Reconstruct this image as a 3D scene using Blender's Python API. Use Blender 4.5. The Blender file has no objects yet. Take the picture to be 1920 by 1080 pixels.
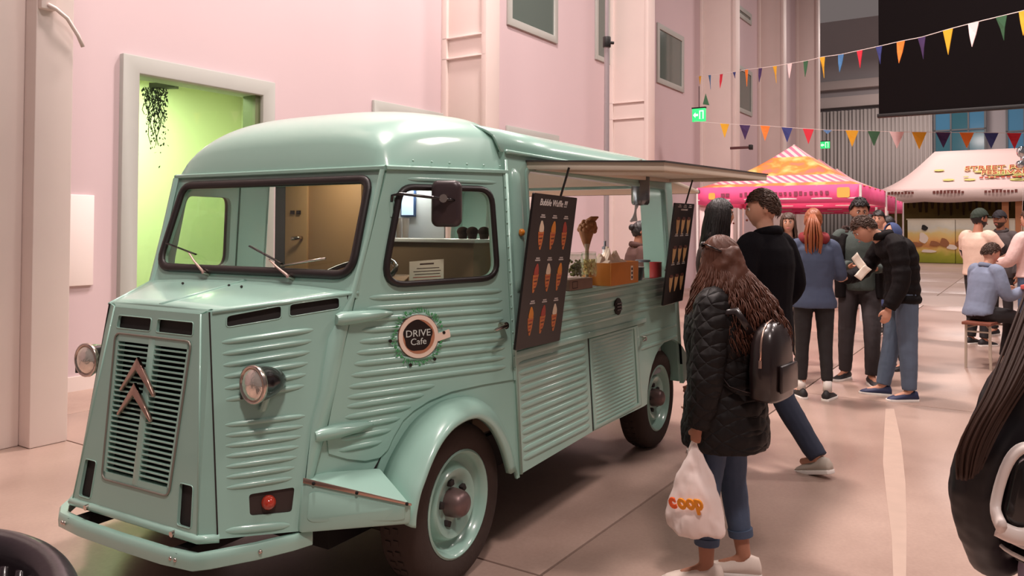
import bpy, bmesh, math, random
from mathutils import Vector, Matrix, noise
from mathutils.geometry import delaunay_2d_cdt
random.seed(7)
R = math.radians
scene = bpy.context.scene
COL = scene.collection

# ------------------------------------------------------------------ camera
FPX, CYPX, CAM_H, PITCH, ROLL = 1479.8, 399.25, 1.484, R(1.14), R(-0.284)
cam_data = bpy.data.cameras.new('camera')
cam_data.sensor_width = 36.0
cam_data.lens = FPX / 1920 * 36.0
cam_data.shift_y = -(540 - CYPX) / 1920
cam_data.clip_start = 0.05
cam_data.clip_end = 200
cam = bpy.data.objects.new('camera', cam_data)
COL.objects.link(cam)
cam.matrix_world = Matrix.Translation((0, 0, CAM_H)) @ Matrix.Rotation(R(90) + PITCH, 4, 'X') @ Matrix.Rotation(-ROLL, 4, 'Z')
scene.camera = cam

# ------------------------------------------------------------------ world, lights, exposure
world = bpy.data.worlds.new('hall_light')
scene.world = world
world.use_nodes = True
world.node_tree.nodes['Background'].inputs[0].default_value = (1.0, 0.83, 0.80, 1)
world.node_tree.nodes['Background'].inputs[1].default_value = 0.17
def area(name, loc, target, size, power, col, sy=None):
    d = bpy.data.lights.new(name, 'AREA'); d.energy = power; d.color = col
    d.shape = 'RECTANGLE'; d.size = size; d.size_y = sy or size
    o = bpy.data.objects.new(name, d); COL.objects.link(o); o.location = loc
    o.rotation_euler = (Vector(target) - Vector(loc)).to_track_quat('-Z', 'Y').to_euler()
    return o
for nm, xy, z, size, pw in (('over', (-1.3, 4.0), 9.5, 0.9, 580), ('front', (0.9, -2.2), 9.5, 1.0, 560), ('middle', (0.9, 8.6), 10.5, 1.0, 1150), ('right', (6.5, 3.0), 10.5, 1.5, 330), ('hall', (9.0, 10.0), 11.0, 1.6, 950), ('deep', (15.0, 19.0), 11.5, 2.0, 900), ('far', (19.0, 31.0), 11.5, 3.0, 800), ('end', (19.5, 38.0), 11.5, 3.0, 800)):
    area('ceiling_lamp_' + nm, (xy[0], xy[1], z), (xy[0], xy[1] + 0.01, 0), size, pw, (1.0, 0.85, 0.80))  # front and end are added fill, for the van and the back wall
scene.view_settings.view_transform = 'Standard'
scene.view_settings.look = 'None'
scene.view_settings.exposure = -0.12
scene.view_settings.gamma = 1.0
scene.view_settings.use_curve_mapping = False

# ------------------------------------------------------------------ helpers
def lin(c):
    c = c / 255.0
    return c / 12.92 if c <= 0.04045 else ((c + 0.055) / 1.055) ** 2.4
def rgb(r, g, b): return (lin(r), lin(g), lin(b), 1)
MATS = {}
def mat(name, col, rough=0.6, metal=0.0, coat=0.0, var=0.0, vscale=6.0, bump=0.0, bscale=60.0, emit=None, estr=0.0, trans=0.0, alpha=1.0, sheen=0.0, spec=0.5):
    if name in MATS: return MATS[name]
    m = bpy.data.materials.new(name); m.use_nodes = True
    nt = m.node_tree; b = nt.nodes['Principled BSDF']
    b.inputs['Base Color'].default_value = col
    b.inputs['Roughness'].default_value = rough
    b.inputs['Metallic'].default_value = metal
    b.inputs['Coat Weight'].default_value = coat
    b.inputs['Coat Roughness'].default_value = 0.08
    b.inputs['Sheen Weight'].default_value = sheen
    b.inputs['Specular IOR Level'].default_value = spec
    b.inputs['Transmission Weight'].default_value = trans
    b.inputs['Alpha'].default_value = alpha
    if emit:
        b.inputs['Emission Color'].default_value = emit
        b.inputs['Emission Strength'].default_value = estr
    if var or bump:
        tc = nt.nodes.new('ShaderNodeTexCoord')
    if var:
        n = nt.nodes.new('ShaderNodeTexNoise'); n.inputs['Scale'].default_value = vscale; n.inputs['Detail'].default_value = 5
        nt.links.new(tc.outputs['Object'], n.inputs['Vector'])
        mx = nt.nodes.new('ShaderNodeMix'); mx.data_type = 'RGBA'
        mx.inputs[6].default_value = tuple(max(0, x * (1 - var)) for x in col[:3]) + (1,)
        mx.inputs[7].default_value = tuple(min(1, x * (1 + var)) for x in col[:3]) + (1,)
        nt.links.new(n.outputs['Fac'], mx.inputs[0]); nt.links.new(mx.outputs[2], b.inputs['Base Color'])
    if bump:
        n2 = nt.nodes.new('ShaderNodeTexNoise'); n2.inputs['Scale'].default_value = bscale; n2.inputs['Detail'].default_value = 4
        nt.links.new(tc.outputs['Object'], n2.inputs['Vector'])
        bp = nt.nodes.new('ShaderNodeBump'); bp.inputs['Strength'].default_value = bump; bp.inputs['Distance'].default_value = 0.01
        nt.links.new(n2.outputs['Fac'], bp.inputs['Height']); nt.links.new(bp.outputs[0], b.inputs['Normal'])
    MATS[name] = m
    return m
def glass_mat(name, tint, gloss=0.12, rough=0.02):
    """a thin pane: mostly clear, some mirror reflection"""
    if name in MATS: return MATS[name]
    m = bpy.data.materials.new(name); m.use_nodes = True; nt = m.node_tree
    nt.nodes.remove(nt.nodes['Principled BSDF'])
    out = nt.nodes['Material Output']
    t = nt.nodes.new('ShaderNodeBsdfTransparent'); t.inputs[0].default_value = tint
    g = nt.nodes.new('ShaderNodeBsdfGlossy'); g.inputs['Roughness'].default_value = rough
    fr = nt.nodes.new('ShaderNodeLayerWeight'); fr.inputs[0].default_value = 0.5
    pw = nt.nodes.new('ShaderNodeMath'); pw.operation = 'POWER'; pw.inputs[1].default_value = 4.0
    ad = nt.nodes.new('ShaderNodeMath'); ad.operation = 'MULTIPLY_ADD'; ad.inputs[1].default_value = 0.5; ad.inputs[2].default_value = gloss
    nt.links.new(fr.outputs['Facing'], pw.inputs[0])
    mx = nt.nodes.new('ShaderNodeMixShader')
    nt.links.new(pw.outputs[0], ad.inputs[0]); nt.links.new(ad.outputs[0], mx.inputs[0])
    nt.links.new(t.outputs[0], mx.inputs[1]); nt.links.new(g.outputs[0], mx.inputs[2]); nt.links.new(mx.outputs[0], out.inputs[0])
    MATS[name] = m
    return m

def tag(o, label=None, cat=None, group=None, kind=None):
    if label: o['label'] = label
    if cat: o['category'] = cat
    if group: o['group'] = group
    if kind: o['kind'] = kind
    return o
def empty(name, loc=(0, 0, 0), rz=0.0, label=None, cat=None, group=None):
    o = bpy.data.objects.new(name, None); o.empty_display_size = 0.1
    COL.objects.link(o); o.location = loc; o.rotation_euler = (0, 0, rz)
    return tag(o, label, cat, group)
def copy_tree(o, parent=None):
    c = o.copy(); COL.objects.link(c); c.parent = parent
    for ch in o.children: copy_tree(ch, c)
    return c

class G:
    """collects geometry; build() links it as one mesh object"""
    def __init__(s): s.V = []; s.F = []
    def add(s, V, F, M=None):
        o = len(s.V)
        s.V += [tuple(M @ Vector(v)) if M else tuple(v) for v in V]
        s.F += [tuple(i + o for i in f) for f in F]
        return s
    def box(s, x0, x1, y0, y1, z0, z1, M=None):
        V = [(x0, y0, z0), (x1, y0, z0), (x1, y1, z0), (x0, y1, z0), (x0, y0, z1), (x1, y0, z1), (x1, y1, z1), (x0, y1, z1)]
        return s.add(V, [(3, 2, 1, 0), (4, 5, 6, 7), (0, 1, 5, 4), (1, 2, 6, 5), (2, 3, 7, 6), (3, 0, 4, 7)], M)
    def hexa(s, P):
        return s.add(P, [(3, 2, 1, 0), (4, 5, 6, 7), (0, 1, 5, 4), (1, 2, 6, 5), (2, 3, 7, 6), (3, 0, 4, 7)])
    def loft(s, rings, caps=True, closed=True, M=None):
        n = len(rings[0]); V = [v for r in rings for v in r]; F = []
        for i in range(len(rings) - 1):
            for j in range(n if closed else n - 1):
                k = (j + 1) % n
                F.append((i * n + j, i * n + k, (i + 1) * n + k, (i + 1) * n + j))
        if caps and closed:
            F.append(tuple(range(n - 1, -1, -1))); b = (len(rings) - 1) * n
            F.append(tuple(range(b, b + n)))
        return s.add(V, F, M)
    def tube(s, path, r, n=8, caps=True, up=None, M=None, close=False):
        P = [Vector(p) for p in path]; m = len(P); rings = []
        t = (P[1] - P[0]).normalized()
        u = Vector(up) if up else (Vector((0, 0, 1)) if abs(t.z) < 0.9 else Vector((0, 1, 0)))
        a = (u - t * u.dot(t)).normalized()
        for i in range(m):
            if close: t2 = (P[(i + 1) % m] - P[i - 1]).normalized()
            else: t2 = (P[min(i + 1, m - 1)] - P[max(i - 1, 0)]).normalized()
            a = a - t2 * a.dot(t2)
            a = a.normalized() if a.length > 1e-6 else t2.orthogonal().normalized()
            b = t2.cross(a)
            q = r[i] if isinstance(r, list) else r
            ra, rb = q if isinstance(q, (list, tuple)) else (q, q)
            rings.append([P[i] + a * (ra * math.cos(2 * math.pi * j / n)) + b * (rb * math.sin(2 * math.pi * j / n)) for j in range(n)])
        if close: rings.append(rings[0]); caps = False
        return s.loft(rings, caps, True, M)
    def lathe(s, prof, n=24, M=None):
        rings = [[(r * math.cos(2 * math.pi * j / n), r * math.sin(2 * math.pi * j / n), h) for j in range(n)] for r, h in prof]
        return s.loft(rings, False, True, M)
    def ball(s, c, r, n=12, m=8, M=None):
        rx, ry, rz = r if isinstance(r, (list, tuple)) else (r, r, r)
        rings = []
        for i in range(m + 1):
            th = math.pi * (i + 0.02 if i == 0 else (i - 0.02 if i == m else i)) / m
            rings.append([(c[0] + rx * math.sin(th) * math.cos(2 * math.pi * j / n), c[1] + ry * math.sin(th) * math.sin(2 * math.pi * j / n), c[2] - rz * math.cos(th)) for j in range(n)])
        return s.loft(rings, True, True, M)
    def prism(s, pts, d0, d1, fn):
        """2-D outline pts, extruded between offsets d0..d1; fn(p, d) -> 3-D point"""
        n = len(pts)
        V = [fn(p, d0) for p in pts] + [fn(p, d1) for p in pts]
        F = [tuple(range(n - 1, -1, -1)), tuple(range(n, 2 * n))] + [(i, (i + 1) % n, n + (i + 1) % n, n + i) for i in range(n)]
        return s.add(V, F)
    def ring(s, outer, inner, d0, d1, fn):
        """a frame between two outlines of equal count"""
        n = len(outer)
        V = [fn(p, d0) for p in outer] + [fn(p, d0) for p in inner] + [fn(p, d1) for p in outer] + [fn(p, d1) for p in inner]
        F = []
        for i in range(n):
            k = (i + 1) % n
            F += [(i, k, n + k, n + i), (2 * n + i, 3 * n + i, 3 * n + k, 2 * n + k), (i, 2 * n + i, 2 * n + k, k), (n + i, n + k, 3 * n + k, 3 * n + i)]
        return s.add(V, F)
    def sheet(s, outline, holes, fn, d=0.0, thick=0.012):
        """a plate with holes: outline and holes are 2-D lists"""
        pts = []; loops = []
        for lp in [outline] + list(holes):
            o = len(pts); pts += [Vector(p) for p in lp]; loops.append(list(range(o, o + len(lp))))
        edges = [(l[i], l[(i + 1) % len(l)]) for l in loops for i in range(len(l))]
        vo, eo, fo, _, _, _ = delaunay_2d_cdt(pts, edges, [], 1, 1e-6)
        def inside(p, poly):
            c = False; n = len(poly)
            for i in range(n):
                a, b = poly[i], poly[i - 1]
                if (a[1] > p[1]) != (b[1] > p[1]) and p[0] < (b[0] - a[0]) * (p[1] - a[1]) / (b[1] - a[1]) + a[0]: c = not c
            return c
        keep = []
        for f in fo:
            cx = sum(vo[i][0] for i in f) / len(f); cy = sum(vo[i][1] for i in f) / len(f)
            if inside((cx, cy), outline) and not any(inside((cx, cy), h) for h in holes): keep.append(tuple(f))
        n = len(vo)
        V = [fn(p, d) for p in vo] + [fn(p, d - thick) for p in vo]
        F = list(keep) + [tuple(i + n for i in reversed(f)) for f in keep]
        cnt = {}
        for f in keep:
            for i in range(len(f)):
                e = (f[i], f[(i + 1) % len(f)]); cnt[e] = cnt.get(e, 0) + 1
        for (a, b) in list(cnt):
            if (b, a) not in cnt: F.append((b, a, a + n, b + n))
        return s.add(V, F)
    def build(s, name, m, parent=None, smooth=False, bevel=0.0, loc=None, rot=None, autos=None, segs=2):
        me = bpy.data.meshes.new(name); me.from_pydata(s.V, [], s.F)
        bm = bmesh.new(); bm.from_mesh(me)
        bmesh.ops.remove_doubles(bm, verts=bm.verts, dist=1e-6)
        bmesh.ops.recalc_face_normals(bm, faces=bm.faces)
        if bevel:
            ed = [e for e in bm.edges if len(e.link_faces) == 2 and e.calc_face_angle(0) > R(32)]
            bmesh.ops.bevel(bm, geom=ed, offset=bevel, segments=segs, affect='EDGES', profile=0.5, clamp_overlap=True)
        if smooth or autos or bevel:
            ang = R(autos or (180 if smooth else 40))
            for f in bm.faces: f.smooth = True
            for e in bm.edges: e.smooth = len(e.link_faces) != 2 or e.calc_face_angle(0) < ang
        bm.to_mesh(me); bm.free()
        return link(name, me, m, parent, loc, rot)
def link(name, me, m, parent=None, loc=None, rot=None):
    o = bpy.data.objects.new(name, me); COL.objects.link(o)
    if m is not None and not len(me.materials): me.materials.append(m)
    if parent: o.parent = parent
    if loc: o.location = loc
    if rot: o.rotation_euler = rot
    return o
def rrect(x0, x1, y0, y1, r, n=5):
    P = []
    for cx, cy, a in ((x1 - r, y0 + r, -90), (x1 - r, y1 - r, 0), (x0 + r, y1 - r, 90), (x0 + r, y0 + r, 180)):
        for i in range(n + 1):
            t = R(a + 90 * i / n); P.append((cx + r * math.cos(t), cy + r * math.sin(t)))
    return P
def rpoly(pts, r, n=5):
    """polygon with rounded corners"""
    out = []; m = len(pts)
    rs = r if isinstance(r, (list, tuple)) else [r] * m
    for i in range(m):
        p = Vector(pts[i]); a = Vector(pts[i - 1]); b = Vector(pts[(i + 1) % m])
        u = (a - p).normalized(); v = (b - p).normalized(); q = min(rs[i], (a - p).length * 0.49, (b - p).length * 0.49)
        A = p + u * q; B = p + v * q
        for k in range(n + 1):
            t = k / n; out.append(tuple(A * (1 - t) ** 2 + p * (2 * t * (1 - t)) + B * t * t))
    return out
def inset(pts, d):
    """move a convex outline towards its middle by about d"""
    n = len(pts); out = []
    A = sum(pts[i - 1][0] * pts[i][1] - pts[i][0] * pts[i - 1][1] for i in range(n)); sg = 1 if A > 0 else -1
    for i in range(n):
        a = Vector(pts[i - 1]); b = Vector(pts[(i + 1) % n]); t = (b - a)
        if t.length < 1e-9: out.append(tuple(pts[i])); continue
        t.normalize(); out.append((pts[i][0] - t.y * d * sg, pts[i][1] + t.x * d * sg))
    return out
def text_obj(name, body, m, parent, M, size, shear=0.0, thick=0.0015, align='CENTER', sx=1.0, bold=0.0):
    """raised print: lettering turned into a mesh, laid with matrix M (x right, y up, z out)"""
    cu = bpy.data.curves.new(name, 'FONT'); cu.body = body; cu.size = size; cu.shear = shear
    cu.align_x = align; cu.align_y = 'CENTER'; cu.extrude = thick; cu.resolution_u = 3; cu.offset = bold
    t = bpy.data.objects.new(name, cu); COL.objects.link(t)
    bpy.context.view_layer.update()
    me = bpy.data.meshes.new_from_object(t.evaluated_get(bpy.context.evaluated_depsgraph_get()))
    bpy.data.objects.remove(t); bpy.data.curves.remove(cu)
    me.transform(M @ Matrix.Diagonal((sx, 1, 1, 1)))
    me.materials.clear()
    return link(name, me, m, parent)
def frame(o, x, y):
    """matrix from an origin and two directions"""
    x = Vector(x).normalized(); y = Vector(y); y = (y - x * y.dot(x)).normalized(); z = x.cross(y)
    return Matrix(((x.x, y.x, z.x, o[0]), (x.y, y.y, z.y, o[1]), (x.z, y.z, z.z, o[2]), (0, 0, 0, 1)))
def ray(u, v):
    x = (u - 960) / FPX; z = (CYPX - v) / FPX; c, s = math.cos(ROLL), math.sin(ROLL)
    x, z = x * c - z * s, x * s + z * c
    return Vector((x, math.cos(PITCH) - z * math.sin(PITCH), math.sin(PITCH) + z * math.cos(PITCH)))
def at(u, v, Y):
    """the point of the hall at distance Y seen at a place of the photograph"""
    r = ray(u, v); return Vector((0, 0, CAM_H)) + r * (Y / r.y)
def ground(u, v, z=0.0):
    r = ray(u, v); return Vector((0, 0, CAM_H)) + r * ((z - CAM_H) / r.z)
# ------------------------------------------------------------------ the hall
HA = R(56.8)                                     # direction of the long wall
H0 = Vector((-3.067, 5.492, 0))
HM = Matrix.Translation(H0) @ Matrix.Rotation(HA, 4, 'Z')   # local x along the wall, y into it
HMI = HM.inverted()
def wall_hit(u, v, y):
    """hall-local point at a place of the photograph on the plane y"""
    o = HMI @ Vector((0, 0, CAM_H)); e = (HMI @ (Vector((0, 0, CAM_H)) + ray(u, v))) - o
    return o + e * ((y - o.y) / e.y)
def hbuild(g, name, m, kind='structure', parent=None, **k):
    o = g.build(name, m, parent, **k)
    if not parent:
        o.matrix_world = HM
        if kind: o['kind'] = kind
    return o
WALL = mat('wall_paint_pink_lit', rgb(202, 181, 184), 0.75, var=0.03, vscale=0.8)  # white walls; some of the hall's pink light is put into this colour
WALL_W = mat('column_paint', rgb(222, 206, 200), 0.55, var=0.05, vscale=2.0)
FRAME = mat('window_frame_paint', rgb(172, 174, 168), 0.6, var=0.03)
WGLASS = mat('dark_window_glass', rgb(92, 104, 98), 0.08, spec=0.6)
CONC = mat('grey_concrete', rgb(176, 170, 172), 0.8, var=0.06, vscale=0.6)
YW = 1.64
# floor: polished concrete with saw cuts, built as slabs
def floor_material():
    m = bpy.data.materials.new('polished_concrete'); m.use_nodes = True; nt = m.node_tree; b = nt.nodes['Principled BSDF']
    tc = nt.nodes.new('ShaderNodeTexCoord')
    n1 = nt.nodes.new('ShaderNodeTexNoise'); n1.inputs['Scale'].default_value = 0.9; n1.inputs['Detail'].default_value = 8; n1.inputs['Roughness'].default_value = 0.62
    n2 = nt.nodes.new('ShaderNodeTexNoise'); n2.inputs['Scale'].default_value = 55; n2.inputs['Detail'].default_value = 3
    r1 = nt.nodes.new('ShaderNodeValToRGB'); r1.color_ramp.elements[0].position = 0.3; r1.color_ramp.elements[1].position = 0.72
    r1.color_ramp.elements[0].color = rgb(158, 132, 120); r1.color_ramp.elements[1].color = rgb(186, 160, 147)
    mx = nt.nodes.new('ShaderNodeMix'); mx.data_type = 'RGBA'; mx.blend_type = 'MULTIPLY'; mx.inputs[0].default_value = 0.22
    nt.links.new(tc.outputs['Object'], n1.inputs['Vector']); nt.links.new(tc.outputs['Object'], n2.inputs['Vector'])
    nt.links.new(n1.outputs['Fac'], r1.inputs[0]); nt.links.new(r1.outputs[0], mx.inputs[6]); nt.links.new(n2.outputs['Fac'], mx.inputs[7])
    nt.links.new(mx.outputs[2], b.inputs['Base Color'])
    rr = nt.nodes.new('ShaderNodeMapRange'); rr.inputs[3].default_value = 0.26; rr.inputs[4].default_value = 0.42
    nt.links.new(n1.outputs['Fac'], rr.inputs[0]); nt.links.new(rr.outputs[0], b.inputs['Roughness'])
    b.inputs['Specular IOR Level'].default_value = 0.4
    return m
FLOOR = floor_material()
g = G().box(-14, 42, -32, 22, -0.30, -0.012)
fl = hbuild(g, 'floor', mat('floor_joint', rgb(74, 62, 56), 0.9))
# joint lines seen beside the van decide the slab grid (hall-local)
ja = HMI @ ground(905, 1047); jb = HMI @ ground(1270, 898)
SX, SY = 4.6, 4.6
x0 = ja.x; y0 = jb.y
slab0 = G().box(0.006, SX - 0.006, 0.006, SY - 0.006, -0.2, 0.0).build('slab', FLOOR, fl, bevel=0.004)
slab0.location = (x0, y0, 0)
for i in range(-3, 9):
    for j in range(-7, 3):
        if (i, j) == (0, 0): continue
        px, py = x0 + i * SX, y0 + j * SY
        if px < -9 or px > 38 or py + SY > 9: continue
        c = slab0.copy(); COL.objects.link(c); c.parent = fl; c.location = (px, py, 0)
# worn white floor marking, and a painted band of light in the same colour
WM = mat('worn_paint_and_light_band', rgb(178, 154, 140), 0.45, var=0.12, vscale=9)
pts = [ground(*p) for p in [(1664, 760), (1680, 760), (1694, 820), (1703, 900), (1706, 980), (1706, 1090), (1682, 1090), (1678, 1000), (1668, 930), (1660, 860), (1662, 800)]]
G().prism([(p.x, p.y) for p in pts], 0.0005, 0.0018, lambda p, d: (p[0], p[1], d)).build('trim_1', WM)['kind'] = 'structure'
pts = [ground(*p) for p in [(1600, 544), (1835, 548), (1835, 566), (1760, 566), (1600, 560)]]
G().prism([(p.x, p.y) for p in pts], 0.0005, 0.0018, lambda p, d: (p[0], p[1], d)).build('trim_2', WM)['kind'] = 'structure'  # bright light from the far door, painted on the floor as a flat band

# left wall: bay with the glazed door, then plain bays
dl = wall_hit(222, 108, YW); dr = wall_hit(508, 158, YW)
DX0, DX1, DZ = dl.x, dr.x, 3.13
g = G()
g.box(-9, DX0 + 0.1, YW, YW + 0.25, 0, 12); g.box(DX1 - 0.1, 30.5, YW, YW + 0.25, 0, 12); g.box(DX0 + 0.1, DX1 - 0.1, YW, YW + 0.25, DZ - 0.1, 12)
wl = hbuild(g, 'wall_left', WALL)
hbuild(G().box(-9, DX0, YW - 0.02, YW, 0.0, 0.13), 'baseboard_left', WALL_W)
dfr = G()
T = 0.17
dfr.ring([(DX0, 0), (DX1, 0), (DX1, DZ), (DX0, DZ)], [(DX0 + T, 0.12), (DX1 - T, 0.12), (DX1 - T, DZ - T), (DX0 + T, DZ - T)], YW - 0.06, YW + 0.26, lambda p, d: (p[0], d, p[1]))
door = hbuild(dfr, 'door_1', FRAME, bevel=0.01)
G().box(DX0 + T, DX1 - T, YW + 0.03, YW + 0.04, 0.12, DZ - T).build('pane', glass_mat('door_glass', (0.93, 1.0, 0.90, 1), 0.03), door)
G().box(DX1 - T - 0.07, DX1 - T, YW - 0.01, YW + 0.2, 0.12, DZ - T).build('jamb', mat('olive_jamb', rgb(96, 106, 72), 0.6), door)
# the green lit room behind the glass
GR = mat('green_room_paint', rgb(216, 222, 190), 0.8)
g = G(); a0, a1, b1, h = DX0 - 1.2, DX1 + 1.6, YW + 2.6, 3.5
g.box(a0, a1, b1, b1 + 0.1, 0, h); g.box(a0 - 0.1, a0, YW + 0.25, b1, 0, h); g.box(a1, a1 + 0.1, YW + 0.25, b1, 0, h)
g.box(a0, a1, YW + 0.25, b1, h, h + 0.1); g.box(a0, a1, YW + 0.25, b1, -0.02, 0.0)
hbuild(g, 'wall_green_room', GR)
gl = area('green_room_lamp', (0, 0, 0), (0, 0, -1), 1.2, 170, (0.90, 1.0, 0.68))
gl.matrix_world = HM @ Matrix.Translation(((a0 + a1) / 2, YW + 1.5, h - 0.1))
# hanging plant inside the door
hp = empty('hanging_plant', HM @ Vector((0, 0, 0)), 0, 'dark trailing plant hanging at the top of the green glass door', 'plant')
p = wall_hit(290, 172, YW + 0.5); hp.location = HM @ p
g = G()
for k in range(17):
    x, y = random.uniform(-0.1, 0.1), random.uniform(-0.06, 0.06); L = random.uniform(0.2, 0.62)
    P = [(x + 0.02 * math.sin(i * 1.3 + k), y + 0.02 * math.cos(i + k), -L * i / 6) for i in range(7)]
    g.tube(P, 0.004, 4)
g.build('stem', mat('plant_stem', rgb(60, 66, 40), 0.7), hp)
g = G()
for k in range(420):
    zz = -abs(random.gauss(0, 0.27)); s = 0.12 * (1 + zz * 0.5)
    x, y = random.uniform(-s, s) + 0.05 * -zz, random.uniform(-0.07, 0.07); r = random.uniform(0.012, 0.024)
    M = Matrix.Translation((x, y, zz)) @ Matrix.Rotation(random.uniform(0, 6), 4, 'Z') @ Matrix.Rotation(random.uniform(0, 2), 4, 'X')
    g.add([(0, -r, 0), (r * .6, 0, .004), (0, r, 0), (-r * .6, 0, .004)], [(0, 1, 2, 3)], M)
tag(g.build('foliage', mat('plant_leaf', rgb(34, 44, 26), 0.6), hp), kind='stuff')
G().box(-0.05, 0.22, -0.05, 0.05, 0.0, 0.05).build('shelf', mat('dark_shelf', rgb(60, 64, 48), 0.6), hp)
# white panel on the wall by the door
a = wall_hit(137, 373, YW); b = wall_hit(173, 542, YW)
pn = tag(hbuild(G().box(a.x - 0.3, b.x, YW - 0.03, YW, b.z, a.z), 'wall_panel', mat('white_panel', rgb(238, 226, 222), 0.5), kind=None, bevel=0.006), 'blank white rectangular panel on the wall left of the glass door', 'wall panel')

# columns (steel, boxed) down the wall; each with its little brackets
def column(px_l, px_r, n, zs=()):
    A = wall_hit(px_l, 400, YW); ux = A.x
    # depth of the front corner at this station
    lo, hi = 0.0, YW
    for _ in range(40):
        m = (lo + hi) / 2; w = HM @ Vector((ux, m, 2))
        d = w - Vector((0, 0, CAM_H)); u = 960 + FPX * d.x / d.y
        if u > px_r: lo = m
        else: hi = m
    yc = (lo + hi) / 2
    g = G(); w = 0.34
    g.box(ux, ux + w, yc, yc + 0.09, 0, 12); g.box(ux + 0.05, ux + w - 0.05, yc + 0.09, YW, 0, 12); g.box(ux, ux + w, YW - 0.1, YW, 0, 12)
    c = tag(hbuild(g, 'column', WALL_W, kind=None, bevel=0.008), None, None); c['kind'] = 'structure'; c.name = 'trim_%d' % (n + 10)
    for z in zs:
        G().box(ux - 0.0, ux + 0.06, yc + 0.02, YW - 0.02, z, z + 0.02).build('stiffener_plate', WALL_W, c, bevel=0.003)
    return ux, yc
COLS = [column(825, 910, 1, (3.95, 4.25)), column(1140, 1215, 2, (3.72, 4.05)), column(1312, 1380, 3), column(1420, 1470, 4), column(1492, 1535, 5)]
# the near pier at the left edge of the picture
PX0 = wall_hit(60, 700, 0.0).x
g = G(); g.box(PX0, 0.0, 0.0, 0.62, 0, 12)
pier = hbuild(g, 'trim_16', WALL_W, bevel=0.012)
G().box(-2.2, PX0, 0.14, 0.7, 0, 12).build('web', WALL_W, pier, bevel=0.01)
cv = G(); q = wall_hit(100, 40, -0.03)
G().box(q.x - 0.1, q.x - 0.0, -0.05, 0.0, 2.95, 4.2).build('cable_duct', WALL_W, pier, bevel=0.006)
P0 = Vector((q.x - 0.06, -0.05, 2.98))
cv.tube([P0, P0 + Vector((0.04, -0.02, -0.02)), P0 + Vector((0.12, -0.02, -0.07)), P0 + Vector((0.2, -0.01, -0.17)), P0 + Vector((0.24, 0.0, -0.24))], 0.014, 8)
cv.build('cable', WALL_W, pier, smooth=True)

# wall windows
WN = [0]
def wall_window(p0, p1, zt, fr=0.13):
    """frame's outer left and right bottom corners in the photograph, top height"""
    a = wall_hit(p0[0], p0[1], YW); b = wall_hit(p1[0], p1[1], YW); zb = (a.z + b.z) / 2
    WN[0] += 1
    g = G().ring([(a.x, zb), (b.x, zb), (b.x, zt), (a.x, zt)], [(a.x + fr, zb + fr), (b.x - fr, zb + fr), (b.x - fr, zt - fr), (a.x + fr, zt - fr)], YW - 0.04, YW, lambda p, d: (p[0], d, p[1]))
    w = hbuild(g, 'window_%d' % WN[0], FRAME, bevel=0.008)
    G().box(a.x + fr, b.x - fr, YW - 0.015, YW - 0.005, zb + fr, zt - fr).build('pane', WGLASS, w)
wall_window((946, 42), (1040, 86), 6.6)
wall_window((1112, 108), (1140, 122), 6.6, 0.1)
wall_window((1228, 150), (1278, 173), 6.3)
wall_window((1376, 28), (1404, 40), 8.2)
wall_window((1376, 203), (1407, 214), 6.4)
# door and hatch heads that show just above the van
a = wall_hit(695, 190, YW); b = wall_hit(825, 212, YW)
g = G().ring([(a.x, 0), (b.x + 0.5, 0), (b.x + 0.5, a.z), (a.x, a.z)], [(a.x + .16, .1), (b.x + .34, .1), (b.x + .34, a.z - .17), (a.x + .16, a.z - .17)], YW - 0.05, YW, lambda p, d: (p[0], d, p[1]))
d2 = hbuild(g, 'door_2', FRAME, bevel=0.008)
G().box(a.x + .16, b.x + .34, YW - 0.02, YW - 0.005, .1, a.z - .17).build('pane', mat('olive_glass', rgb(120, 124, 78), 0.15), d2)
a = wall_hit(946, 235, YW); b = wall_hit(1044, 253, YW)
g = G().ring([(a.x, 0), (b.x, 0), (b.x, a.z), (a.x, a.z)], [(a.x + .14, .1), (b.x - .14, .1), (b.x - .14, a.z - .15), (a.x + .14, a.z - .15)], YW - 0.04, YW, lambda p, d: (p[0], d, p[1]))
d3 = hbuild(g, 'door_3', FRAME, bevel=0.008)
G().box(a.x + .14, b.x - .14, YW - 0.02, YW - 0.005, .1, a.z - .15).build('leaf', WALL_W, d3)

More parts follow.
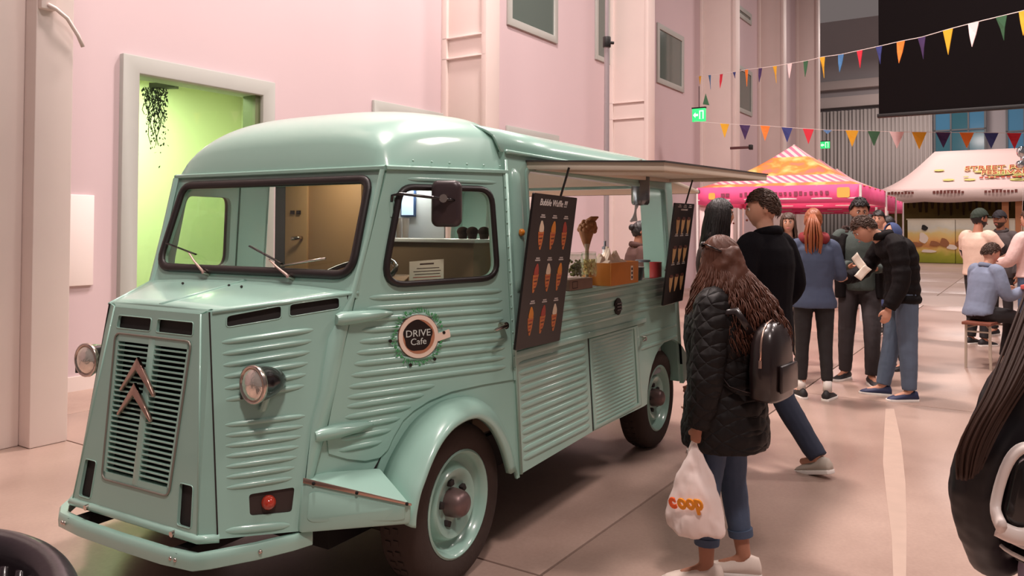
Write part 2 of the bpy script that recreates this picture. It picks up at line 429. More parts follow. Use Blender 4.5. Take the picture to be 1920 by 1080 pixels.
# far end of the hall: pier, concrete wall, beams, high windows
XB = 47.0
bk = hbuild(G().box(XB, XB + 0.4, -30, 16, 0, 14), 'wall_back', CONC)
def back_hit(u, v, x=XB):
    o = HMI @ Vector((0, 0, CAM_H)); e = (HMI @ (Vector((0, 0, CAM_H)) + ray(u, v))) - o
    return o + e * ((x - o.x) / e.x)
hbuild(G().box(30.1, 30.5, YW, 16, 0, 14), 'wall_side', CONC)
for i, (v0, v1) in enumerate(((146, 162), (176, 196))):
    a = back_hit(1590, v0); b = back_hit(1590, v1)
    hbuild(G().box(XB - 0.5, XB, -30, 16, b.z, a.z), 'trim_%d' % (i + 3), mat('pale_beam', rgb(196, 184, 180), 0.7), bevel=0.02)
for i, (u0, u1) in enumerate(((1750, 1848), (1884, 1990))):
    a = back_hit(u0, 200); b = back_hit(u1, 200); zt = a.z + 0.3; zb = back_hit(u0, 290).z
    y0_, y1_ = min(a.y, b.y), max(a.y, b.y)
    WN[0] += 1
    g = G().ring([(y0_, zb), (y1_, zb), (y1_, zt), (y0_, zt)], [(y0_ + .1, zb + .1), (y1_ - .1, zb + .1), (y1_ - .1, zt - .1), (y0_ + .1, zt - .1)], XB - 0.55, XB - 0.35, lambda p, d: (d, p[0], p[1]))
    w = hbuild(g, 'window_%d' % WN[0], mat('grey_steel', rgb(96, 98, 100), 0.5))
    nx, nz = 3, 2
    for ii in range(1, nx): G().box(XB - 0.55, XB - 0.4, y0_ + (y1_ - y0_) * ii / nx - .04, y0_ + (y1_ - y0_) * ii / nx + .04, zb, zt).build('mullion', MATS['grey_steel'], w)
    G().box(XB - 0.55, XB - 0.4, y0_, y1_, (zb + zt) / 2 - .04, (zb + zt) / 2 + .04).build('transom', MATS['grey_steel'], w)
    for ii in range(nx):
        for kk in range(nz):
            G().box(XB - 0.46, XB - 0.44, y0_ + (y1_ - y0_) * ii / nx, y0_ + (y1_ - y0_) * (ii + 1) / nx, zb + (zt - zb) * kk / nz, zb + (zt - zb) * (kk + 1) / nz).build('pane', mat('dusk_blue_glass' if (i or kk) and ii != 1 else 'dusk_teal_glass', rgb(70, 120, 150) if (i or kk) and ii != 1 else rgb(48, 90, 92), 0.1, emit=rgb(90, 150, 190), estr=0.12), w)
# pleated curtain under the beams
cg = G(); a = back_hit(1536, 200, XB - 0.7); b = back_hit(1746, 200, XB - 0.7); zt = back_hit(1640, 197, XB - 0.7).z
N = 260; rows = []
for z in (0.05, zt * 0.5, zt):
    rows.append([(XB - 0.75 + 0.10 * math.sin(j * 1.05) + 0.06 * math.sin(j * 0.37 + z), a.y + 3.0 + (b.y - a.y - 3.0) * j / N, z) for j in range(N + 1)])
cg.loft(rows, False, False)
cu = hbuild(cg, 'curtain', mat('grey_curtain', rgb(176, 168, 164), 0.9), kind=None, smooth=True)
tag(cu, 'tall pleated grey curtain covering the back wall under the beams', 'curtain')
sm = cu.modifiers.new('thick', 'SOLIDIFY'); sm.thickness = 0.02
# big black screen hanging at the upper right
YS = 15.0
a = at(1643, -60, YS); b = at(1646, 207, YS)
scr = empty('hanging_screen', (0, 0, 0), 0, 'large black screen hanging under the roof at the upper right', 'screen')
dirx = Vector((math.sin(HA), -math.cos(HA), 0))
scr.location = (b.x, b.y, b.z)
ang = math.atan2(dirx.y, dirx.x); scr.rotation_euler = (0, 0, ang)
G().box(0, 6.0, 0, 0.06, 0, 3.4).build('screen_cloth', mat('black_screen', rgb(20, 16, 17), 0.95, spec=.08), scr)
G().box(-0.03, 6.0, -0.03, 0.09, -0.07, 0.0).build('bottom_bar', mat('black_bar', rgb(14, 12, 13), 0.5), scr, bevel=0.01)
# exit signs
def exit_sign(u, v, Y, w, h, label):
    c = at(u, v, Y); o = empty('exit_sign', c, ang, label, 'exit sign')
    em = mat('exit_green', rgb(40, 200, 110), 0.5, emit=rgb(60, 235, 130), estr=0.9)
    G().box(-w / 2, w / 2, 0, 0.06, -h / 2, h / 2).build('housing', em, o, bevel=0.006)
    G().box(-w / 2 - .01, w / 2 + .01, -0.005, 0.065, h / 2, h / 2 + 0.03).build('top_rail', mat('black_bar', rgb(14, 12, 13)), o)
    wm = mat('exit_white', rgb(240, 255, 245), 0.5, emit=rgb(225, 255, 235), estr=0.9)
    g = G(); s = w
    f = lambda p, d: (p[0] * s, -d, p[1] * s)
    g.ring([(.05, -.3), (.38, -.3), (.38, .32), (.05, .32)], [(.12, -.3), (.31, -.3), (.31, .25), (.12, .25)], 0.0, 0.004, f)
    g.prism([(-.42, .0), (-.24, .2), (-.24, .08), (-.05, .08), (-.05, -.08), (-.24, -.08), (-.24, -.2)], 0.0, 0.004, f)
    g.build('pictogram', wm, o)
    G().tube([(0, 0.03, h / 2), (0, 0.03, h / 2 + 0.5)], 0.008, 6).build('hanger', mat('black_bar', rgb(14, 12, 13)), o)
exit_sign(1308, 212, 17.5, 0.30, 0.29, 'green lit exit sign on the column above the truck awning')
exit_sign(1545, 266, 34.0, 0.40, 0.30, 'small far green exit sign in front of the grey curtain')
# lighting stand behind the van
b = at(1137, 400, 9.8)
ls = empty('lighting_stand', (b.x, b.y, 0), 0, 'tall thin grey pole stand rising behind the truck roof', 'stand')
SM = mat('stand_steel', rgb(160, 148, 152), 0.45, 0.2); BK = mat('black_rubber', rgb(20, 18, 19), 0.5)
zc = at(1137, 78, 9.8).z
G().tube([(0, 0, 0.75), (0, 0, zc)], 0.033, 12).build('lower_pole', SM, ls, smooth=True, autos=60)
G().tube([(0, 0, zc), (0, 0, zc + 2.6)], 0.024, 12).build('upper_pole', SM, ls, smooth=True, autos=60)
G().tube([(0, 0, zc - 0.06), (0, 0, zc + 0.07)], 0.05, 12).tube([(0, 0, zc), (0.09, 0.02, zc)], 0.02, 8).build('clamp', BK, ls, bevel=0.004)
for k in range(3):
    t = R(120 * k + 40); G().tube([(0, 0, 0.85), (0.7 * math.cos(t), 0.7 * math.sin(t), 0.02)], 0.018, 8).build('leg', SM, ls)
# a small camera arm on the far pier
b = at(1395, 272, 19.0)
sc = empty('wall_bracket', b, ang, 'small dark bracket arm sticking out of the far wall', 'bracket')
G().box(-0.36, 0.16, 0, 0.06, -0.03, 0.03).build('arm', mat('dark_red', rgb(90, 50, 52), 0.5), sc, bevel=0.006)
G().box(0.10, 0.18, -0.03, 0.09, -0.06, 0.06).build('head', BK, sc, bevel=0.01)
# ------------------------------------------------------------------ the food truck (local: x outwards to the serving side, y to the rear, z up)
VX, VY, VYAW, VW, VK = -0.135, 3.273, R(30.28), 1.952, 0.064
VC = -VW / 2
VM = Matrix.Translation((VX, VY, 0)) @ Matrix.Rotation(-VYAW, 4, 'Z'); VMI = VM.inverted()
van = empty('food_truck', (VX, VY, 0), -VYAW, 'mint green vintage corrugated food truck with open serving hatch', 'food truck')
def vhit(u, v, axis, val):
    o = VMI @ Vector((0, 0, CAM_H)); e = (VMI @ (Vector((0, 0, CAM_H)) + ray(u, v))) - o
    return o + e * ((val - o[axis]) / e[axis])
PAINT = mat('mint_paint', rgb(156, 194, 181), 0.30, coat=0.5, var=0.035, vscale=3.0)
RUB = mat('black_seal', rgb(34, 26, 26), 0.45)
SLOT = mat('vent_dark', rgb(42, 35, 33), 0.8)
CHROME = mat('worn_chrome', rgb(205, 190, 180), 0.22, 1.0)
COPPER = mat('copper_trim', rgb(190, 158, 144), 0.3, 0.85)
DARKIN = mat('underbody', rgb(26, 22, 21), 0.9)
CREAM = mat('cream_lining', rgb(214, 200, 182), 0.7)
WOODP = mat('plywood_partition', rgb(172, 134, 96), 0.6, var=0.10, vscale=4)
GLASS = glass_mat('cab_glass', (0.90, 0.93, 0.90, 1), 0.02)
BLK = mat('gloss_black', rgb(24, 19, 20), 0.2, coat=0.5)
def mirx(a): return -VW - a
# the cab's side plane
_A, _B, _C = Vector((-.32, -.238, 1.724)), Vector((-.086, .349, 1.75)), Vector((-.03, .349, .9))
CN = (_B - _A).cross(_C - _A).normalized()
if CN.x < 0: CN = -CN
def cab_a(b, z): return _A.x - (CN.y * (b - _A.y) + CN.z * (z - _A.z)) / CN.x
def cabfn(s):
    def f(p, d):
        a = cab_a(p[0], p[1]); q = Vector((a, p[0], p[1])) + CN * d
        return (q.x if s > 0 else mirx(q.x), q.y, q.z)
    return f
SN = Vector((1, 0, VK)).normalized()
def side_a(z): return -(z - .4) * VK
def sidefn(s):
    def f(p, d):
        q = Vector((side_a(p[1]), p[0], p[1])) + SN * d
        return (q.x if s > 0 else mirx(q.x), q.y, q.z)
    return f
def rib(g, p0, p1, w, h, fn, n=9, taper=0.05):
    """a pressed ridge between two points of a panel, its ends running out"""
    p0, p1 = Vector(p0), Vector(p1); L = (p1 - p0).length; t = (p1 - p0) / L; nn = Vector((-t.y, t.x))
    rings = []; S = [0, taper * .35, taper, L - taper, L - taper * .35, L]
    H = [0.02, .6, 1, 1, .6, 0.02]; Wd = [.35, .8, 1, 1, .8, .35]
    for s_, hh, ww in zip(S, H, Wd):
        rings.append([fn(p0 + t * s_ + nn * (w * ww * math.cos(math.pi * k / 6)), h * hh * math.sin(math.pi * k / 6) - (0.001 if k in (0, 6) else 0)) for k in range(7)])
    g.loft(rings, False, False)

# --- cab doors, each side
# where the front wing meets the cab side (y, z) and where its lip runs
ATT = [(-.300, .40), (-.300, .46), (-.267, .536), (-.225, .602), (-.163, .676), (-.101, .721), (-.026, .753), (.045, .763), (.114, .758), (.178, .730), (.241, .667), (.289, .565), (.316, .478), (.337, .373)]
LIPC = [(-.425, .385), (-.420, .432), (-.397, .499), (-.364, .549), (-.32, .607), (-.261, .663), (-.189, .702), (-.113, .720), (-.035, .723), (.039, .708), (.132, .654), (.198, .585), (.252, .507), (.303, .400)]
FR = [(-.214, 1.738), (-.37, 1.21), (-.45, .93), (-.505, .70), (-.535, .64)]     # front edge line
cut = [(.335, .803), (.18, .800), (.026, .79), (-.08, .765), (-.15, .735), (-.196, .703), (-.24, .645), (-.265, .60), (-.30, .573), (-.36, .572), (-.43, .592), (-.50, .625)]
win = rpoly([(-.262, 1.250), (.278, 1.262), (.268, 1.662), (-.165, 1.655)], [.10, .08, .07, .06], 6)
def cab_side(s):
    fn = cabfn(s)
    door = [(.335, 1.742)] + cut + list(reversed(FR[:-1]))
    g = G().sheet(list(reversed(door)), [list(reversed(inset(win, .012)))], fn, 0.0, 0.02)
    # ridges: long below the window, short where the arch cuts in
    for k in range(9):
        z = 1.205 - k * .0425
        fb = FR[1][0] + (FR[2][0] - FR[1][0]) * (1.21 - z) / .28
        rib(g, (fb + .055, z), (.30, z), .011, .009, fn)
    for z, e in ((.79, -.10), (.75, -.16), (.71, -.21), (.67, -.25), (.63, -.29)):
        fb = -.45 - (.93 - z) * .24; rib(g, (fb + .06, z), (e, z + .004), .011, .009, fn)
    for z in (.825,): rib(g, (-.42, z), (-.05, z), .011, .009, fn)
    rib(g, (-.13, 1.690), (.30, 1.693), .009, .006, fn)
    d = g.build('cab_door', PAINT, van, autos=35)
    # window seal, pane
    sp = [Vector(fn(p, .006)) for p in win]
    G().tube(sp, (.013, .016), 8, close=True).build('window_seal', RUB, d, smooth=True)
    G().sheet(inset(win, .006), [], fn, -.004, .004).build('window_pane', GLASS, d)
    # rear hinge strip with rivets and the sliding track
    G().sheet([(.337, .80), (.349, .80), (.349, 1.74), (.337, 1.74)], [], fn, .004, .012).build('door_edge_strip', PAINT, d)
    g = G()
    for k in range(16):
        g.ball(fn((.343, .85 + k * .055), .005), .005, 6, 4)
    g.build('rivets', PAINT, d, smooth=True)['kind'] = 'stuff'
    # external hinges
    for (b0, z0) in ((-.455, 1.128), (-.555, .700)):
        g = G(); f = lambda b, z, o: Vector(fn((b, z), o))
        rings = []
        for t, hh, oo in ((0, .020, .028), (.02, .028, .036), (.10, .027, .042), (.17, .022, .036), (.22, .010, .018), (.235, .003, .006)):
            c = f(b0 + t, z0 + t * .05, 0); zz = Vector((0, 0, 1)); nn = CN if s > 0 else Vector((-CN.x, CN.y, CN.z))
            rings.append([c + zz * (hh * math.cos(2 * math.pi * k / 10)) + nn * (oo * max(-.15, math.sin(2 * math.pi * k / 10))) for k in range(10)])
        g.loft(rings).build('hinge', PAINT, d, smooth=True, autos=50)
    # handle
    c = Vector(fn((.285, 1.050), .012))
    nn = CN if s > 0 else Vector((-CN.x, CN.y, CN.z))
    g = G().tube([c - nn * .012, c + nn * .03], .016, 10).tube([c + nn * .026, c + nn * .03 + Vector((0, -.05, -.004)), c + nn * .028 + Vector((0, -.095, -.010))], [.011, .009, .006], 8)
    g.build('door_handle', CHROME, d, smooth=True, autos=50)
    # lower quarter panel round the wheel
    low = [(-.628, .37), (-.31, .37)] + [(y + (.004 if y < 0 else -.004), z - .012) for y, z in ATT] + [(.349, .365), (.349, .83), (-.478, .83), (-.505, .70)]
    G().sheet(list(reversed(low)), [], fn, -.007, .014).build('quarter_panel', PAINT, van)
    return d
door_n = cab_side(1); door_f = cab_side(-1)

# --- front wings, skirts, copper strips
def path2(P, n):
    P = [Vector(p) for p in P]; out = []
    for i in range(len(P) - 1):
        p0 = P[max(i - 1, 0)]; p1 = P[i]; p2 = P[i + 1]; p3 = P[min(i + 2, len(P) - 1)]
        for k in range(n):
            t = k / n; out.append(.5 * ((2 * p1) + (p2 - p0) * t + (2 * p0 - 5 * p1 + 4 * p2 - p3) * t * t + (3 * p1 - p0 - 3 * p2 + p3) * t ** 3))
    out.append(P[-1]); return out
def wing(s):
    mx = (lambda v: v) if s > 0 else (lambda v: (mirx(v[0]), v[1], v[2]))
    rings = []; A_ = path2(ATT, 3); L_ = path2(LIPC, 3); cc = Vector((-.03, .335))
    for (ya, za), (yl, zl) in zip(A_, L_):
        p = Vector((cab_a(ya, za) - .012, ya, za)); q = Vector((-.005, yl, zl)); r_ = Vector((0, yl - cc.x, zl - cc.y)).normalized()
        row = []
        for t, h in ((0, 0), (.2, .012), (.45, .022), (.7, .022), (.86, .014), (.95, .004), (1.0, -.012)):
            row.append(p * (1 - t) + q * t + r_ * h)
        row += [q + r_ * -.020 + Vector((-.004, 0, 0)), q + r_ * -.018 + Vector((-.03, 0, 0))]
        rings.append([mx(x) for x in row])
    g = G(); g.loft(rings, False, False)
    o = g.build('front_wing', PAINT, van, smooth=True)
    md = o.modifiers.new('thick', 'SOLIDIFY'); md.thickness = .006
    # skirt ahead of the wheel
    F, Rr, RB, FB = Vector((-.372, -.612, .555)), Vector((-.010, -.432, .476)), Vector((-.020, -.418, .395)), Vector((-.350, -.652, .372))
    off = Vector((-.09, .08, 0))
    g = G(); inn = [Vector((-.45, -.58, .555)), Vector((-.22, -.36, .56)), Vector((-.22, -.33, .38)), Vector((-.45, -.60, .372))]
    g.hexa([mx(v) for v in (FB, RB, inn[2], inn[3], F, Rr, inn[1], inn[0])])
    sk = g.build('skirt', PAINT, van, bevel=.012)
    # pressed field on the skirt
    n_ = (Rr - F).cross(FB - F).normalized()
    if n_.x < 0: n_ = -n_
    fnq = lambda p, d: mx(((F * (1 - p[0]) + Rr * p[0]) * (1 - p[1]) + (FB * (1 - p[0]) + RB * p[0]) * p[1]) + n_ * d)
    G().prism(rrect(.06, .94, .18, .80, .10), -.004, .005, fnq).build('skirt_pressing', PAINT, sk, bevel=.004)
    G().prism([(.0, -.03), (1.0, -.03), (1.0, .09), (0, .07)], -.003, .007, fnq).build('trim_strip', COPPER, sk, bevel=.002)
    for x in (.10, .5, .96): G().ball(fnq((x, .03), .008), .007, 6, 4).build('screw', DARKIN, sk)
wing(1); wing(-1)

# --- windscreen
_h0, _h1, _h2 = Vector((-.666, -.79, 1.172)), Vector((-.540, -.85, .38)), Vector((-.345, -.40, 1.15))
HNx = (_h1 - _h0).cross(_h2 - _h0).normalized()
WS = .3216
def wfn(p, d):
    b = -.234 + (p[1] - 1.67) * WS; n = Vector((0, -1, WS)).normalized()
    return (p[0], b + n.y * d, p[1] + n.z * d)
hw = lambda z: .642 + (1.72 - z) * .012
wo = [(VC - .655, 1.728), (VC - .640, 1.21), (VC + .640, 1.21), (VC + .655, 1.728)]
wh = rpoly([(VC - .604, 1.292), (VC + .604, 1.292), (VC + .588, 1.684), (VC - .588, 1.684)], [.085, .085, .055, .055], 6)
o = G().sheet(wo, [inset(wh, .010)], wfn, 0, .02).build('windscreen_frame', PAINT, van, autos=35)
G().tube([Vector(wfn(p, .008)) for p in wh], (.013, .020), 8, close=True).build('windscreen_seal', RUB, o, smooth=True)
G().sheet(inset(wh, .006), [], wfn, -.002, .004).build('windscreen_pane', GLASS, o)
# corner pillars joining windscreen and door
for s in (1, -1):
    P = []; Q = []
    for (b, z), hbk in zip(((-.222, 1.725), (-.29, 1.47), (-.368, 1.215), (-.41, 1.06), (-.46, .86), (-.492, .745), (-.62, .372)), (None, None, None, -.474, -.522, -.560, -.634)):
        a = cab_a(b, z); P.append(((a - .004) if s > 0 else mirx(a - .004), b - .004, z))
        if hbk is None: q = (a - .022, b - .014, z)
        else: q = (None, hbk, z)
        Q.append(q)
    rings = []
    for p, q in zip(P, Q):
        if q[0] is None:
            q = (-.666 - (HNx[1] * (q[1] + .79) + HNx[2] * (q[2] - 1.172)) / HNx[0], q[1], q[2])
        q = Vector(q if s > 0 else (mirx(q[0]), q[1], q[2])); p = Vector(p); m = (p + q) / 2; o_ = Vector((.012 * s, -.012, 0))
        rings.append([p + o_ * -.4, p + o_ * .55, m + o_, q + o_ * .55, q - o_ * .4])
    g = G(); g.loft(rings, False, False); g.build('corner_pillar', PAINT, van, smooth=True)
# gutter lip over the windscreen and along the doors
def gut(P, n='rain_gutter'): G().tube(P, (.012, .014), 6).build(n, PAINT, van, smooth=True, autos=60)
gut([(VC - .66, -.222, 1.732), (VC + .66, -.222, 1.732)])
for s in (1, -1):
    m_ = (lambda a: a) if s > 0 else mirx
    gut([(m_(-.314), -.225, 1.732), (m_(-.20), .07, 1.738), (m_(-.082), .362, 1.745)])
# --- cab roof
def roof_section(b, zb, zt, hwd, n=28, ex=3.4):
    out = []
    for k in range(n + 1):
        s = -1 + 2 * k / n
        s2 = math.copysign(abs(s) ** .72, s)
        out.append((VC + hwd * s2, b, zb + (zt - zb) * (1 - abs(s2) ** ex) ** (1 / 2.4)))
    return out
rings = []
for i in range(19):
    t = i / 18
    b = -.215 + .595 * t ** 1.25
    wd = .645 + (.892 - .645) * (b + .215) / .595
    f = (1 - (1 - min(1, t * 1.02)) ** 2.3) ** .5
    rings.append(roof_section(b, 1.738 + .010 * t, 1.742 + (2.052 - 1.742) * f, wd))
rings.append(roof_section(.386, 1.748, 2.048, .890)); rings.append(roof_section(.386, 1.74, 2.022, .87))
g = G(); g.loft(rings, False, False)
roof = g.build('cab_roof', PAINT, van, smooth=True, autos=50)
g = G()
for k in range(6):
    b = -.10 + k * .085; g.ball((cab_a(b, 1.765) - .002, b, 1.768), .006, 6, 4); g.ball((mirx(cab_a(b, 1.765) - .002), b, 1.768), .006, 6, 4)
g.ball((VC, -.185, 1.800), .007, 6, 4)
g.build('roof_rivets', PAINT, roof, smooth=True)['kind'] = 'stuff'

# --- bonnet
hb0, hn0 = .378, -.79
g = G(); rows = []
for i in range(7):
    t = i / 6; b = -.360 + (hn0 + .360) * t; w = .640 + (.310 - .640) * t; z = 1.232 + (1.172 - 1.232) * t
    rows.append([(VC + w * s, b, z + .022 * (1 - abs(s) ** 2.5) * (1 - t * .6)) for s in [k / 8 for k in range(-8, 9)]])
g.loft(rows, False, False)
bon = g.build('bonnet', PAINT, van, smooth=True)
md = bon.modifiers.new('thick', 'SOLIDIFY'); md.thickness = .012
G().tube([(VC, -.36, 1.254), (VC, -.78, 1.182)], (.006, .012), 6).build('bonnet_ridge', PAINT, bon, smooth=True)
for s in (1, -1):
    G().tube([(VC + s * .642, -.36, 1.228), (VC + s * .312, -.79, 1.168)], .008, 6).build('bonnet_edge', PAINT, bon, smooth=True)
for (a, b) in ((VC + .02, -.47), (VC + .12, -.49), (VC - .24, -.5)): G().ball((a, b, 1.238), .006, 6, 4).build('bonnet_bolt', SLOT, bon)
# bonnet sides with slots, ridges, lamp
HS = [Vector((-.666, -.79, 1.172)), Vector((-.540, -.85, .38)), Vector((-.345, -.40, 1.15))]
HN = (HS[1] - HS[0]).cross(HS[2] - HS[0]).normalized()
if HN.x < 0: HN = -HN
def hood_a(b, z): return HS[0].x - (HN.y * (b - HS[0].y) + HN.z * (z - HS[0].z)) / HN.x
def hoodfn(s):
    def f(p, d):
        q = Vector((hood_a(p[0], p[1]), p[0], p[1])) + HN * d
        return (q.x if s > 0 else mirx(q.x), q.y, q.z)
    return f
def hood_side(s):
    fn = hoodfn(s)
    ol = [(-.795, 1.170), (-.852, .382), (-.634, .374), (-.560, .745), (-.522, .857), (-.474, 1.053), (-.383, 1.225)]
    h1 = rpoly([(-.757, 1.112), (-.602, 1.138), (-.596, 1.186), (-.752, 1.154)], .012, 4)
    h2 = rpoly([(-.578, 1.148), (-.418, 1.178), (-.412, 1.225), (-.572, 1.194)], .012, 4)
    h2 = rpoly([(-.578, 1.143), (-.428, 1.168), (-.424, 1.212), (-.572, 1.190)], .012, 4)
    lp = rpoly([(-.762, .447), (-.650, .443), (-.632, .528), (-.757, .520)], .010, 3)
    o = G().sheet(ol, [h1, h2, lp], fn, 0, .012)
    for k in range(6):
        z = 1.070 - k * .041
        rib(o, (-.775 - k * .002, z - .012), (-.515 - k * .010, z + .022), .011, .010, fn)
    for k in range(7):
        z = .775 - k * .036
        rib(o, (-.795 - k * .003, z - .010), (-.575 - k * .010, z + .002), .010, .009, fn)
    rib(o, (-.83, .405), (-.66, .400), .014, .010, fn)
    o = o.build('bonnet_side', PAINT, van, autos=35)
    for h in (h1, h2):
        G().sheet(inset(h, -.008), [], fn, -.016, .004).build('vent_mesh', SLOT, o)
        G().tube([Vector(fn(p, .001)) for p in h], .0025, 5, close=True).build('vent_rim', PAINT, o, smooth=True)
    # indicator panel
    G().sheet(inset(lp, -.004), [], fn, -.010, .004).build('indicator_plate', mat('brown_plate', rgb(66, 54, 50), 0.4, 0.3), o)
    c = Vector(fn((-.708, .485), .0)); nn = HN if s > 0 else Vector((-HN.x, HN.y, HN.z))
    M = frame(c, Vector((0, 1, 0)), Vector((0, 0, 1))); 
    xx = nn.orthogonal().normalized(); M = frame(c - nn * .008, xx, nn.cross(xx))
    G().lathe([(.026, 0), (.026, .012), (.024, .020), (.017, .032), (.007, .038), (.001, .039)], 16, M).build('indicator_lens', mat('red_lens', rgb(190, 60, 42), 0.15, coat=0.6), o, smooth=True, autos=50)
    # corner bead to the nose panel
    G().tube([Vector(fn((-.797, 1.170), -.001)), Vector(fn((-.853, .382), -.001))], .0032, 6).build('corner_bead', SLOT, o)
hood_side(1); hood_side(-1)
def headlamp(s):
    L = Vector((-.470, -.763, .918)); m = (lambda v: v) if s > 0 else (lambda v: Vector((mirx(v[0]), v[1], v[2])))
    L = m(L); ax = Vector((-.07 * s, -1, .0)).normalized(); r = .064
    M = frame(L, Vector((0, 0, 1)).cross(ax).normalized(), ax.cross(Vector((0, 0, 1)).cross(ax).normalized()))
    # M's z axis = ax (forwards)
    sh = G().lathe([(.002, -.140), (.018, -.132), (.038, -.110), (.054, -.075), (.063, -.035), (r, 0), (r + .002, .004)], 24, M).build('headlamp_shell', BLK, van, smooth=True)
    G().lathe([(r + .004, -.008), (r + .008, 0), (r + .007, .010), (r - .002, .012), (r - .004, .004)], 24, M).build('headlamp_rim', CHROME, sh, smooth=True)
    G().lathe([(r - .003, .002), (r * .85, .012), (r * .6, .020), (r * .3, .025), (.001, .027)], 24, M).build('headlamp_lens', mat('lamp_glass', rgb(236, 226, 214), 0.06, 0.75, coat=0.6, bump=0.25, bscale=55), sh, smooth=True)
    G().box(-.005, .005, -.06, .01, r - .004, r + .006, M=frame(L, ax, Vector((0, 0, 1)))).build('lamp_fin', BLK, sh)
    bs = L - ax * .07 + Vector((-.01 * s, 0, -.05))
    G().tube([bs, bs + Vector((-.02 * s, .0, -.05)), bs + Vector((-.115 * s, .03, -.085))], [.012, .014, .02], 8).build('lamp_bracket', PAINT, sh, smooth=True, autos=40)
headlamp(1); headlamp(-1)

# --- nose panel with grille
ns = (.895 - .80) / (1.17 - .38)
def nfn(p, d):
    b = -.80 - (1.17 - p[1]) * ns; n = Vector((0, -1, ns)).normalized()
    return (p[0], b + n.y * d, p[1] + n.z * d)
def nw(z): return .262 + (1.165 - z) * (.378 - .262) / (1.165 - .38)
gz0, gz1 = .500, 1.058
gw = lambda z: .203 + (z - gz0) * 0.0 + (.238 - .210) * (z - gz0) / (gz1 - gz0)
no = [(VC - nw(1.160), 1.160), (VC - nw(.38), .383), (VC + nw(.38), .383), (VC + nw(1.160), 1.160)]
gr = rpoly([(VC - gw(gz0), gz0), (VC + gw(gz0), gz0), (VC + gw(gz1), gz1), (VC - gw(gz1), gz1)], .03, 5)
slots = []
for s in (1, -1):
    slots.append(rpoly([(VC + s * .018, 1.078), (VC + s * .232, 1.078), (VC + s * .228, 1.128), (VC + s * .018, 1.128)][::s], .010, 3))
    slots.append(rpoly([(VC + s * .262, .412), (VC + s * .340, .412), (VC + s * .326, .556), (VC + s * .252, .556)][::s], .012, 3))
nose = G().sheet(no, [gr] + slots, nfn, 0, .012).build('nose_panel', PAINT, van, autos=35)
for sl in slots:
    G().sheet(inset(sl, -.006), [], nfn, -.016, .004).build('vent_mesh', SLOT, nose)
    G().tube([Vector(nfn(p, .001)) for p in sl], .0022, 5, close=True).build('vent_rim', PAINT, nose, smooth=True)
# chamfers, top roll, bottom lip
for s in (1, -1):
    top = Vector((VC + s * nw(1.160), -.801, 1.160)); bot = Vector((VC + s * nw(.38), -.894, .383))
    t2 = Vector((VC + s * .308, -.792, 1.172)); b2 = Vector((VC + s * .434, -.852, .381))
    q = Vector((0, .012, 0))
    G().hexa([bot, b2, b2 + q, bot + q, top, t2, t2 + q, top + q]).build('nose_chamfer', PAINT, nose)
    G().tube([top, bot], .004, 6).build('nose_edge', PAINT, nose, smooth=True)
G().hexa([(VC - .258, -.802, 1.158), (VC + .258, -.802, 1.158), (VC + .258, -.782, 1.158), (VC - .258, -.782, 1.158), (VC - .300, -.783, 1.182), (VC + .300, -.783, 1.182), (VC + .300, -.770, 1.176), (VC - .300, -.770, 1.176)]).build('nose_top', PAINT, nose, bevel=.004)
G().tube([(VC - .434, -.846, .383), (VC - .385, -.892, .383), (VC + .385, -.892, .383), (VC + .434, -.846, .383)], (.016, .016), 8).build('nose_lip', PAINT, nose, smooth=True)
for s in (1, -1): G().tube([(VC + s * .26, -.895, .386), (VC + s * .26, -.915, .384)], .011, 8).build('lip_bolt', CHROME, nose, smooth=True, autos=50)
grl = G().sheet(inset(gr, -.01), [], nfn, -.05, .004).build('grille', mat('grille_black', rgb(10, 9, 9), 0.9), van)
GRIM = mat('grille_rim', rgb(140, 135, 125), 0.35, 0.4)
G().tube([Vector(nfn(p, .003)) for p in gr], .0045, 6, close=True).build('grille_rim', GRIM, grl, smooth=True)
G().prism([(VC - .018, gz0), (VC + .018, gz0), (VC + .020, gz1), (VC - .020, gz1)], -.03, .002, nfn).build('grille_bar', PAINT, grl, bevel=.004)
for s in (1, -1):
    G().prism([(VC + s * (gw(gz0) - .018), gz0), (VC + s * gw(gz0), gz0), (VC + s * gw(gz1), gz1), (VC + s * (gw(gz1) - .02), gz1)][::s], -.03, .001, nfn).build('grille_bar', PAINT, grl)
for z0_, z1_ in ((gz0, gz0 + .028), (gz1 - .03, gz1)):
    G().prism([(VC - gw(z0_) + .004, z0_), (VC + gw(z0_) - .004, z0_), (VC + gw(z1_) - .004, z1_), (VC - gw(z1_) + .004, z1_)], -.03, .001, nfn).build('grille_bar', PAINT, grl)
NS = 25
for k in range(NS):
    z = gz0 + .034 + (gz1 - gz0 - .07) * (k + .5) / NS
    for s in (1, -1):
        a0, a1 = VC + s * .016, VC + s * (gw(z) - .014)
        pr = [(-.020, .001), (-.020, .004), (-.004, .0055), (.0005, .003), (.0, -.0015), (-.006, -.002)]
        g = G(); g.loft([[nfn((a, z + dz), d) for d, dz in pr] for a in (a0, a1)])
        g.build('slat', PAINT, grl)
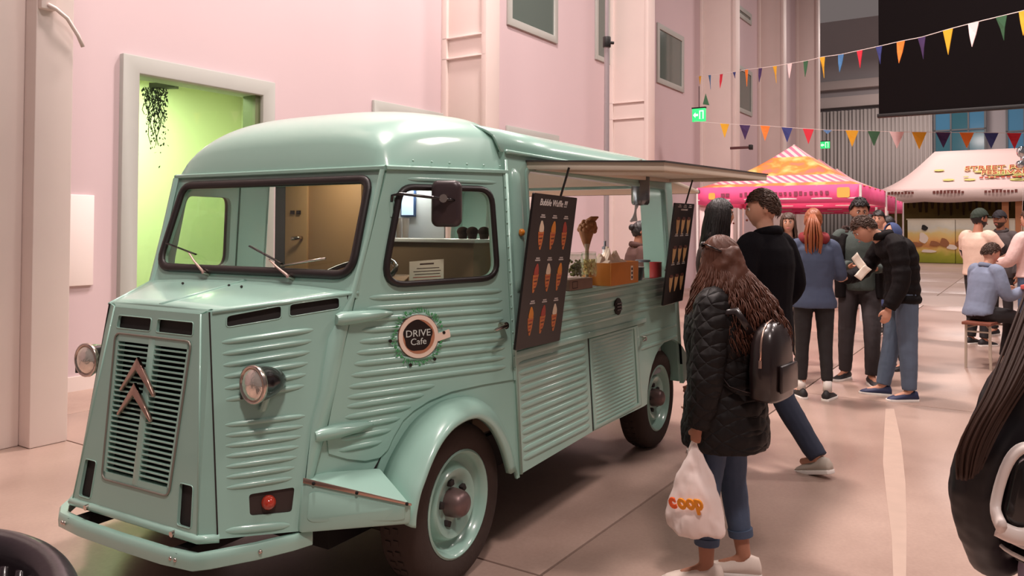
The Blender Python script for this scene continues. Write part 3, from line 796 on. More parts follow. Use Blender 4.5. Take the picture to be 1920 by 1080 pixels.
# twin chevrons
def chevron(zt, zb, w, cx):
    g = G(); th = .020
    for s in (1, -1):
        x0, x1 = cx, cx + s * w
        P = [(x0, zt, .026), (x0, zt - .048, .026), (x1 - s * .004, zb, .012), (x1, zb + .010, .012)]
        mid = (x0 + s * .012, zt - .050, .034)
        top = [nfn((p[0], p[1]), p[2]) for p in P]; bot = [nfn((p[0], p[1]), p[2] - .014) for p in P]
        g.add(bot + top, [(0, 1, 2, 3), (7, 6, 5, 4), (0, 1, 5, 4), (1, 2, 6, 5), (2, 3, 7, 6), (3, 0, 4, 7)])
    g.build('emblem_chevron', COPPER, grl, bevel=.003)
chevron(.978, .838, .105, VC - .045); chevron(.882, .745, .104, VC - .045)

# --- bumper
bl = [(-.335, -.600, .345), (-.365, -.660, .338), (-.43, -.78, .332), (-.520, -.900, .325), (-.575, -.935, .318), (VC + .25, -.948, .314), (VC, -.952, .314)]
P = [Vector(p) for p in bl]; P += [Vector((mirx(p.x), p.y, p.z)) for p in reversed(P[:-1])]
g = G(); rings = []
for i, p in enumerate(P):
    t = (P[min(i + 1, len(P) - 1)] - P[max(i - 1, 0)]).normalized(); n = Vector((-t.y, t.x, 0)).normalized()
    if n.y > 0: n = -n
    if abs(n.y) < .3: n = Vector((1 if p.x > VC else -1, n.y, 0)).normalized()
    if (p - Vector((VC, -.5, p.z))).dot(n) < 0: n = -n
    h = .029
    prof = [(-.034, h - .003), (-.006, h), (0, h - .008), (.002, 0), (0, -h + .004), (-.006, -h), (-.010, -h), (-.010, h - .012), (-.034, h - .012)]
    rings.append([p + n * d + Vector((0, 0, z)) for d, z in prof])
g.loft(rings)
bm_ = g.build('bumper', PAINT, van, smooth=True, autos=40)
for a in (VC - .36, VC - .345, VC + .30, VC + .325):
    G().ball((a, -.944, .318), (.008, .006, .008), 8, 6).build('bumper_bolt', CHROME, bm_, smooth=True)
G().ball((-.42, -.770, .335), .008, 8, 6).build('bumper_bolt', CHROME, bm_, smooth=True)
for s in (1, -1): G().box(VC + s * .30 - .03, VC + s * .30 + .03, -.94, -.60, .30, .34).build('bumper_arm', DARKIN, bm_)

# --- box body sides
OB0, OB1, OZ0, OZ1 = .560, 2.52, 1.160, 1.760
RE = 2.68
def body_side(s):
    fn = sidefn(s)
    ac = [(2.42 + .47 * math.cos(R(t)), .335 + .40 * math.sin(R(t)) ) for t in range(172, 6, -12)]
    bt = [(.349, .378), (1.14, .398), (1.90, .388)] + ac + [(RE, .40), (RE, 1.86), (.349, 1.84)]
    op = rrect(OB0, OB1, OZ0, OZ1, .03, 4)
    g = G().sheet(bt, [op], fn, 0, .03)
    for k in range(4):                                      # ridges between hatch and ledge
        rib(g, (.56, 1.125 - k * .05), (2.62, 1.13 - k * .05), .012, .007, fn)
    for k in range(12):                                     # lower panel
        z = .862 - k * .0385; rib(g, (.385, z), (1.105, z), .0135, .0075, fn)
    for k in range(22):                                     # service flap, finer
        z = .866 - k * .0205; rib(g, (1.19, z), (1.78, z), .007, .005, fn)
    for z in (.80, .72): rib(g, (1.90, z + .02), (2.6, z + .02), .012, .006, fn)
    o = g.build('side_panel', PAINT, van, autos=35)
    # ledge, seam and flap edges
    G().sheet([(.352, .895), (2.0, .895), (2.0, .925), (.352, .925)], [], fn, .012, .014).build('ledge', PAINT, o, bevel=.004)
    G().ring(rrect(1.150, 1.862, .405, .890, .006, 2), rrect(1.172, 1.80, .425, .878, .006, 2), -.001, .006, fn).build('service_flap', PAINT, o, bevel=.002)
    G().sheet([(1.137, .40), (1.149, .40), (1.149, .893), (1.137, .893)], [], fn, .0012, .003).build('flap_gap', SLOT, o)
    G().tube([Vector(fn((.352, .38), .004)), Vector(fn((.352, 1.80), .004))], .008, 6).build('seam_bead', PAINT, o, smooth=True)
    # pressed pillar with marker lamp
    g = G(); rings = []
    for z, w, h in ((1.19, .03, .002), (1.215, .042, .02), (1.25, .044, .028), (1.70, .042, .028), (1.745, .034, .020), (1.765, .02, .002)):
        rings.append([fn((.435 + w * math.cos(math.pi * k / 8), z), h * math.sin(math.pi * k / 8)) for k in range(9)])
    g.loft(rings, False, False); g.build('pillar_pressing', PAINT, o, smooth=True)
    c = Vector(fn((.420, 1.465), .03)); M = frame(c, (0, 1, 0), (0, 0, 1)) if s > 0 else frame(c, (0, -1, 0), (0, 0, 1))
    G().lathe([(.017, -.004), (.017, .006), (.012, .014), (.001, .018)], 14, M).build('marker_lamp', mat('amber_lens', rgb(214, 130, 40), 0.2, coat=.5), o, smooth=True, autos=50)
    # round vent
    c = Vector(fn((1.565, 1.030), .004)); M = frame(c, (0, 1, 0), (0, 0, 1)) if s > 0 else frame(c, (0, -1, 0), (0, 0, 1))
    v = G().lathe([(.050, -.002), (.050, .006), (.044, .009), (.001, .009)], 20, M).build('round_vent', SLOT, o, smooth=True, autos=50)
    for k in (-1, 0, 1): G().box(-.036, .036, k * .018 - .004, k * .018 + .004, .008, .014, M=M).build('vent_bar', BLK, v)
    # gutters above the hatch
    gutp = [Vector(fn((b, 1.838), .008)) for b in (.355, 1.5, RE)]
    G().tube(gutp, .010, 6).build('body_gutter', PAINT, o, smooth=True)
    G().ring(rrect(OB0 - .02, OB1 + .02, OZ0 - .02, OZ1 + .02, .03, 4), rrect(OB0, OB1, OZ0, OZ1, .03, 4), -.03, .006, fn).build('hatch_frame', PAINT, o, bevel=.003)
    # small lock on the lower corner
    return o
side_n = body_side(1); side_f = body_side(-1)
c = Vector(sidefn(1)((1.93, .80), .01))
G().tube([c, c + Vector((.02, 0, 0))], .014, 8).tube([c + Vector((.016, 0, 0)), c + Vector((.02, -.05, -.008))], .006, 6).build('flap_catch', CHROME, side_n, smooth=True, autos=50)
# roof of the box
def broof(b, zb, zt, n=28):
    out = []
    for k in range(n + 1):
        s = -1 + 2 * k / n; s2 = math.copysign(abs(s) ** .72, s)
        out.append((VC + .884 * s2, b, zb + (zt - zb) * (1 - abs(s2) ** 3.4) ** (1 / 2.2)))
    return out
rings = [broof(b, 1.84 + (b - .35) * .008, 2.022 + (b - .35) * .006) for b in (.33, .9, 1.5, 2.1, 2.45)]
for t in (.25, .5, .72, .88, 1.0):
    f = (1 - t ** 2.4) ** .5; rings.append(broof(2.45 + .30 * t, 1.856, 1.862 + .172 * f))
g = G(); g.loft(rings, False, False); rf = g.build('body_roof', PAINT, van, smooth=True, autos=50)
md = rf.modifiers.new('thick', 'SOLIDIFY'); md.thickness = .012
# rear wall: pillars, lower gate, raised tailgate
for s in (1, -1):
    P = [(-.02, RE), (-.24, RE + .02), (-.24, RE - .02), (-.02, RE - .05)]
    lo = [(p[0] if s > 0 else mirx(p[0]), p[1], .42) for p in P]; hi = [((p[0] - .09) if s > 0 else mirx(p[0] - .09), p[1], 1.86) for p in P]
    G().hexa(lo + hi).build('rear_pillar', PAINT, van)
G().box(-1.70, -.24, RE - .03, RE + .015, .42, .98).build('rear_gate', PAINT, van, bevel=.006)
G().box(-1.70, -.24, RE - .03, RE + .015, 1.78, 1.90).build('rear_header', PAINT, van)
tg = G().hexa([(-1.80, RE + .02, 1.835), (-.13, RE + .02, 1.835), (-.13, RE + .80, 1.775), (-1.80, RE + .80, 1.775), (-1.80, RE + .02, 1.860), (-.13, RE + .02, 1.860), (-.13, RE + .80, 1.80), (-1.80, RE + .80, 1.80)]).build('tailgate', CREAM, van, bevel=.006)
G().tube([(-.13, RE + .80, 1.788), (-1.80, RE + .80, 1.788)], .016, 6).build('tailgate_edge', BLK, tg)
for a in (-.30, -1.6): G().tube([(a, RE + .02, 1.45), (a, RE + .60, 1.79)], .010, 6).build('gas_strut', BLK, tg)
# floor, lining, underbody
G().box(VC - .52, VC + .52, -.30, RE - .03, .40, .45).build('load_floor', mat('dark_floor', rgb(80, 76, 72), .8), van)
G().box(VC - .87, VC + .87, .40, RE - .06, 1.80, 1.815).build('ceiling_lining', CREAM, van)
G().box(VC - .55, VC + .55, -.42, RE - .2, .22, .40).build('chassis', DARKIN, van)
G().box(VC - .26, VC + .26, -.70, -.36, .36, .95).build('engine_bay', DARKIN, van)
G().box(VC - .62, VC + .62, -.40, -.34, .40, 1.22).build('firewall', DARKIN, van)
for s in (1, -1):
    wa = G(); rr = []
    for i in range(13):
        t = R(180 - i * 15); rr.append([((x if s > 0 else mirx(x)), -.02 + .36 * math.cos(t), .335 + .37 * math.sin(t)) for x in (-.27, -.42)])
    wa.loft(rr, False, False); wa.build('wheel_housing', DARKIN, van)
# --- wheels
def wheel(b, a, s):
    M = frame((a if s > 0 else mirx(a), b, .335), (0, s, 0), (0, 0, 1))      # z axis points outwards
    ty = G().lathe([(.215, -.155), (.26, -.172), (.305, -.170), (.326, -.158), (.334, -.135), (.335, -.09), (.334, -.045), (.326, -.020), (.310, -.004), (.285, .004), (.255, .006), (.228, .000), (.214, -.010), (.21, -.06)], 48, M).build('tyre', mat('tyre_rubber', rgb(58, 44, 38), .85, bump=.2, bscale=40), van, smooth=True, autos=40)
    g = G()
    for k in range(44):
        t = 2 * math.pi * k / 44
        for zz in (-.115, -.075):
            g.box(-.010, .010, .332, .339, zz - .012, zz + .012, M=M @ Matrix.Rotation(t + (zz * 3), 4, 'Z'))
    g.build('tread', MATS['tyre_rubber'], ty)['kind'] = 'stuff'
    rm = G().lathe([(.218, -.012), (.222, -.002), (.214, .002), (.204, -.006), (.196, -.030), (.186, -.055), (.165, -.064), (.158, -.058), (.150, -.030), (.140, -.020), (.118, -.024), (.100, -.040), (.080, -.048), (.001, -.048)], 48, M).build('wheel_rim', PAINT, van, smooth=True, autos=50)
    HB = mat('hub_grey', rgb(120, 98, 96), .4, .5)
    G().lathe([(.060, -.05), (.059, -.02), (.053, .012), (.043, .027), (.026, .036), (.001, .039)], 24, M).build('hub_cap', HB, rm, smooth=True)
    for k in range(5):
        t = 2 * math.pi * k / 5 + .5
        G().box(.074, .098, -.014, .014, -.05, -.026, M=M @ Matrix.Rotation(t, 4, 'Z')).build('wheel_nut', SLOT, rm, bevel=.004)
    G().ball((.17 * math.cos(1.9), .17 * math.sin(1.9), -.05), .010, 8, 6, M=M).build('valve', SLOT, rm)
for b in (0.0, 2.42):
    for s in (1, -1): wheel(b, -.088, s)
for b in (0.0, 2.42): G().tube([(-.2, b, .335), (mirx(-.2), b, .335)], .04, 8).build('axle', DARKIN, van)
# --- mirror, wipers, far mirror bracket
def mirror(s):
    mm = (lambda v: Vector(v)) if s > 0 else (lambda v: Vector((mirx(v[0]), v[1], v[2])))
    P = [(-.300, -.205, 1.575), (-.295, -.205, 1.618), (-.265, -.195, 1.626), (-.17, -.10, 1.612), (-.10, -.030, 1.600)]
    if s < 0: P = [(-.300, -.205, 1.50), (-.285, -.215, 1.51), (-.27, -.215, 1.47), (-.285, -.21, 1.44), (-.30, -.205, 1.43)]
    o = G().tube([mm(p) for p in P], .0065, 8).build('mirror_arm', BLK, van, smooth=True)
    G().tube([mm((-.302, -.205, 1.53)), mm((-.302, -.205, 1.59))], .012, 8).build('mirror_socket', PAINT, o, smooth=True, autos=50)
    if s > 0:
        c = vhit(837, 383, 1, -.03); nrm = Vector((.35, -1, 0)).normalized()
        M = frame(c, Vector((0, 0, 1)).cross(nrm), (0, 0, 1))
        fn = lambda p, d: tuple(M @ Vector((p[0], p[1], d)))
        ol = rrect(-.064, .064, -.098, .098, .030, 6)
        h = G(); h.loft([[fn((p[0] * k, p[1] * k), d) for p in ol] for k, d in ((.94, -.02), (1.0, -.014), (1.0, .006), (.93, .016), (.80, .022))])
        h.build('mirror_head', mat('mirror_shell', rgb(58, 46, 48), .35), o, smooth=True, autos=35)
        G().tube([Vector(fn((0.0, .02), .02)), Vector(fn((0.0, .02), .05))], .018, 10).build('mirror_joint', CHROME, o, smooth=True, autos=50)
        G().tube([mm(P[-1]), Vector(fn((0.0, .02), .045))], .0065, 8).build('mirror_rod', BLK, o, smooth=True)
mirror(1); mirror(-1)
def wiper(pv, tip, b0, b1):
    p, t, q0, q1 = (Vector(wfn(x, .022)) for x in (pv, tip, b0, b1))
    n = Vector((0, -1, WS)).normalized()
    o = G().tube([Vector(wfn(pv, 0)), p + n * .012], [.012, .009], 8).tube([p + n * .006, p * .5 + t * .5 + n * .012, t], [.007, .005, .004], 6).build('wiper_arm', CHROME, van, smooth=True, autos=50)
    G().tube([q0, q1], (.004, .008), 6).build('wiper_blade', BLK, o)
wiper((VC - .243, 1.272), (VC - .40, 1.365), (VC - .57, 1.40), (VC - .34, 1.352))
wiper((VC + .285, 1.272), (VC + .14, 1.34), (VC + .0, 1.395), (VC + .22, 1.325))
G().tube([Vector(wfn((VC + .22, 1.315), .022)), Vector(wfn((VC + .46, 1.352), .022))], .005, 6).build('wiper_link', CHROME, van, smooth=True)
# --- cab inside
sw = G(); c = Vector((VC + .40, -.12, 1.27)); pts = []
for k in range(28):
    t = 2 * math.pi * k / 28; pts.append(c + Vector((.19 * math.cos(t), .19 * math.sin(t) * .92, .19 * math.sin(t) * .38)))
sw.tube(pts, .012, 8, close=True); sw.tube([c, c + Vector((0, -.16, -.28))], .018, 8)
for k in (0, 2.1, 4.2): sw.tube([c, c + Vector((.19 * math.cos(k), .175 * math.sin(k), .072 * math.sin(k)))], .008, 6)
sw.build('steering_wheel', BLK, van, smooth=True, autos=50)
G().box(VC - .60, VC + .60, -.35, -.24, 1.08, 1.23).build('dashboard', mat('dash_grey', rgb(96, 92, 86), .6), van, bevel=.02)
for a in (VC + .38, VC - .38):
    G().box(a - .24, a + .24, -.12, .24, .62, .76).box(a - .23, a + .23, .17, .28, .70, 1.17).build('cab_seat', mat('seat_cloth', rgb(60, 62, 68), .9), van, bevel=.035)
pt = G().box(VC - .46, VC + .06, .315, .340, .46, 1.79).build('partition', WOODP, van, bevel=.003)
G().box(VC - .46, VC - .30, .300, .316, .46, 1.79).build('partition_stile', mat('pale_wood', rgb(196, 156, 112), .55, var=.08, vscale=8), pt, bevel=.003)
G().box(VC - .535, VC - .462, .30, .34, .46, 1.79).build('partition_post', mat('post_grey', rgb(92, 96, 100), .5), pt)
G().tube([(VC - .33, .296, 1.43), (VC - .33, .27, 1.43), (VC - .37, .262, 1.425)], .010, 6).build('latch', CHROME, pt, smooth=True)
for a in (VC - .40, VC - .355): G().box(a - .012, a + .012, .290, .302, 1.555, 1.575).build('bolt_plate', SLOT, pt)
# kitchen inside the box
FAR = mirx(-.10)
STEEL = mat('brushed_steel', rgb(180, 180, 184), .3, .85)
ko = G().box(VC - .84, VC - .25, .55, RE - .08, .50, 1.02).build('kitchen_cabinet', mat('cabinet_grey', rgb(150, 150, 152), .5), van, bevel=.01)
G().box(VC - .86, VC - .24, .53, RE - .08, 1.02, 1.05).build('worktop', STEEL, ko, bevel=.004)
G().box(VC + .02, VC + .24, .62, .78, 1.05, 1.20).build('cup_rack', mat('tan_unit', rgb(140, 112, 88), .6), van, bevel=.006)
sc_ = G().box(VC + .30, side_a(1.1) - .04, .60, 2.5, 1.105, 1.145).build('serving_counter', mat('counter_grey', rgb(120, 118, 116), .35, .3), van, bevel=.004)
G().box(VC + .34, side_a(1) - .06, .62, 2.48, .50, 1.105).build('counter_front', mat('cabinet_grey', rgb(150, 150, 152), .5), sc_)
# --- awning over the hatch with struts
hz0, hz1 = 1.800, 1.842
def aw(p, d):
    t = (p[1] - .56) / 2.0; zi = hz0 + (hz1 - hz0) * t; zo = 1.772 + (1.838 - 1.772) * t
    s = (p[0] + .09) / .69
    return (p[0], p[1], zi + (zo - zi) * s + d)
g = G(); g.sheet([(-.09, .56), (.60, .56), (.60, 2.56), (-.09, 2.56)], [], aw, 0.006, .012)
awn = g.build('awning', CREAM, van)
G().sheet([(-.095, .55), (.607, .55), (.607, 2.57), (-.095, 2.57)], [], aw, .014, .008).build('awning_skin', mat('awning_top', rgb(66, 62, 60), .5), awn)
G().ring([(-.09, .56), (.60, .56), (.60, 2.56), (-.09, 2.56)], [(-.05, .60), (.565, .60), (.565, 2.52), (-.05, 2.52)], -.030, -.004, aw).build('awning_frame', CREAM, awn, bevel=.003)
G().sheet([(-.02, .85), (.50, .85), (.50, 1.3), (-.02, 1.3)], [], aw, -.014, .016).build('awning_batten', CREAM, awn)
def strut(b, zl, ato):
    lo = Vector((side_a(zl) + .012, b, zl)); hi = Vector(aw((ato, b), -.02))
    m = lo * .45 + hi * .55
    o = G().tube([lo, m], .012, 8).build('gas_strut', BLK, awn, smooth=True, autos=50)
    G().tube([m, hi], .006, 8).build('strut_rod', BLK, o)
strut(.545, 1.20, .145); strut(2.42, 1.20, .145)
for b in (.575,): G().tube([aw((-.085, b), 0), aw((-.05, b), -.03)], .008, 6).build('awning_hinge', BLK, awn)
# --- badge on the cab door
fnc = cabfn(1)
bc = (-.118, 1.035); BR = .088
CUP = mat('badge_cream', rgb(238, 214, 196), .5); COF = mat('badge_coffee', rgb(30, 18, 15), .35); CRE = mat('badge_crema', rgb(180, 120, 90), .5); GRN = mat('badge_green', rgb(74, 158, 98), .6)
def disc(r, d0, d1, m, name, par, wob=0.0, off=(0, 0), n=40):
    pts = [(bc[0] + off[0] + r * (1 + wob * math.sin(3 * t + 1) + wob * math.sin(7 * t)) * math.cos(t), bc[1] + off[1] + r * (1 + wob * math.sin(5 * t)) * math.sin(t)) for t in [2 * math.pi * k / n for k in range(n)]]
    return G().prism(pts, d0, d1, fnc).build(name, m, par, autos=30)
bd = disc(BR, .009, .0125, CUP, 'door_badge', van)
disc(BR * 1.03, .008, .0105, mat('badge_brown', rgb(110, 70, 56), .6), 'badge_rim', bd)
disc(BR * .80, .0125, .0133, CRE, 'badge_crema', bd)
disc(BR * .72, .0133, .0142, COF, 'badge_coffee', bd, .045, (-.006, .004))
hd = [(bc[0] + x, bc[1] + y) for x, y in ((BR * .95, .004), (BR * 1.6, .020), (BR * 1.65, -.014), (BR * .95, -.028))]
G().prism(rpoly(hd, .006, 3), .009, .012, fnc).build('badge_handle', CUP, bd)
e = Vector(fnc((bc[0] + .1, bc[1]), 0)) - Vector(fnc(bc, 0))
def bM(db, dz, d=.0145): return frame(Vector(fnc((bc[0] + db, bc[1] + dz), d)), e, (0, 0, 1))
WH = mat('badge_lettering', rgb(208, 214, 208), .5)
text_obj('badge_lettering', 'DRIVE', WH, bd, bM(-.004, .013), .040, sx=1.12, thick=.0008)
text_obj('badge_lettering', 'Cafe', WH, bd, bM(-.004, -.021), .038, sx=1.1, thick=.0008)
g = G()
for k in range(70):
    t = 2 * math.pi * k / 70 + random.uniform(-.02, .02); r0 = BR * random.uniform(1.10, 1.18); r1 = BR * random.uniform(1.22, 1.42)
    if abs(t) < .25 or t > 6.03: continue
    a = (bc[0] + r0 * math.cos(t), bc[1] + r0 * math.sin(t)); b_ = (bc[0] + r1 * math.cos(t + .06), bc[1] + r1 * math.sin(t + .06)); w = .0022
    n = (-math.sin(t) * w, math.cos(t) * w)
    g.prism([(a[0] - n[0], a[1] - n[1]), (b_[0], b_[1]), (a[0] + n[0], a[1] + n[1])], .0085, .0105, fnc)
for k in range(40):
    t = 2 * math.pi * k / 40; r0 = BR * random.uniform(1.15, 1.4); q = (bc[0] + r0 * math.cos(t), bc[1] + r0 * math.sin(t)); z = random.uniform(.003, .006)
    if abs(t) < .25 or t > 6.03: continue
    g.prism([(q[0] - z, q[1]), (q[0], q[1] - z), (q[0] + z, q[1]), (q[0], q[1] + z)], .0085, .0105, fnc)
g.build('badge_leaf_ring', GRN, bd)['kind'] = 'stuff'
for t, r in ((3.2, 1.42), (4.35, 1.36), (5.3, 1.36), (.06, 1.3)):
    q = (bc[0] + BR * r * math.cos(t), bc[1] + BR * r * math.sin(t)); z = .007
    G().prism([(q[0] + z * math.cos(k), q[1] + z * math.sin(k)) for k in [i * .785 for i in range(8)]], .010, .0135, fnc).build('badge_dot', COF, bd)

cl_ = bpy.data.lights.new('cab_lamp', 'AREA'); cl_.energy = 3; cl_.color = (1.0, .86, .68); cl_.size = .12
co = bpy.data.objects.new('cab_lamp', cl_); COL.objects.link(co); co.matrix_world = VM @ Matrix.Translation((VC + .05, .02, 1.90)) @ Matrix.Rotation(R(25), 4, 'X')
# ------------------------------------------------------------------ things on and in the truck
def vthing(name, p, label, cat, group=None, rz=0.0):
    """an empty standing at a truck-local place (world placed)"""
    return empty(name, VM @ Vector(p), -VYAW + rz, label, cat, group)
PAPER = mat('paper', rgb(236, 222, 206), .8)
CARD = mat('cardboard', rgb(176, 140, 112), .8, var=.06)
BOARD = mat('board_black', rgb(26, 18, 18), .35)
def menu_board(BL, BRr, TL, label, title, rows):
    o = empty('menu_board', VM @ Vector(BL), 0, label, 'menu board')
    o.rotation_euler = (0, 0, -VYAW)
    x = Vector(BRr) - Vector(BL); y = Vector(TL) - Vector(BL); W, H = x.length, y.length
    M = frame((0, 0, 0), x, y)
    fn = lambda p, d: tuple(M @ Vector((p[0], p[1], d)))
    G().prism(rrect(0, W, 0, H, .006, 2), -.012, .0, fn).build('panel', BOARD, o)
    CN_ = mat('print_cone', rgb(206, 120, 62), .5, var=.25, vscale=60); CD = mat('print_cone_pale', rgb(214, 168, 112), .5, var=.15, vscale=60)
    CR = [mat('print_cream', rgb(232, 208, 180), .5), mat('print_berry', rgb(170, 66, 52), .5), mat('print_orange', rgb(224, 138, 50), .5), mat('print_choc', rgb(96, 46, 36), .5)]
    GREY = mat('print_caption', rgb(196, 186, 180), .6); RED = mat('print_red', rgb(176, 70, 48), .5)
    if title: text_obj('heading', title, mat('print_white', rgb(236, 228, 222), .5), o, M @ Matrix.Translation((W * .45, H * .945, .0005)), H * .062, shear=.25, thick=.0006, sx=.92)
    else: G().prism([(W * .32, H * .93), (W * .66, H * .93), (W * .66, H * .945), (W * .32, H * .945)], 0, .001, fn).build('heading', GREY, o)
    for r in range(3):
        for c in range(3):
            cx = W * (.24 + .27 * c); cy = H * (rows[0] - rows[1] * r); h = H * rows[2]; w = W * rows[3]
            nm = G(); lean = .06 * h * (1 if (r + c) % 2 else -1)
            pic = G().prism([(cx - w, cy), (cx + w, cy + .004), (cx + w * .75 - lean * .3, cy - h * .35), (cx + .004 - lean, cy - h * .62), (cx - .006 - lean, cy - h * .62), (cx - w * .72 - lean * .3, cy - h * .35)], 0.0, .0012, fn).build('cone_print', CN_ if rows[4] else CD, o)
            sw = G(); cr = CR[(r + 2 * c) % 3] if rows[4] else CR[3]
            if rows[4]:
                sw.prism(rpoly([(cx - w * .85, cy), (cx + w * .85, cy), (cx + w * .8, cy + h * .18), (cx + lean * .5 + .004, cy + h * .40), (cx + lean * .5 - .006, cy + h * .40), (cx - w * .75, cy + h * .2)], w * .4, 3), .0004, .0018, fn)
            else:
                sw.prism(rrect(cx - w * .8, cx + w * .8, cy - .004, cy + h * .10, .004, 2), .0004, .0018, fn)
            sw.build('cream_print', cr, pic)
            if rows[4]:
                for k in range(4):
                    zz = cy - h * (.08 + .13 * k); ww = w * (.8 - .17 * k)
                    G().prism([(cx - ww, zz), (cx + ww, zz + .003), (cx + ww * .9, zz - h * .035), (cx - ww * .9, zz - h * .04)], .0004, .0016, fn).build('waffle_print', RED if k % 2 == 0 else CR[3], pic)
            for k in range(2):
                zz = cy + h * (.50 + .07 * k)
                G().prism([(cx - w * (.9 - .25 * k), zz), (cx + w * (.9 - .25 * k), zz), (cx + w * (.9 - .25 * k), zz + .006), (cx - w * (.9 - .25 * k), zz + .006)], 0, .001, fn).build('caption_bar', GREY, o)
    return o
menu_board((.018, .273, .945), (.018, .706, .938), (.105, .288, 1.642), 'black menu board with waffle cones hanging beside the cab door', 'Bubble Waffle !!!', (.755, .28, .185, .060, True))
menu_board((.018, 2.195, .985), (.018, 2.60, .990), (.105, 2.168, 1.655), 'narrow black menu board of pale cones at the rear of the hatch', None, (.84, .285, .24, .09, False))
# notice taped inside the door window
nc = Vector(cabfn(1)((-.045, 1.302), -.030)); e_ = (Vector(cabfn(1)((.1, 1.302), -.03)) - nc)
no_ = vthing('paper_notice', nc, 'cream paper notice standing in the cab door window', 'notice')
M = frame((0, 0, 0), e_, (0, 0, 1)); fn = lambda p, d: tuple(M @ Vector((p[0], p[1], d)))
pw, ph = .085, .047
G().prism([(-pw, -ph), (pw, -ph + .006), (pw, ph + .004), (-pw, ph - .004)], -.002, 0, fn).build('sheet', PAPER, no_)
INK = mat('print_ink', rgb(84, 60, 54), .7)
for k, (a_, b_) in enumerate(((-.035, .035), (-.05, .062), (-.066, .07), (-.06, .066), (-.068, .07), (-.06, .05))):
    z = .028 - k * .0125 - (.004 if k else 0); G().prism([(a_, z), (b_, z + .002), (b_, z + (.0085 if not k else .005)), (a_, z + (.0065 if not k else .003))], 0, .0006, fn).build('print_line', INK if k < 4 else mat('print_red', rgb(176, 70, 48), .5), no_)
SZ = 1.160
# crate under the jars
c = vhit(1091, 530, 0, -.06)
cr = vthing('wooden_riser', (-.09, c.y, SZ), 'low brown wooden riser under the two glass jars', 'riser')
WB = mat('brown_riser', rgb(126, 100, 86), .7, var=.12, vscale=14)
G().box(-.055, .045, -.17, .118, 0, .058).build('block', WB, cr, bevel=.004)
INKP = mat('stamp_ink', rgb(58, 44, 40), .8)
G().ring(rrect(-.14, -.075, .010, .048, .004, 2), rrect(-.135, -.08, .014, .044, .003, 2), 0, .0008, lambda p, d: (.045 + d, p[0], p[1])).build('stamp', INKP, cr)
def jar(u, fill, label, lid=False):
    c = vhit(u, 512, 2, SZ + .06); 
    o = vthing('glass_jar', (-.095, vhit(u, 500, 0, -.095).y, SZ + .058), label, 'jar', 'sweet jars on the riser')
    G().lathe([(.001, .002), (.042, .002), (.046, .01), (.047, .10), (.040, .118), (.040, .130), (.0375, .130), (.0375, .118), (.0445, .10), (.0435, .012), (.001, .008)], 24).build('glass', glass_mat('jar_glass', (.94, .97, .94, 1), .05), o, smooth=True, autos=60)
    G().lathe([(.0415, .118), (.0425, .124), (.0425, .136), (.036, .139), (.001, .139)], 24).build('lid', glass_mat('jar_glass', (.94, .97, .94, 1), .05), o, smooth=True, autos=50)
    g = G()
    for k in range(90):
        t = random.uniform(0, 6.28); r = .035 * math.sqrt(random.random()); z = random.uniform(.014, .095); s = .008
        g.ball((r * math.cos(t), r * math.sin(t), z), s * random.uniform(.7, 1.2), 6, 4)
    tag(g.build('sweets', fill, o, smooth=True), kind='stuff')
    return o
jar(1079, mat('green_sweets', rgb(120, 110, 60), .6, var=.5, vscale=60), 'glass jar of green and brown sweets beside the menu board')
jar(1105, mat('pale_sweets', rgb(222, 196, 138), .6, var=.2, vscale=60), 'glass jar of pale yellow sweets under the bubble waffle')
# bubble waffle on a stick
c = vhit(1100, 462, 0, -.14)
bw = vthing('bubble_waffle', (-.15, c.y + .03, 1.145), 'brown bubble waffle cone display standing behind the jars', 'waffle')
WAF = mat('waffle_brown', rgb(138, 86, 48), .7, var=.2, vscale=40)
dz = vhit(1100, 446, 0, -.15).z - 1.145
G().lathe([(.006, 0), (.010, .05), (.012, dz - .06), (.020, dz - .03)], 10).build('stick', mat('cone_paper', rgb(170, 150, 130), .7), bw, smooth=True)
g = G(); g.loft([[(r * math.cos(t) + ox, r * .8 * math.sin(t), z) for t in [2 * math.pi * k / 14 for k in range(14)]] for r, ox, z in ((.012, 0, dz - .06), (.026, -.004, dz - .02), (.043, -.004, dz + .03), (.052, .0, dz + .055))])
g.build('cone', WAF, bw, smooth=True, autos=50)
g = G()
for k in range(26):
    t = k * 2.4; zz = dz + .045 + .05 * (k / 26); r = .046 - .02 * (k / 26) ** 2
    g.ball((r * math.cos(t) + .01 * k / 26, r * .8 * math.sin(t), zz), .017, 8, 6)
g.tube([(.0, 0, dz + .08), (.03, .015, dz + .112), (.058, .03, dz + .125)], [.03, .02, .004], 8); g.ball((.0, 0, dz + .07), (.042, .034, .035), 12, 8)
g.build('bubbles', WAF, bw, smooth=True)['kind'] = 'stuff'
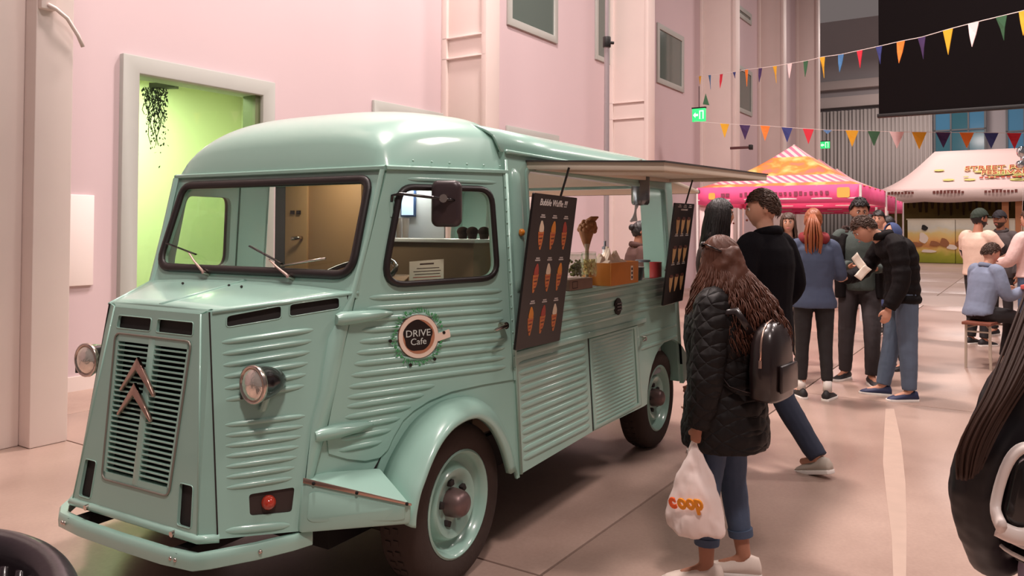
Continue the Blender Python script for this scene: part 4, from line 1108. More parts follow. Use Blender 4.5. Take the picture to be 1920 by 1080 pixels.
# orange napkin box
c0 = vhit(1143, 528, 0, -.02); c1 = vhit(1194, 522, 0, -.02)
nb = vthing('napkin_box', (-.10, c0.y, SZ - .0), 'orange brown box of paper napkins in the middle of the counter', 'box')
L = c1.y - c0.y; OB = mat('orange_wood', rgb(196, 118, 38), .55, var=.08, vscale=10); t_ = .010
nbH = .130
for (x0_, x1_, y0_, y1_) in ((-.10, -.09, 0, L), (.085, .095, 0, L), (-.09, .085, 0, t_), (-.09, .085, L - t_, L)):
    G().box(x0_, x1_, y0_, y1_, 0, nbH).build('box_side', OB, nb, bevel=.002)
G().box(-.09, .085, t_, L - t_, 0, .008).build('box_base', OB, nb)
G().prism([(L * .70, .02), (L * .78, .02), (L * .78, .105), (L * .70, .105)], .095, .0962, lambda p, d: (d, p[0], p[1])).build('sticker', PAPER, nb)
for k in range(3): G().prism([(L * .715, .028 + k * .025), (L * .765, .028 + k * .025), (L * .765, .044 + k * .025), (L * .715, .044 + k * .025)], .0962, .0968, lambda p, d: (d, p[0], p[1])).build('sticker_print', INKP, nb)
g = G(); rows = []
for i in range(9):
    rows.append([(-.07 + .14 * j / 8, L * (.12 + .62 * i / 8), nbH - .004 + .075 * math.sin(math.pi * i / 8) * math.sin(math.pi * j / 8) * (1 + .5 * math.sin(i * 2.1 + j * 1.7))) for j in range(9)])
g.loft(rows, False, False); tz = g.build('napkins', mat('napkin', rgb(226, 206, 190), .9), nb); md = tz.modifiers.new('t', 'SOLIDIFY'); md.thickness = .012
# things further back on the counter
CT = 1.146
def tin(u, v, a, r, h, m, label, name='tin', cat='tin', lid=None, extra=None):
    c = vhit(u, v, 0, a); o = vthing(name, (a, c.y, CT), label, cat)
    G().lathe([(.001, 0), (r, 0), (r + .001, .004), (r, .008), (r, h - .008), (r + .002, h - .003), (r, h), (r - .004, h), (r - .004, h - .006), (.001, h - .006)], 20).build('body', m, o, smooth=True, autos=40)
    if lid: G().lathe([(r + .003, h - .004), (r + .003, h + .010), (r - .004, h + .013), (.001, h + .013)], 20).build('lid', lid, o, smooth=True, autos=40)
    return o
tin(1124, 480, -.26, .055, .135, mat('blue_tin', rgb(120, 140, 160), .35, .3), 'grey blue tin behind the orange napkin box', lid=mat('tin_lid', rgb(110, 130, 150), .35, .4))
c = vhit(1146, 480, 0, -.24)
ob = vthing('drink_carton', (-.24, c.y + .03, CT), 'orange and white carton behind the napkin box', 'carton')
G().box(-.05, .05, -.06, .06, 0, .145).build('carton_body', mat('orange_carton', rgb(208, 104, 52), .6, var=.35, vscale=22), ob, bevel=.004)
G().prism(rpoly([(-.05, .03), (.0, .02), (.045, .09), (.0, .12)], .02, 3), .05, .0508, lambda p, d: (d, p[0], p[1])).build('carton_print', mat('yellow_print', rgb(220, 190, 60), .6), ob)
c = vhit(1140, 455, 0, -.32)
sb = vthing('syrup_bottle', (-.34, c.y, CT), 'white squeeze bottle with grey pump behind the carton', 'bottle')
G().lathe([(.001, 0), (.042, 0), (.045, .01), (.045, .14), (.03, .17), (.016, .18), (.016, .205), (.001, .205)], 18).build('bottle_body', mat('white_plastic', rgb(224, 220, 222), .4), sb, smooth=True, autos=50)
G().lathe([(.02, .205), (.02, .22), (.008, .225), (.008, .26), (.001, .26)], 12).build('pump', mat('grey_plastic', rgb(110, 112, 120), .4), sb, smooth=True, autos=50)
c = vhit(1180, 482, 0, -.22)
pnn = vthing('steel_pan', (-.22, c.y, CT), 'low steel serving pan behind the napkins', 'pan')
G().lathe([(.001, 0), (.085, 0), (.095, .02), (.098, .085), (.104, .088), (.102, .080), (.092, .02), (.001, .006)], 24).build('bowl', STEEL, pnn, smooth=True, autos=50)
G().ball((0, 0, .07), (.08, .08, .028), 16, 8).build('wrapped_food', mat('bright_wrap', rgb(240, 214, 196), .5), pnn, smooth=True)
tin(1206, 480, -.26, .05, .11, glass_mat('jar_glass', (.94, .97, .94, 1), .05), 'clear plastic tub near the rear pillar', 'plastic_tub', 'tub', lid=mat('grey_plastic', rgb(110, 112, 120), .4))
tin(1230, 480, -.15, .042, .11, mat('red_tub', rgb(170, 54, 54), .4), 'small red tub on the rear end of the counter', 'plastic_tub', 'tub')
c = vhit(1226, 455, 0, -.30)
bb = vthing('spray_bottle', (-.30, c.y - .04, CT), 'dark blue bottle standing by the rear pillar', 'bottle')
G().lathe([(.001, 0), (.035, 0), (.038, .008), (.038, .09), (.036, .17), (.045, .18), (.046, .25), (.03, .26), (.001, .262)], 18).build('bottle_body', mat('navy_plastic', rgb(44, 66, 108), .4), bb, smooth=True, autos=50)
# paper towel roll holder under the awning
c = vhit(1214, 352, 0, -.05)
ph_ = vthing('towel_dispenser', (-.10, c.y, 1.60), 'hanging grey steel paper towel dispenser under the awning', 'dispenser')
za = vhit(1204, 382, 0, -.10).z - 1.60; zb = vhit(1204, 326, 0, -.10).z - 1.60
G().lathe([(.02, za - .004), (.050, za), (.058, za + .012), (.060, za + .03), (.060, zb), (.056, zb + .008), (.001, zb + .01)], 24).build('barrel', mat('dispenser_grey', rgb(128, 130, 134), .25, .8), ph_, smooth=True, autos=40)
G().tube([(0, 0, zb), (0, 0, zb + .10)], .012, 8).build('hanger', CREAM, ph_)
g = G(); rows = []
for i in range(8):
    t = i / 7; rows.append([(-.02 + .012 * math.sin(3 * t + j), -.012 - .07 * t + .018 * (j - 2) * (1 + .6 * t), za - .11 * t + .004 * math.sin(j * 2 + i)) for j in range(5)])
g.loft(rows, False, False); tw = g.build('paper_tail', mat('blue_white_paper', rgb(214, 224, 232), .8), ph_); md = tw.modifiers.new('t', 'SOLIDIFY'); md.thickness = .002
# things inside the cab, seen through the side window
def inbox(u, v, a, dx, dy, dz, m, name, label, cat, z0=None, rz=0.0):
    c = vhit(u, v, 0, a); o = vthing(name, (c.x, c.y, c.z if z0 is None else z0), label, cat, None, rz)
    return o
sh = G().box(VC + .10, VC + .72, .36, .60, 1.415, 1.432).build('cab_shelf', mat('white_plastic', rgb(224, 220, 222), .4), van, bevel=.003)
G().box(VC + .12, VC + .70, .38, .58, .50, 1.415).build('shelf_unit', mat('tan_unit', rgb(140, 112, 88), .6, var=.06), sh)
o = vthing('carton_box', (-.46, -.02, 1.225), 'flat open cardboard box on the dashboard behind the side window', 'box', None, R(20))
G().box(-.12, .12, -.09, .09, 0, .05).build('carton_body', CARD, o, bevel=.002)
G().hexa([(-.12, -.088, .048), (.12, -.088, .048), (.12, -.17, .03), (-.12, -.17, .03), (-.12, -.088, .052), (.12, -.088, .052), (.12, -.17, .034), (-.12, -.17, .034)]).build('carton_flap', CARD, o)
G().box(-.10, .10, -.08, .08, -.06, -.0).build('stand_block', mat('seat_cloth', rgb(60, 62, 68), .9), o, bevel=.01)
for k, (u, h) in enumerate(((868, .05), (886, .045), (908, .055))):
    c = vhit(u, 425, 1, .46); o = vthing('muffin', (c.x, .46, 1.433), 'dark chocolate muffin on the white shelf, %s of three' % ('left', 'middle', 'right')[k], 'muffin', 'muffins on the cab shelf')
    G().lathe([(.001, 0), (.020, 0), (.026, .03), (.001, .03)], 12).build('paper_cup', mat('muffin_paper', rgb(70, 48, 38), .8), o)
    G().ball((0, 0, .036), (.030, .030, .024), 12, 8).build('crumb', mat('choc_crumb', rgb(64, 42, 34), .9, bump=.5, bscale=50), o, smooth=True)
# tablet screen and coffee cups deeper in the truck
mo = vthing('wall_tablet', (-1.30, .86, 1.55), 'bright blue tablet screen on the kitchen wall behind the cab', 'screen')
c = vhit(764, 377, 1, .80); mo.location = VM @ Vector((c.x, .80, c.z)); wS = abs(vhit(775, 377, 1, .8).x - vhit(753, 377, 1, .8).x) / 2; hS = .085
G().box(-wS - .01, wS + .01, 0, .015, -hS - .01, hS + .01).build('case', mat('tablet_case', rgb(60, 90, 140), .4), mo, bevel=.004)
G().box(-wS, wS, -.002, 0, -hS, hS).build('display', mat('display_light', rgb(190, 215, 245), .3, emit=rgb(190, 220, 250), estr=.9), mo)
G().box(-wS * .8, wS * .8, -.003, -.002, hS * .62, hS * .85).build('display_bar', mat('display_blue', rgb(50, 90, 220), .3, emit=rgb(50, 90, 220), estr=.6), mo)
G().box(-wS - .25, wS + .2, .016, .03, -.9, .25).build('wall_plate', mat('cool_white_panel', rgb(196, 204, 214), .5), mo)
for k, u in enumerate((737, 749, 761)):
    c = vhit(u, 425, 1, .70); o = vthing('tall_glass', (c.x, .70, c.z - .09), 'tall white cup in the row behind the side window, number %s from the front' % ('one', 'two', 'three')[k], 'cup', 'white cups in the kitchen')
    G().lathe([(.001, 0), (.014, 0), (.020, .13), (.018, .13), (.012, .006), (.001, .006)], 14).build('cup_body', mat('white_plastic', rgb(224, 220, 222), .4), o, smooth=True, autos=50)
lamp = bpy.data.lights.new('kitchen_lamp', 'AREA'); lamp.energy = 28; lamp.color = (1.0, .93, .85); lamp.size = .25; lamp.shape = 'RECTANGLE'; lamp.size_y = 1.2
lo = bpy.data.objects.new('kitchen_lamp', lamp); COL.objects.link(lo); lo.matrix_world = VM @ Matrix.Translation((VC, 1.3, 1.78))
# ------------------------------------------------------------------ gazebos, festival tent, bunting, seats
DX = Vector((math.sin(HA), -math.cos(HA), 0)); ANG = math.atan2(DX.y, DX.x)
def stripe_mat(name):
    m = bpy.data.materials.new(name); m.use_nodes = True; nt = m.node_tree; b = nt.nodes['Principled BSDF']; b.inputs['Roughness'].default_value = .7
    tc = nt.nodes.new('ShaderNodeTexCoord'); sp = nt.nodes.new('ShaderNodeSeparateXYZ'); nt.links.new(tc.outputs['Object'], sp.inputs[0])
    wv = nt.nodes.new('ShaderNodeMath'); wv.operation = 'ADD'; nt.links.new(sp.outputs[0], wv.inputs[0]); nt.links.new(sp.outputs[1], wv.inputs[1])
    ml = nt.nodes.new('ShaderNodeMath'); ml.operation = 'MULTIPLY'; ml.inputs[1].default_value = 42; nt.links.new(wv.outputs[0], ml.inputs[0])
    sn = nt.nodes.new('ShaderNodeMath'); sn.operation = 'SINE'; nt.links.new(ml.outputs[0], sn.inputs[0])
    gt = nt.nodes.new('ShaderNodeMath'); gt.operation = 'GREATER_THAN'; gt.inputs[1].default_value = 0; nt.links.new(sn.outputs[0], gt.inputs[0])
    st = nt.nodes.new('ShaderNodeMix'); st.data_type = 'RGBA'; st.inputs[6].default_value = rgb(240, 120, 150); st.inputs[7].default_value = rgb(255, 205, 200); nt.links.new(gt.outputs[0], st.inputs[0])
    ns_ = nt.nodes.new('ShaderNodeTexNoise'); ns_.inputs['Scale'].default_value = 2.6; ns_.inputs['Detail'].default_value = 3; nt.links.new(tc.outputs['Object'], ns_.inputs['Vector'])
    cr = nt.nodes.new('ShaderNodeValToRGB'); e = cr.color_ramp.elements
    e[0].position = .36; e[0].color = rgb(250, 120, 110); e[1].position = .62; e[1].color = rgb(255, 205, 130)
    q = e.new(.48); q.color = rgb(252, 140, 60)
    nt.links.new(ns_.outputs['Fac'], cr.inputs[0])
    zr = nt.nodes.new('ShaderNodeValToRGB'); zr.color_ramp.interpolation = 'CONSTANT'; f = zr.color_ramp.elements
    f[0].position = 0; f[0].color = (0, 0, 0, 1); f[1].position = .10; f[1].color = (1, 1, 1, 1)
    for p, v in ((.27, 0), (.70, 1)): x = f.new(p); x.color = (v, v, v, 1)
    mr = nt.nodes.new('ShaderNodeMapRange'); mr.inputs[1].default_value = 2.22; mr.inputs[2].default_value = 3.10; nt.links.new(sp.outputs[2], mr.inputs[0]); nt.links.new(mr.outputs[0], zr.inputs[0])
    mx = nt.nodes.new('ShaderNodeMix'); mx.data_type = 'RGBA'; nt.links.new(zr.outputs[0], mx.inputs[0]); nt.links.new(cr.outputs[0], mx.inputs[6]); nt.links.new(st.outputs[2], mx.inputs[7])
    nt.links.new(mx.outputs[2], b.inputs['Base Color'])
    return m
GZ = stripe_mat('gazebo_print'); VAL = mat('valance_pink', rgb(244, 92, 148), .7, var=.12, vscale=4); WPOLE = mat('white_pole', rgb(226, 220, 218), .5)
def gazebo(loc, label, S=2.78):
    o = empty('gazebo', loc, ANG, label, 'gazebo', 'pink striped gazebos')
    zt, zb, zp = 2.24, 1.94, 3.10; c = (S / 2, S / 2, zp)
    cs = [(0, 0), (S, 0), (S, S), (0, S)]
    for i in range(4):
        a, b = Vector((*cs[i], zt)), Vector((*cs[(i + 1) % 4], zt)); p = Vector(c); rows = []
        for k in range(9):
            t = k / 8; sag = -.10 * math.sin(math.pi * t)
            rows.append([(a * (1 - u) + b * u) * (1 - t) + p * t + Vector((0, 0, sag * (1 - .2 * math.sin(math.pi * u)))) for u in [j / 8 for j in range(9)]])
        g = G(); g.loft(rows, False, False); r = g.build('roof_panel', GZ, o, smooth=True); md = r.modifiers.new('t', 'SOLIDIFY'); md.thickness = .01
        d = (b - a).normalized(); n = Vector((d.y, -d.x, 0))
        g = G(); rows = []
        for z in (zt + .01, (zt + zb) / 2, zb):
            rows.append([a + d * (S * j / 16) + n * (.012 * math.sin(j * 1.9 + z * 3)) + Vector((0, 0, z - zt)) for j in range(17)])
        g.loft(rows, False, False); v = g.build('valance', VAL, o, smooth=True); md = v.modifiers.new('t', 'SOLIDIFY'); md.thickness = .01
        if i == 0:
            g = G()
            for j in range(22):
                if j in (2, 3, 9, 10): continue
                x = .45 + j * .085; g.box(x, x + random.uniform(.03, .07), -.03, -.022, 2.07 + random.uniform(0, .02), 2.13 + random.uniform(0, .02))
            g.build('valance_print', mat('print_dark', rgb(150, 70, 96), .7), v)['kind'] = 'stuff'
            G().prism(rrect(.22, .34, 2.03, 2.15, .03, 3), .016, .024, lambda p, d_: (p[0], -d_, p[1])).build('valance_logo', mat('logo_orange', rgb(255, 190, 90), .6), v)
            G().prism(rrect(2.42, 2.62, 2.03, 2.20, .03, 3), .016, .024, lambda p, d_: (p[0], -d_, p[1])).build('valance_logo', MATS['logo_orange'], v)
        G().tube([(cs[i][0], cs[i][1], 0), (cs[i][0], cs[i][1], zt)], .022, 8).build('leg', WPOLE, o)
    G().tube([(c[0], c[1], 2.3), c], .02, 8).build('centre_pole', WPOLE, o)
    G().tube([(0, 0, 2.02), (S, 0, 2.02)], .014, 6).build('cross_bar', WPOLE, o); G().tube([(0, S, 1.98), (S, S, 1.98)], .014, 6).build('cross_bar', WPOLE, o)
    return o
gL = at(1307, 350, 14.5); gL.z = 0
gz1_ = gazebo(gL, 'nearest pink and orange striped gazebo behind the queue')
gazebo(gL + Vector((1.16, 2.1, 0)) * 1.36, 'middle pink striped gazebo half hidden behind the nearest one')
gazebo(gL + Vector((1.16, 2.1, 0)) * 2.75, 'farthest pink gazebo whose valance shows beside the white tent')
# side cloth at the left of the nearest gazebo
sc1 = G(); rows = []
for z in (.05, 1.0, 1.93): rows.append([(.02 + .62 * j / 10, .06 + .02 * math.sin(j * 1.4), z) for j in range(11)])
sc1.loft(rows, False, False); o = sc1.build('side_cloth', mat('white_print_cloth', rgb(240, 206, 204), .8, var=.25, vscale=5), gz1_, smooth=True); md = o.modifiers.new('t', 'SOLIDIFY'); md.thickness = .01
G().box(.9, 2.6, 2.1, 2.7, 0, 1.0).build('counter', mat('gz_counter', rgb(200, 190, 186), .7), gz1_, bevel=.02)
gl_ = bpy.data.lights.new('gazebo_lamp', 'POINT'); gl_.energy = 45; gl_.color = (1, .9, .85); gl_.shadow_soft_size = .2
go = bpy.data.objects.new('gazebo_lamp', gl_); COL.objects.link(go); go.location = gL + Vector((DX.x * 1.4 + .77, DX.y * 1.4 + 1.17, 2.3))

# festival tent
C = at(1643, 350, 37.0); C.z = 0
ft = empty('festival_tent', C, ANG, 'large white festival tent with red lettering on its roof', 'tent')
TW = mat('tent_white', rgb(214, 186, 181), .8, var=.03, vscale=.6)
eW, eD, ez, rz_, xi = 11.0, 7.6, 3.32, 5.40, 2.1
ev = [Vector((0, 0, ez)), Vector((eW, 0, ez)), Vector((eW, eD, ez)), Vector((0, eD, ez))]; r0, r1 = Vector((xi, eD / 2, rz_)), Vector((eW - xi, eD / 2, rz_))
def slope(a, b, c, d):
    rows = []
    for k in range(9):
        t = k / 8; sag = -.30 * math.sin(math.pi * t) * (1 - t * .3)
        rows.append([(a * (1 - u) + b * u) * (1 - t) + (d * (1 - u) + c * u) * t + Vector((0, 0, sag)) for u in [j / 12 for j in range(13)]])
    g = G(); g.loft(rows, False, False); o = g.build('roof_panel', TW, ft, smooth=True); md = o.modifiers.new('t', 'SOLIDIFY'); md.thickness = .03; return o
slope(ev[0], ev[1], r1, r0); slope(ev[1], ev[2], r1, r1 + Vector((0, .01, 0))); slope(ev[2], ev[3], r0, r1); slope(ev[3], ev[0], r0 + Vector((0, -.01, 0)), r0)
for i in range(4):
    a, b = ev[i], ev[(i + 1) % 4]; L = (b - a).length; d = (b - a).normalized(); n = Vector((d.y, -d.x, 0)); N = 44
    g = G(); rows = []
    for z in (.02, -.25, -.52): rows.append([a + d * (L * j / N) + n * (.04 * math.sin(j * .9)) + Vector((0, 0, z - .05 * abs(math.sin(j * math.pi / 8)) * (z < -.3))) for j in range(N + 1)])
    g.loft(rows, False, False); v = g.build('valance', mat('tent_grey', rgb(206, 184, 178), .8), ft, smooth=True); md = v.modifiers.new('t', 'SOLIDIFY'); md.thickness = .02
    if i == 0:
        for k in range(5):
            x = .35 + k * 2.0; g = G()
            for j in range(9): g.box(x + j * .14, x + j * .14 + .10, -.07, -.05, ez - .16, ez - .04 + random.uniform(-.03, .03))
            g.build('valance_print', mat('print_maroon', rgb(126, 70, 62), .7), v)['kind'] = 'stuff'
for (x, y) in ((0, 0), (eW, 0), (eW, eD), (0, eD)): G().box(x - .06, x + .06, y - .06, y + .06, 0, ez).build('leg', WPOLE, ft)
WPO = mat('tent_wood', rgb(176, 116, 78), .7)
for x in (4.98, 5.48): G().box(x, x + .26, .3, .5, 0, 3.25).build('wooden_post', WPO, ft)
# back banner and counter panels
bnm = mat('banner_olive', rgb(118, 102, 52), .8, var=.45, vscale=1.6)
G().box(.1, eW, 2.2, 2.3, 0, 3.4).build('back_banner', bnm, ft)
g = G()
for k in range(40):
    x = .3 + k * .26; w = random.uniform(.06, .12); z1 = random.uniform(2.2, 2.6)
    g.prism([(x - w, 3.1), (x + w, 3.1), (x + w * .4, z1), (x - w * .4, z1)], 2.16, 2.19, lambda p, d_: (p[0], d_, p[1]))
g.build('banner_print', mat('banner_brown', rgb(66, 48, 30), .8), ft)['kind'] = 'stuff'
def print_mat():
    m = bpy.data.materials.new('counter_print'); m.use_nodes = True; nt = m.node_tree; b = nt.nodes['Principled BSDF']; b.inputs['Roughness'].default_value = .6
    tc = nt.nodes.new('ShaderNodeTexCoord'); sp = nt.nodes.new('ShaderNodeSeparateXYZ'); nt.links.new(tc.outputs['Object'], sp.inputs[0])
    nz = nt.nodes.new('ShaderNodeTexNoise'); nz.inputs['Scale'].default_value = 2.2; nz.inputs['Detail'].default_value = 3; nt.links.new(tc.outputs['Object'], nz.inputs['Vector'])
    ad = nt.nodes.new('ShaderNodeMath'); ad.operation = 'MULTIPLY_ADD'; ad.inputs[1].default_value = .5; nt.links.new(nz.outputs['Fac'], ad.inputs[0]); nt.links.new(sp.outputs[2], ad.inputs[2])
    mr = nt.nodes.new('ShaderNodeMapRange'); mr.inputs[1].default_value = .2; mr.inputs[2].default_value = 2.15; nt.links.new(ad.outputs[0], mr.inputs[0])
    cr = nt.nodes.new('ShaderNodeValToRGB'); e = cr.color_ramp.elements
    e[0].position = 0; e[0].color = rgb(140, 150, 40); e[1].position = 1; e[1].color = rgb(232, 226, 206)
    for p, c in ((.22, (170, 168, 56)), (.34, (216, 184, 100)), (.46, (196, 130, 74)), (.55, (222, 170, 100)), (.72, (216, 190, 120)), (.84, (206, 204, 190))):
        x = e.new(p); x.color = rgb(*c)
    nt.links.new(mr.outputs[0], cr.inputs[0]); nt.links.new(cr.outputs[0], b.inputs['Base Color']); return m
PM = print_mat()
for k in range(3): G().box(1.25 + k * 1.95, 1.25 + k * 1.95 + 1.93, .45, .52, .02, 1.98).build('counter_panel', PM, ft, bevel=.01)
PD = mat('print_brown', rgb(150, 96, 60), .7); PK = mat('print_black', rgb(30, 28, 26), .7); PW = mat('print_pale', rgb(226, 210, 196), .7)
def blob(cx, cz, w, h_, m, nm='print_shape'):
    G().prism([(cx + w * (1 + .2 * math.sin(3 * q + cx)) * math.cos(q), cz + h_ * (1 + .2 * math.cos(2 * q + cz)) * math.sin(q)) for q in [i * .524 for i in range(12)]], .42, .448, lambda p_, d_: (p_[0], d_, p_[1])).build(nm, m, ft)
blob(1.95, 1.62, .13, .13, PK)
for cx, cz, w, h_, m in ((1.9, 1.15, .18, .26, PW), (1.62, .85, .22, .12, PD), (2.35, .9, .2, .13, PD), (2.75, .95, .18, .22, PD), (3.05, .75, .2, .13, PW), (3.5, .9, .3, .2, PD), (3.95, 1.0, .3, .16, PD), (4.3, .8, .25, .14, PW), (2.1, .55, .3, .08, PW)): blob(cx, cz, w, h_, m)
G().box(1.2, 7.2, .45, 1.2, 1.98, 2.04).build('counter_top', mat('counter_edge', rgb(206, 196, 170), .6), ft)
# lettering on the front slope
dn = (r0 - ev[0]); up = Vector((0, eD / 2, rz_ - ez)).normalized(); nr = Vector((1, 0, 0)).cross(up)
mid = Vector((5.05, eD / 2 * .52, ez + (rz_ - ez) * .52 - .24)) + nr * .07
LM = frame(mid, (1, 0, 0), up)
RL = mat('letter_red', rgb(176, 70, 44), .6); YL = mat('letter_cream', rgb(238, 214, 150), .6); SP = mat('splash_olive', rgb(190, 186, 110), .8)
g = G()
for k in range(30):
    x = random.gauss(0, 1.0); y = random.gauss(-.1, .4); s = random.uniform(.1, .3)
    g.prism([tuple((LM @ Vector((x + s * math.cos(t), y + .45 * s * math.sin(t), 0)))[:2]) + ((LM @ Vector((x + s * math.cos(t), y + .45 * s * math.sin(t), 0))).z,) for t in [i * .785 for i in range(8)]], -.01, .0, lambda p, d_: tuple(Vector(p) + nr * d_))
g.build('roof_splash', SP, ft)['kind'] = 'stuff'
text_obj('roof_lettering', 'STREET FOOD', YL, ft, LM @ Matrix.Translation((0, .34, .01)), .60, thick=.01, sx=.82, bold=.035)
text_obj('roof_lettering', 'STREET FOOD', RL, ft, LM @ Matrix.Translation((0, .34, .03)), .60, thick=.01, sx=.82)
text_obj('roof_lettering', 'FESTIVAL', YL, ft, LM @ Matrix.Translation((0, -.18, .01)), .54, thick=.01, sx=.82, bold=.035)
text_obj('roof_lettering', 'FESTIVAL', RL, ft, LM @ Matrix.Translation((0, -.18, .03)), .54, thick=.01, sx=.82)
g = G()
for k in range(9): g.prism([(-.95 + k * .21, -.72), (-.80 + k * .21, -.72), (-.80 + k * .21, -.60), (-.95 + k * .21, -.60)], 0, .02, lambda p, d_: tuple(LM @ Vector((p[0], p[1], d_))))
g.build('roof_small_print', RL, ft)['kind'] = 'stuff'
# foil balloon
b = at(1914, 285, 12.0); fb = empty('foil_balloon', b, 0, 'silver foil balloon floating at the right edge above the tent', 'balloon')
g = G(); g.ball((0, 0, .08), (.07, .05, .09), 16, 10); g.ball((.05, 0, -.03), (.06, .05, .07), 16, 10); g.ball((-.02, 0, -.11), (.06, .05, .06), 16, 10)
g.build('balloon_skin', mat('foil', rgb(214, 218, 224), .12, 1.0), fb, smooth=True)
G().tube([(0, 0, -.16), (.02, 0, -.6), (0, .02, -1.2)], .002, 4).build('ribbon', WPOLE, fb)

# bunting
FC = dict(y=(232, 176, 40), b=(70, 120, 170), r=(214, 44, 64), n=(52, 62, 128), o=(240, 128, 44), p=(66, 44, 92), w=(246, 216, 216), g=(52, 98, 66), l=(90, 130, 180))
def bunting(label, flags, Yf, ends):
    o = empty('bunting', at(flags[0][0], flags[0][1], Yf(flags[0][0])), 0, label, 'bunting', 'pennant strings')
    base = o.location.copy()
    P = [at(u, v, Yf(u)) - base for u, v in ends[:1]] + [at(f[0], f[1], Yf(f[0])) - base for f in flags] + [at(u, v, Yf(u)) - base for u, v in ends[1:]]
    G().tube(P, .005, 5).build('cord', mat('bunting_cord', rgb(226, 216, 212), .8), o)
    for i, f in enumerate(flags):
        u, v, w, h, col = f[:5]; Y = Yf(u)
        a = at(u - w / 2, v + (P[i + 2] - P[i]).z * 0, Y) - base; t = (P[i + 2] - P[i]).normalized(); c = P[i + 1]
        wd = w * Y / FPX; hd = h * Y / FPX; sgn = -1 if h > 0 else 1
        sw = Vector((0, 0, 0)); q = Vector((-t.y, t.x, 0)).normalized() * (.03 * math.sin(i * 2.3))
        A, B, T = c - t * wd / 2, c + t * wd / 2, c + Vector((0, 0, -hd)) + q
        n = t.cross(Vector((0, 0, 1))).normalized() * .0035
        m1, m2 = (A + T) / 2 + q * .3, (B + T) / 2 - q * .3
        g = G(); V = [A + n, B + n, m2 + n, T + n, m1 + n, A - n, B - n, m2 - n, T - n, m1 - n]
        g.add(V, [(0, 1, 2, 4), (4, 2, 3), (6, 5, 9, 7), (9, 8, 7), (0, 5, 6, 1), (1, 6, 7, 2), (2, 7, 8, 3), (3, 8, 9, 4), (4, 9, 5, 0)])
        g.build('pennant', mat('pennant_' + col, rgb(*FC[col]), .7), o)
bunting('upper string of coloured pennants rising to the black screen', [(1310, 139, 11, 16, 'y'), (1328, 137, 11, 27, 'b'), (1350, 135, 12, 27, 'r'), (1374, 131, 13, 12, 'n'), (1397, 126, 13, 32, 'o'), (1423, 123, 14, 27, 'p'), (1450, 119, 15, 32, 'y'), (1478, 114, 16, 28, 'w'), (1508, 109, 16, 30, 'g'), (1539, 101, 18, 40, 'y'), (1574, 96, 19, 34, 'b'), (1609, 88, 19, 34, 'r'), (1645, 80, 20, 34, 'n'), (1686, 70, 24, 42, 'o'), (1725, 62, 22, 42, 'p'), (1774, 47, 27, 48, 'y'), (1822, 34, 28, 46, 'w'), (1874, 21, 28, 46, 'g'), (1917, 10, 26, 48, 'y')], lambda u: 1 / (.057 + (u - 1308) * .0001), [(1303, 141), (1960, -5)])
bunting('lower level string of coloured pennants above the tents', [(1357, 228, 17, 27, 'y'), (1395, 230, 20, 28, 'p'), (1433, 231, 18, 29, 'o'), (1474, 234, 20, 28, 'n'), (1514, 236, 20, 29, 'r'), (1550, 238, 16, 8, 'l'), (1596, 238, 23, 31, 'y'), (1637, 239, 22, 29, 'g'), (1680, 240, 25, 32, 'w'), (1722, 240, 25, 33, 'y'), (1767, 240, 25, 30, 'p'), (1811, 240, 24, 30, 'o'), (1857, 240, 24, 30, 'n'), (1900, 240, 24, 31, 'r')], lambda u: 1 / (.058 + (u - 1357) * .0000166), [(1300, 224), (1960, 239)])
sp_ = at(1321, 192, 17.2); o = empty('loose_pennant', sp_, 0, 'single dark green pennant pointing up above the exit sign', 'pennant')
G().prism([(-.06, 0), (.08, -.02), (.0, .24)], -.004, .004, lambda p, d: (p[0], d, p[1])).build('cloth', mat('pennant_g', rgb(*FC['g']), .7), o)

# beer bench and table
def bench(loc, rz, label):
    o = empty('bench', loc, rz, label, 'bench'); BWOOD = mat('bench_wood', rgb(128, 74, 58), .5, var=.12, vscale=5); BST = mat('bench_steel', rgb(196, 182, 166), .45, .4)
    G().box(-.14, .14, -.05, 1.05, .475, .505).build('seat_board', BWOOD, o, bevel=.004)
    for y in (.02, .95):
        for x in (-.12, .12): G().tube([(x, y, 0), (x * .95, y, .475)], .014, 6).build('leg', BST, o)
        G().tube([(-.12, y, .40), (.12, y, .40)], .010, 6).build('cross_bar', BST, o)
        G().tube([(-.11, y, .44), (0, y + (.25 if y < .5 else -.25), .47)], .008, 6).build('brace', BST, o); G().tube([(.11, y, .44), (0, y + (.25 if y < .5 else -.25), .47)], .008, 6).build('brace', BST, o)
    return o
bl_ = ground(1836, 684); bench(bl_, R(-45), 'dark wooden beer bench with pale folding legs at the right')
tl = at(1912, 527, 8.3)
tb = empty('beer_table', (tl.x + .46, tl.y + .2, 0), R(-45), 'red topped beer table at the right edge beside the bench', 'table')
G().box(-.22, .30, -.25, .62, tl.z - .045, tl.z - .0).build('table_top', mat('red_top', rgb(206, 92, 86), .45), tb, bevel=.006)
for y in (-.15, .5):
    for x in (-.18, .26): G().tube([(x, y, 0), (x, y, tl.z - .045)], .016, 6).build('leg', MATS['bench_steel'], tb)
# bar table the group leans on
p = ground(1500, 708)
hb = empty('folding_table', (p.x, p.y + .2, 0), R(20), 'small white folding table behind the woman in blue', 'table')
G().box(-.30, .30, -.25, .25, .96, .99).build('table_top', WPOLE, hb, bevel=.006)
G().box(-.28, -.10, -.02, .02, .35, .96).build('front_board', WPOLE, hb)
for s in (-1, 1):
    for y in (-.2, .2): G().tube([(s * .26, y, 0), (s * .12, y, .96)], .014, 6).build('leg', MATS['bench_steel'], hb)

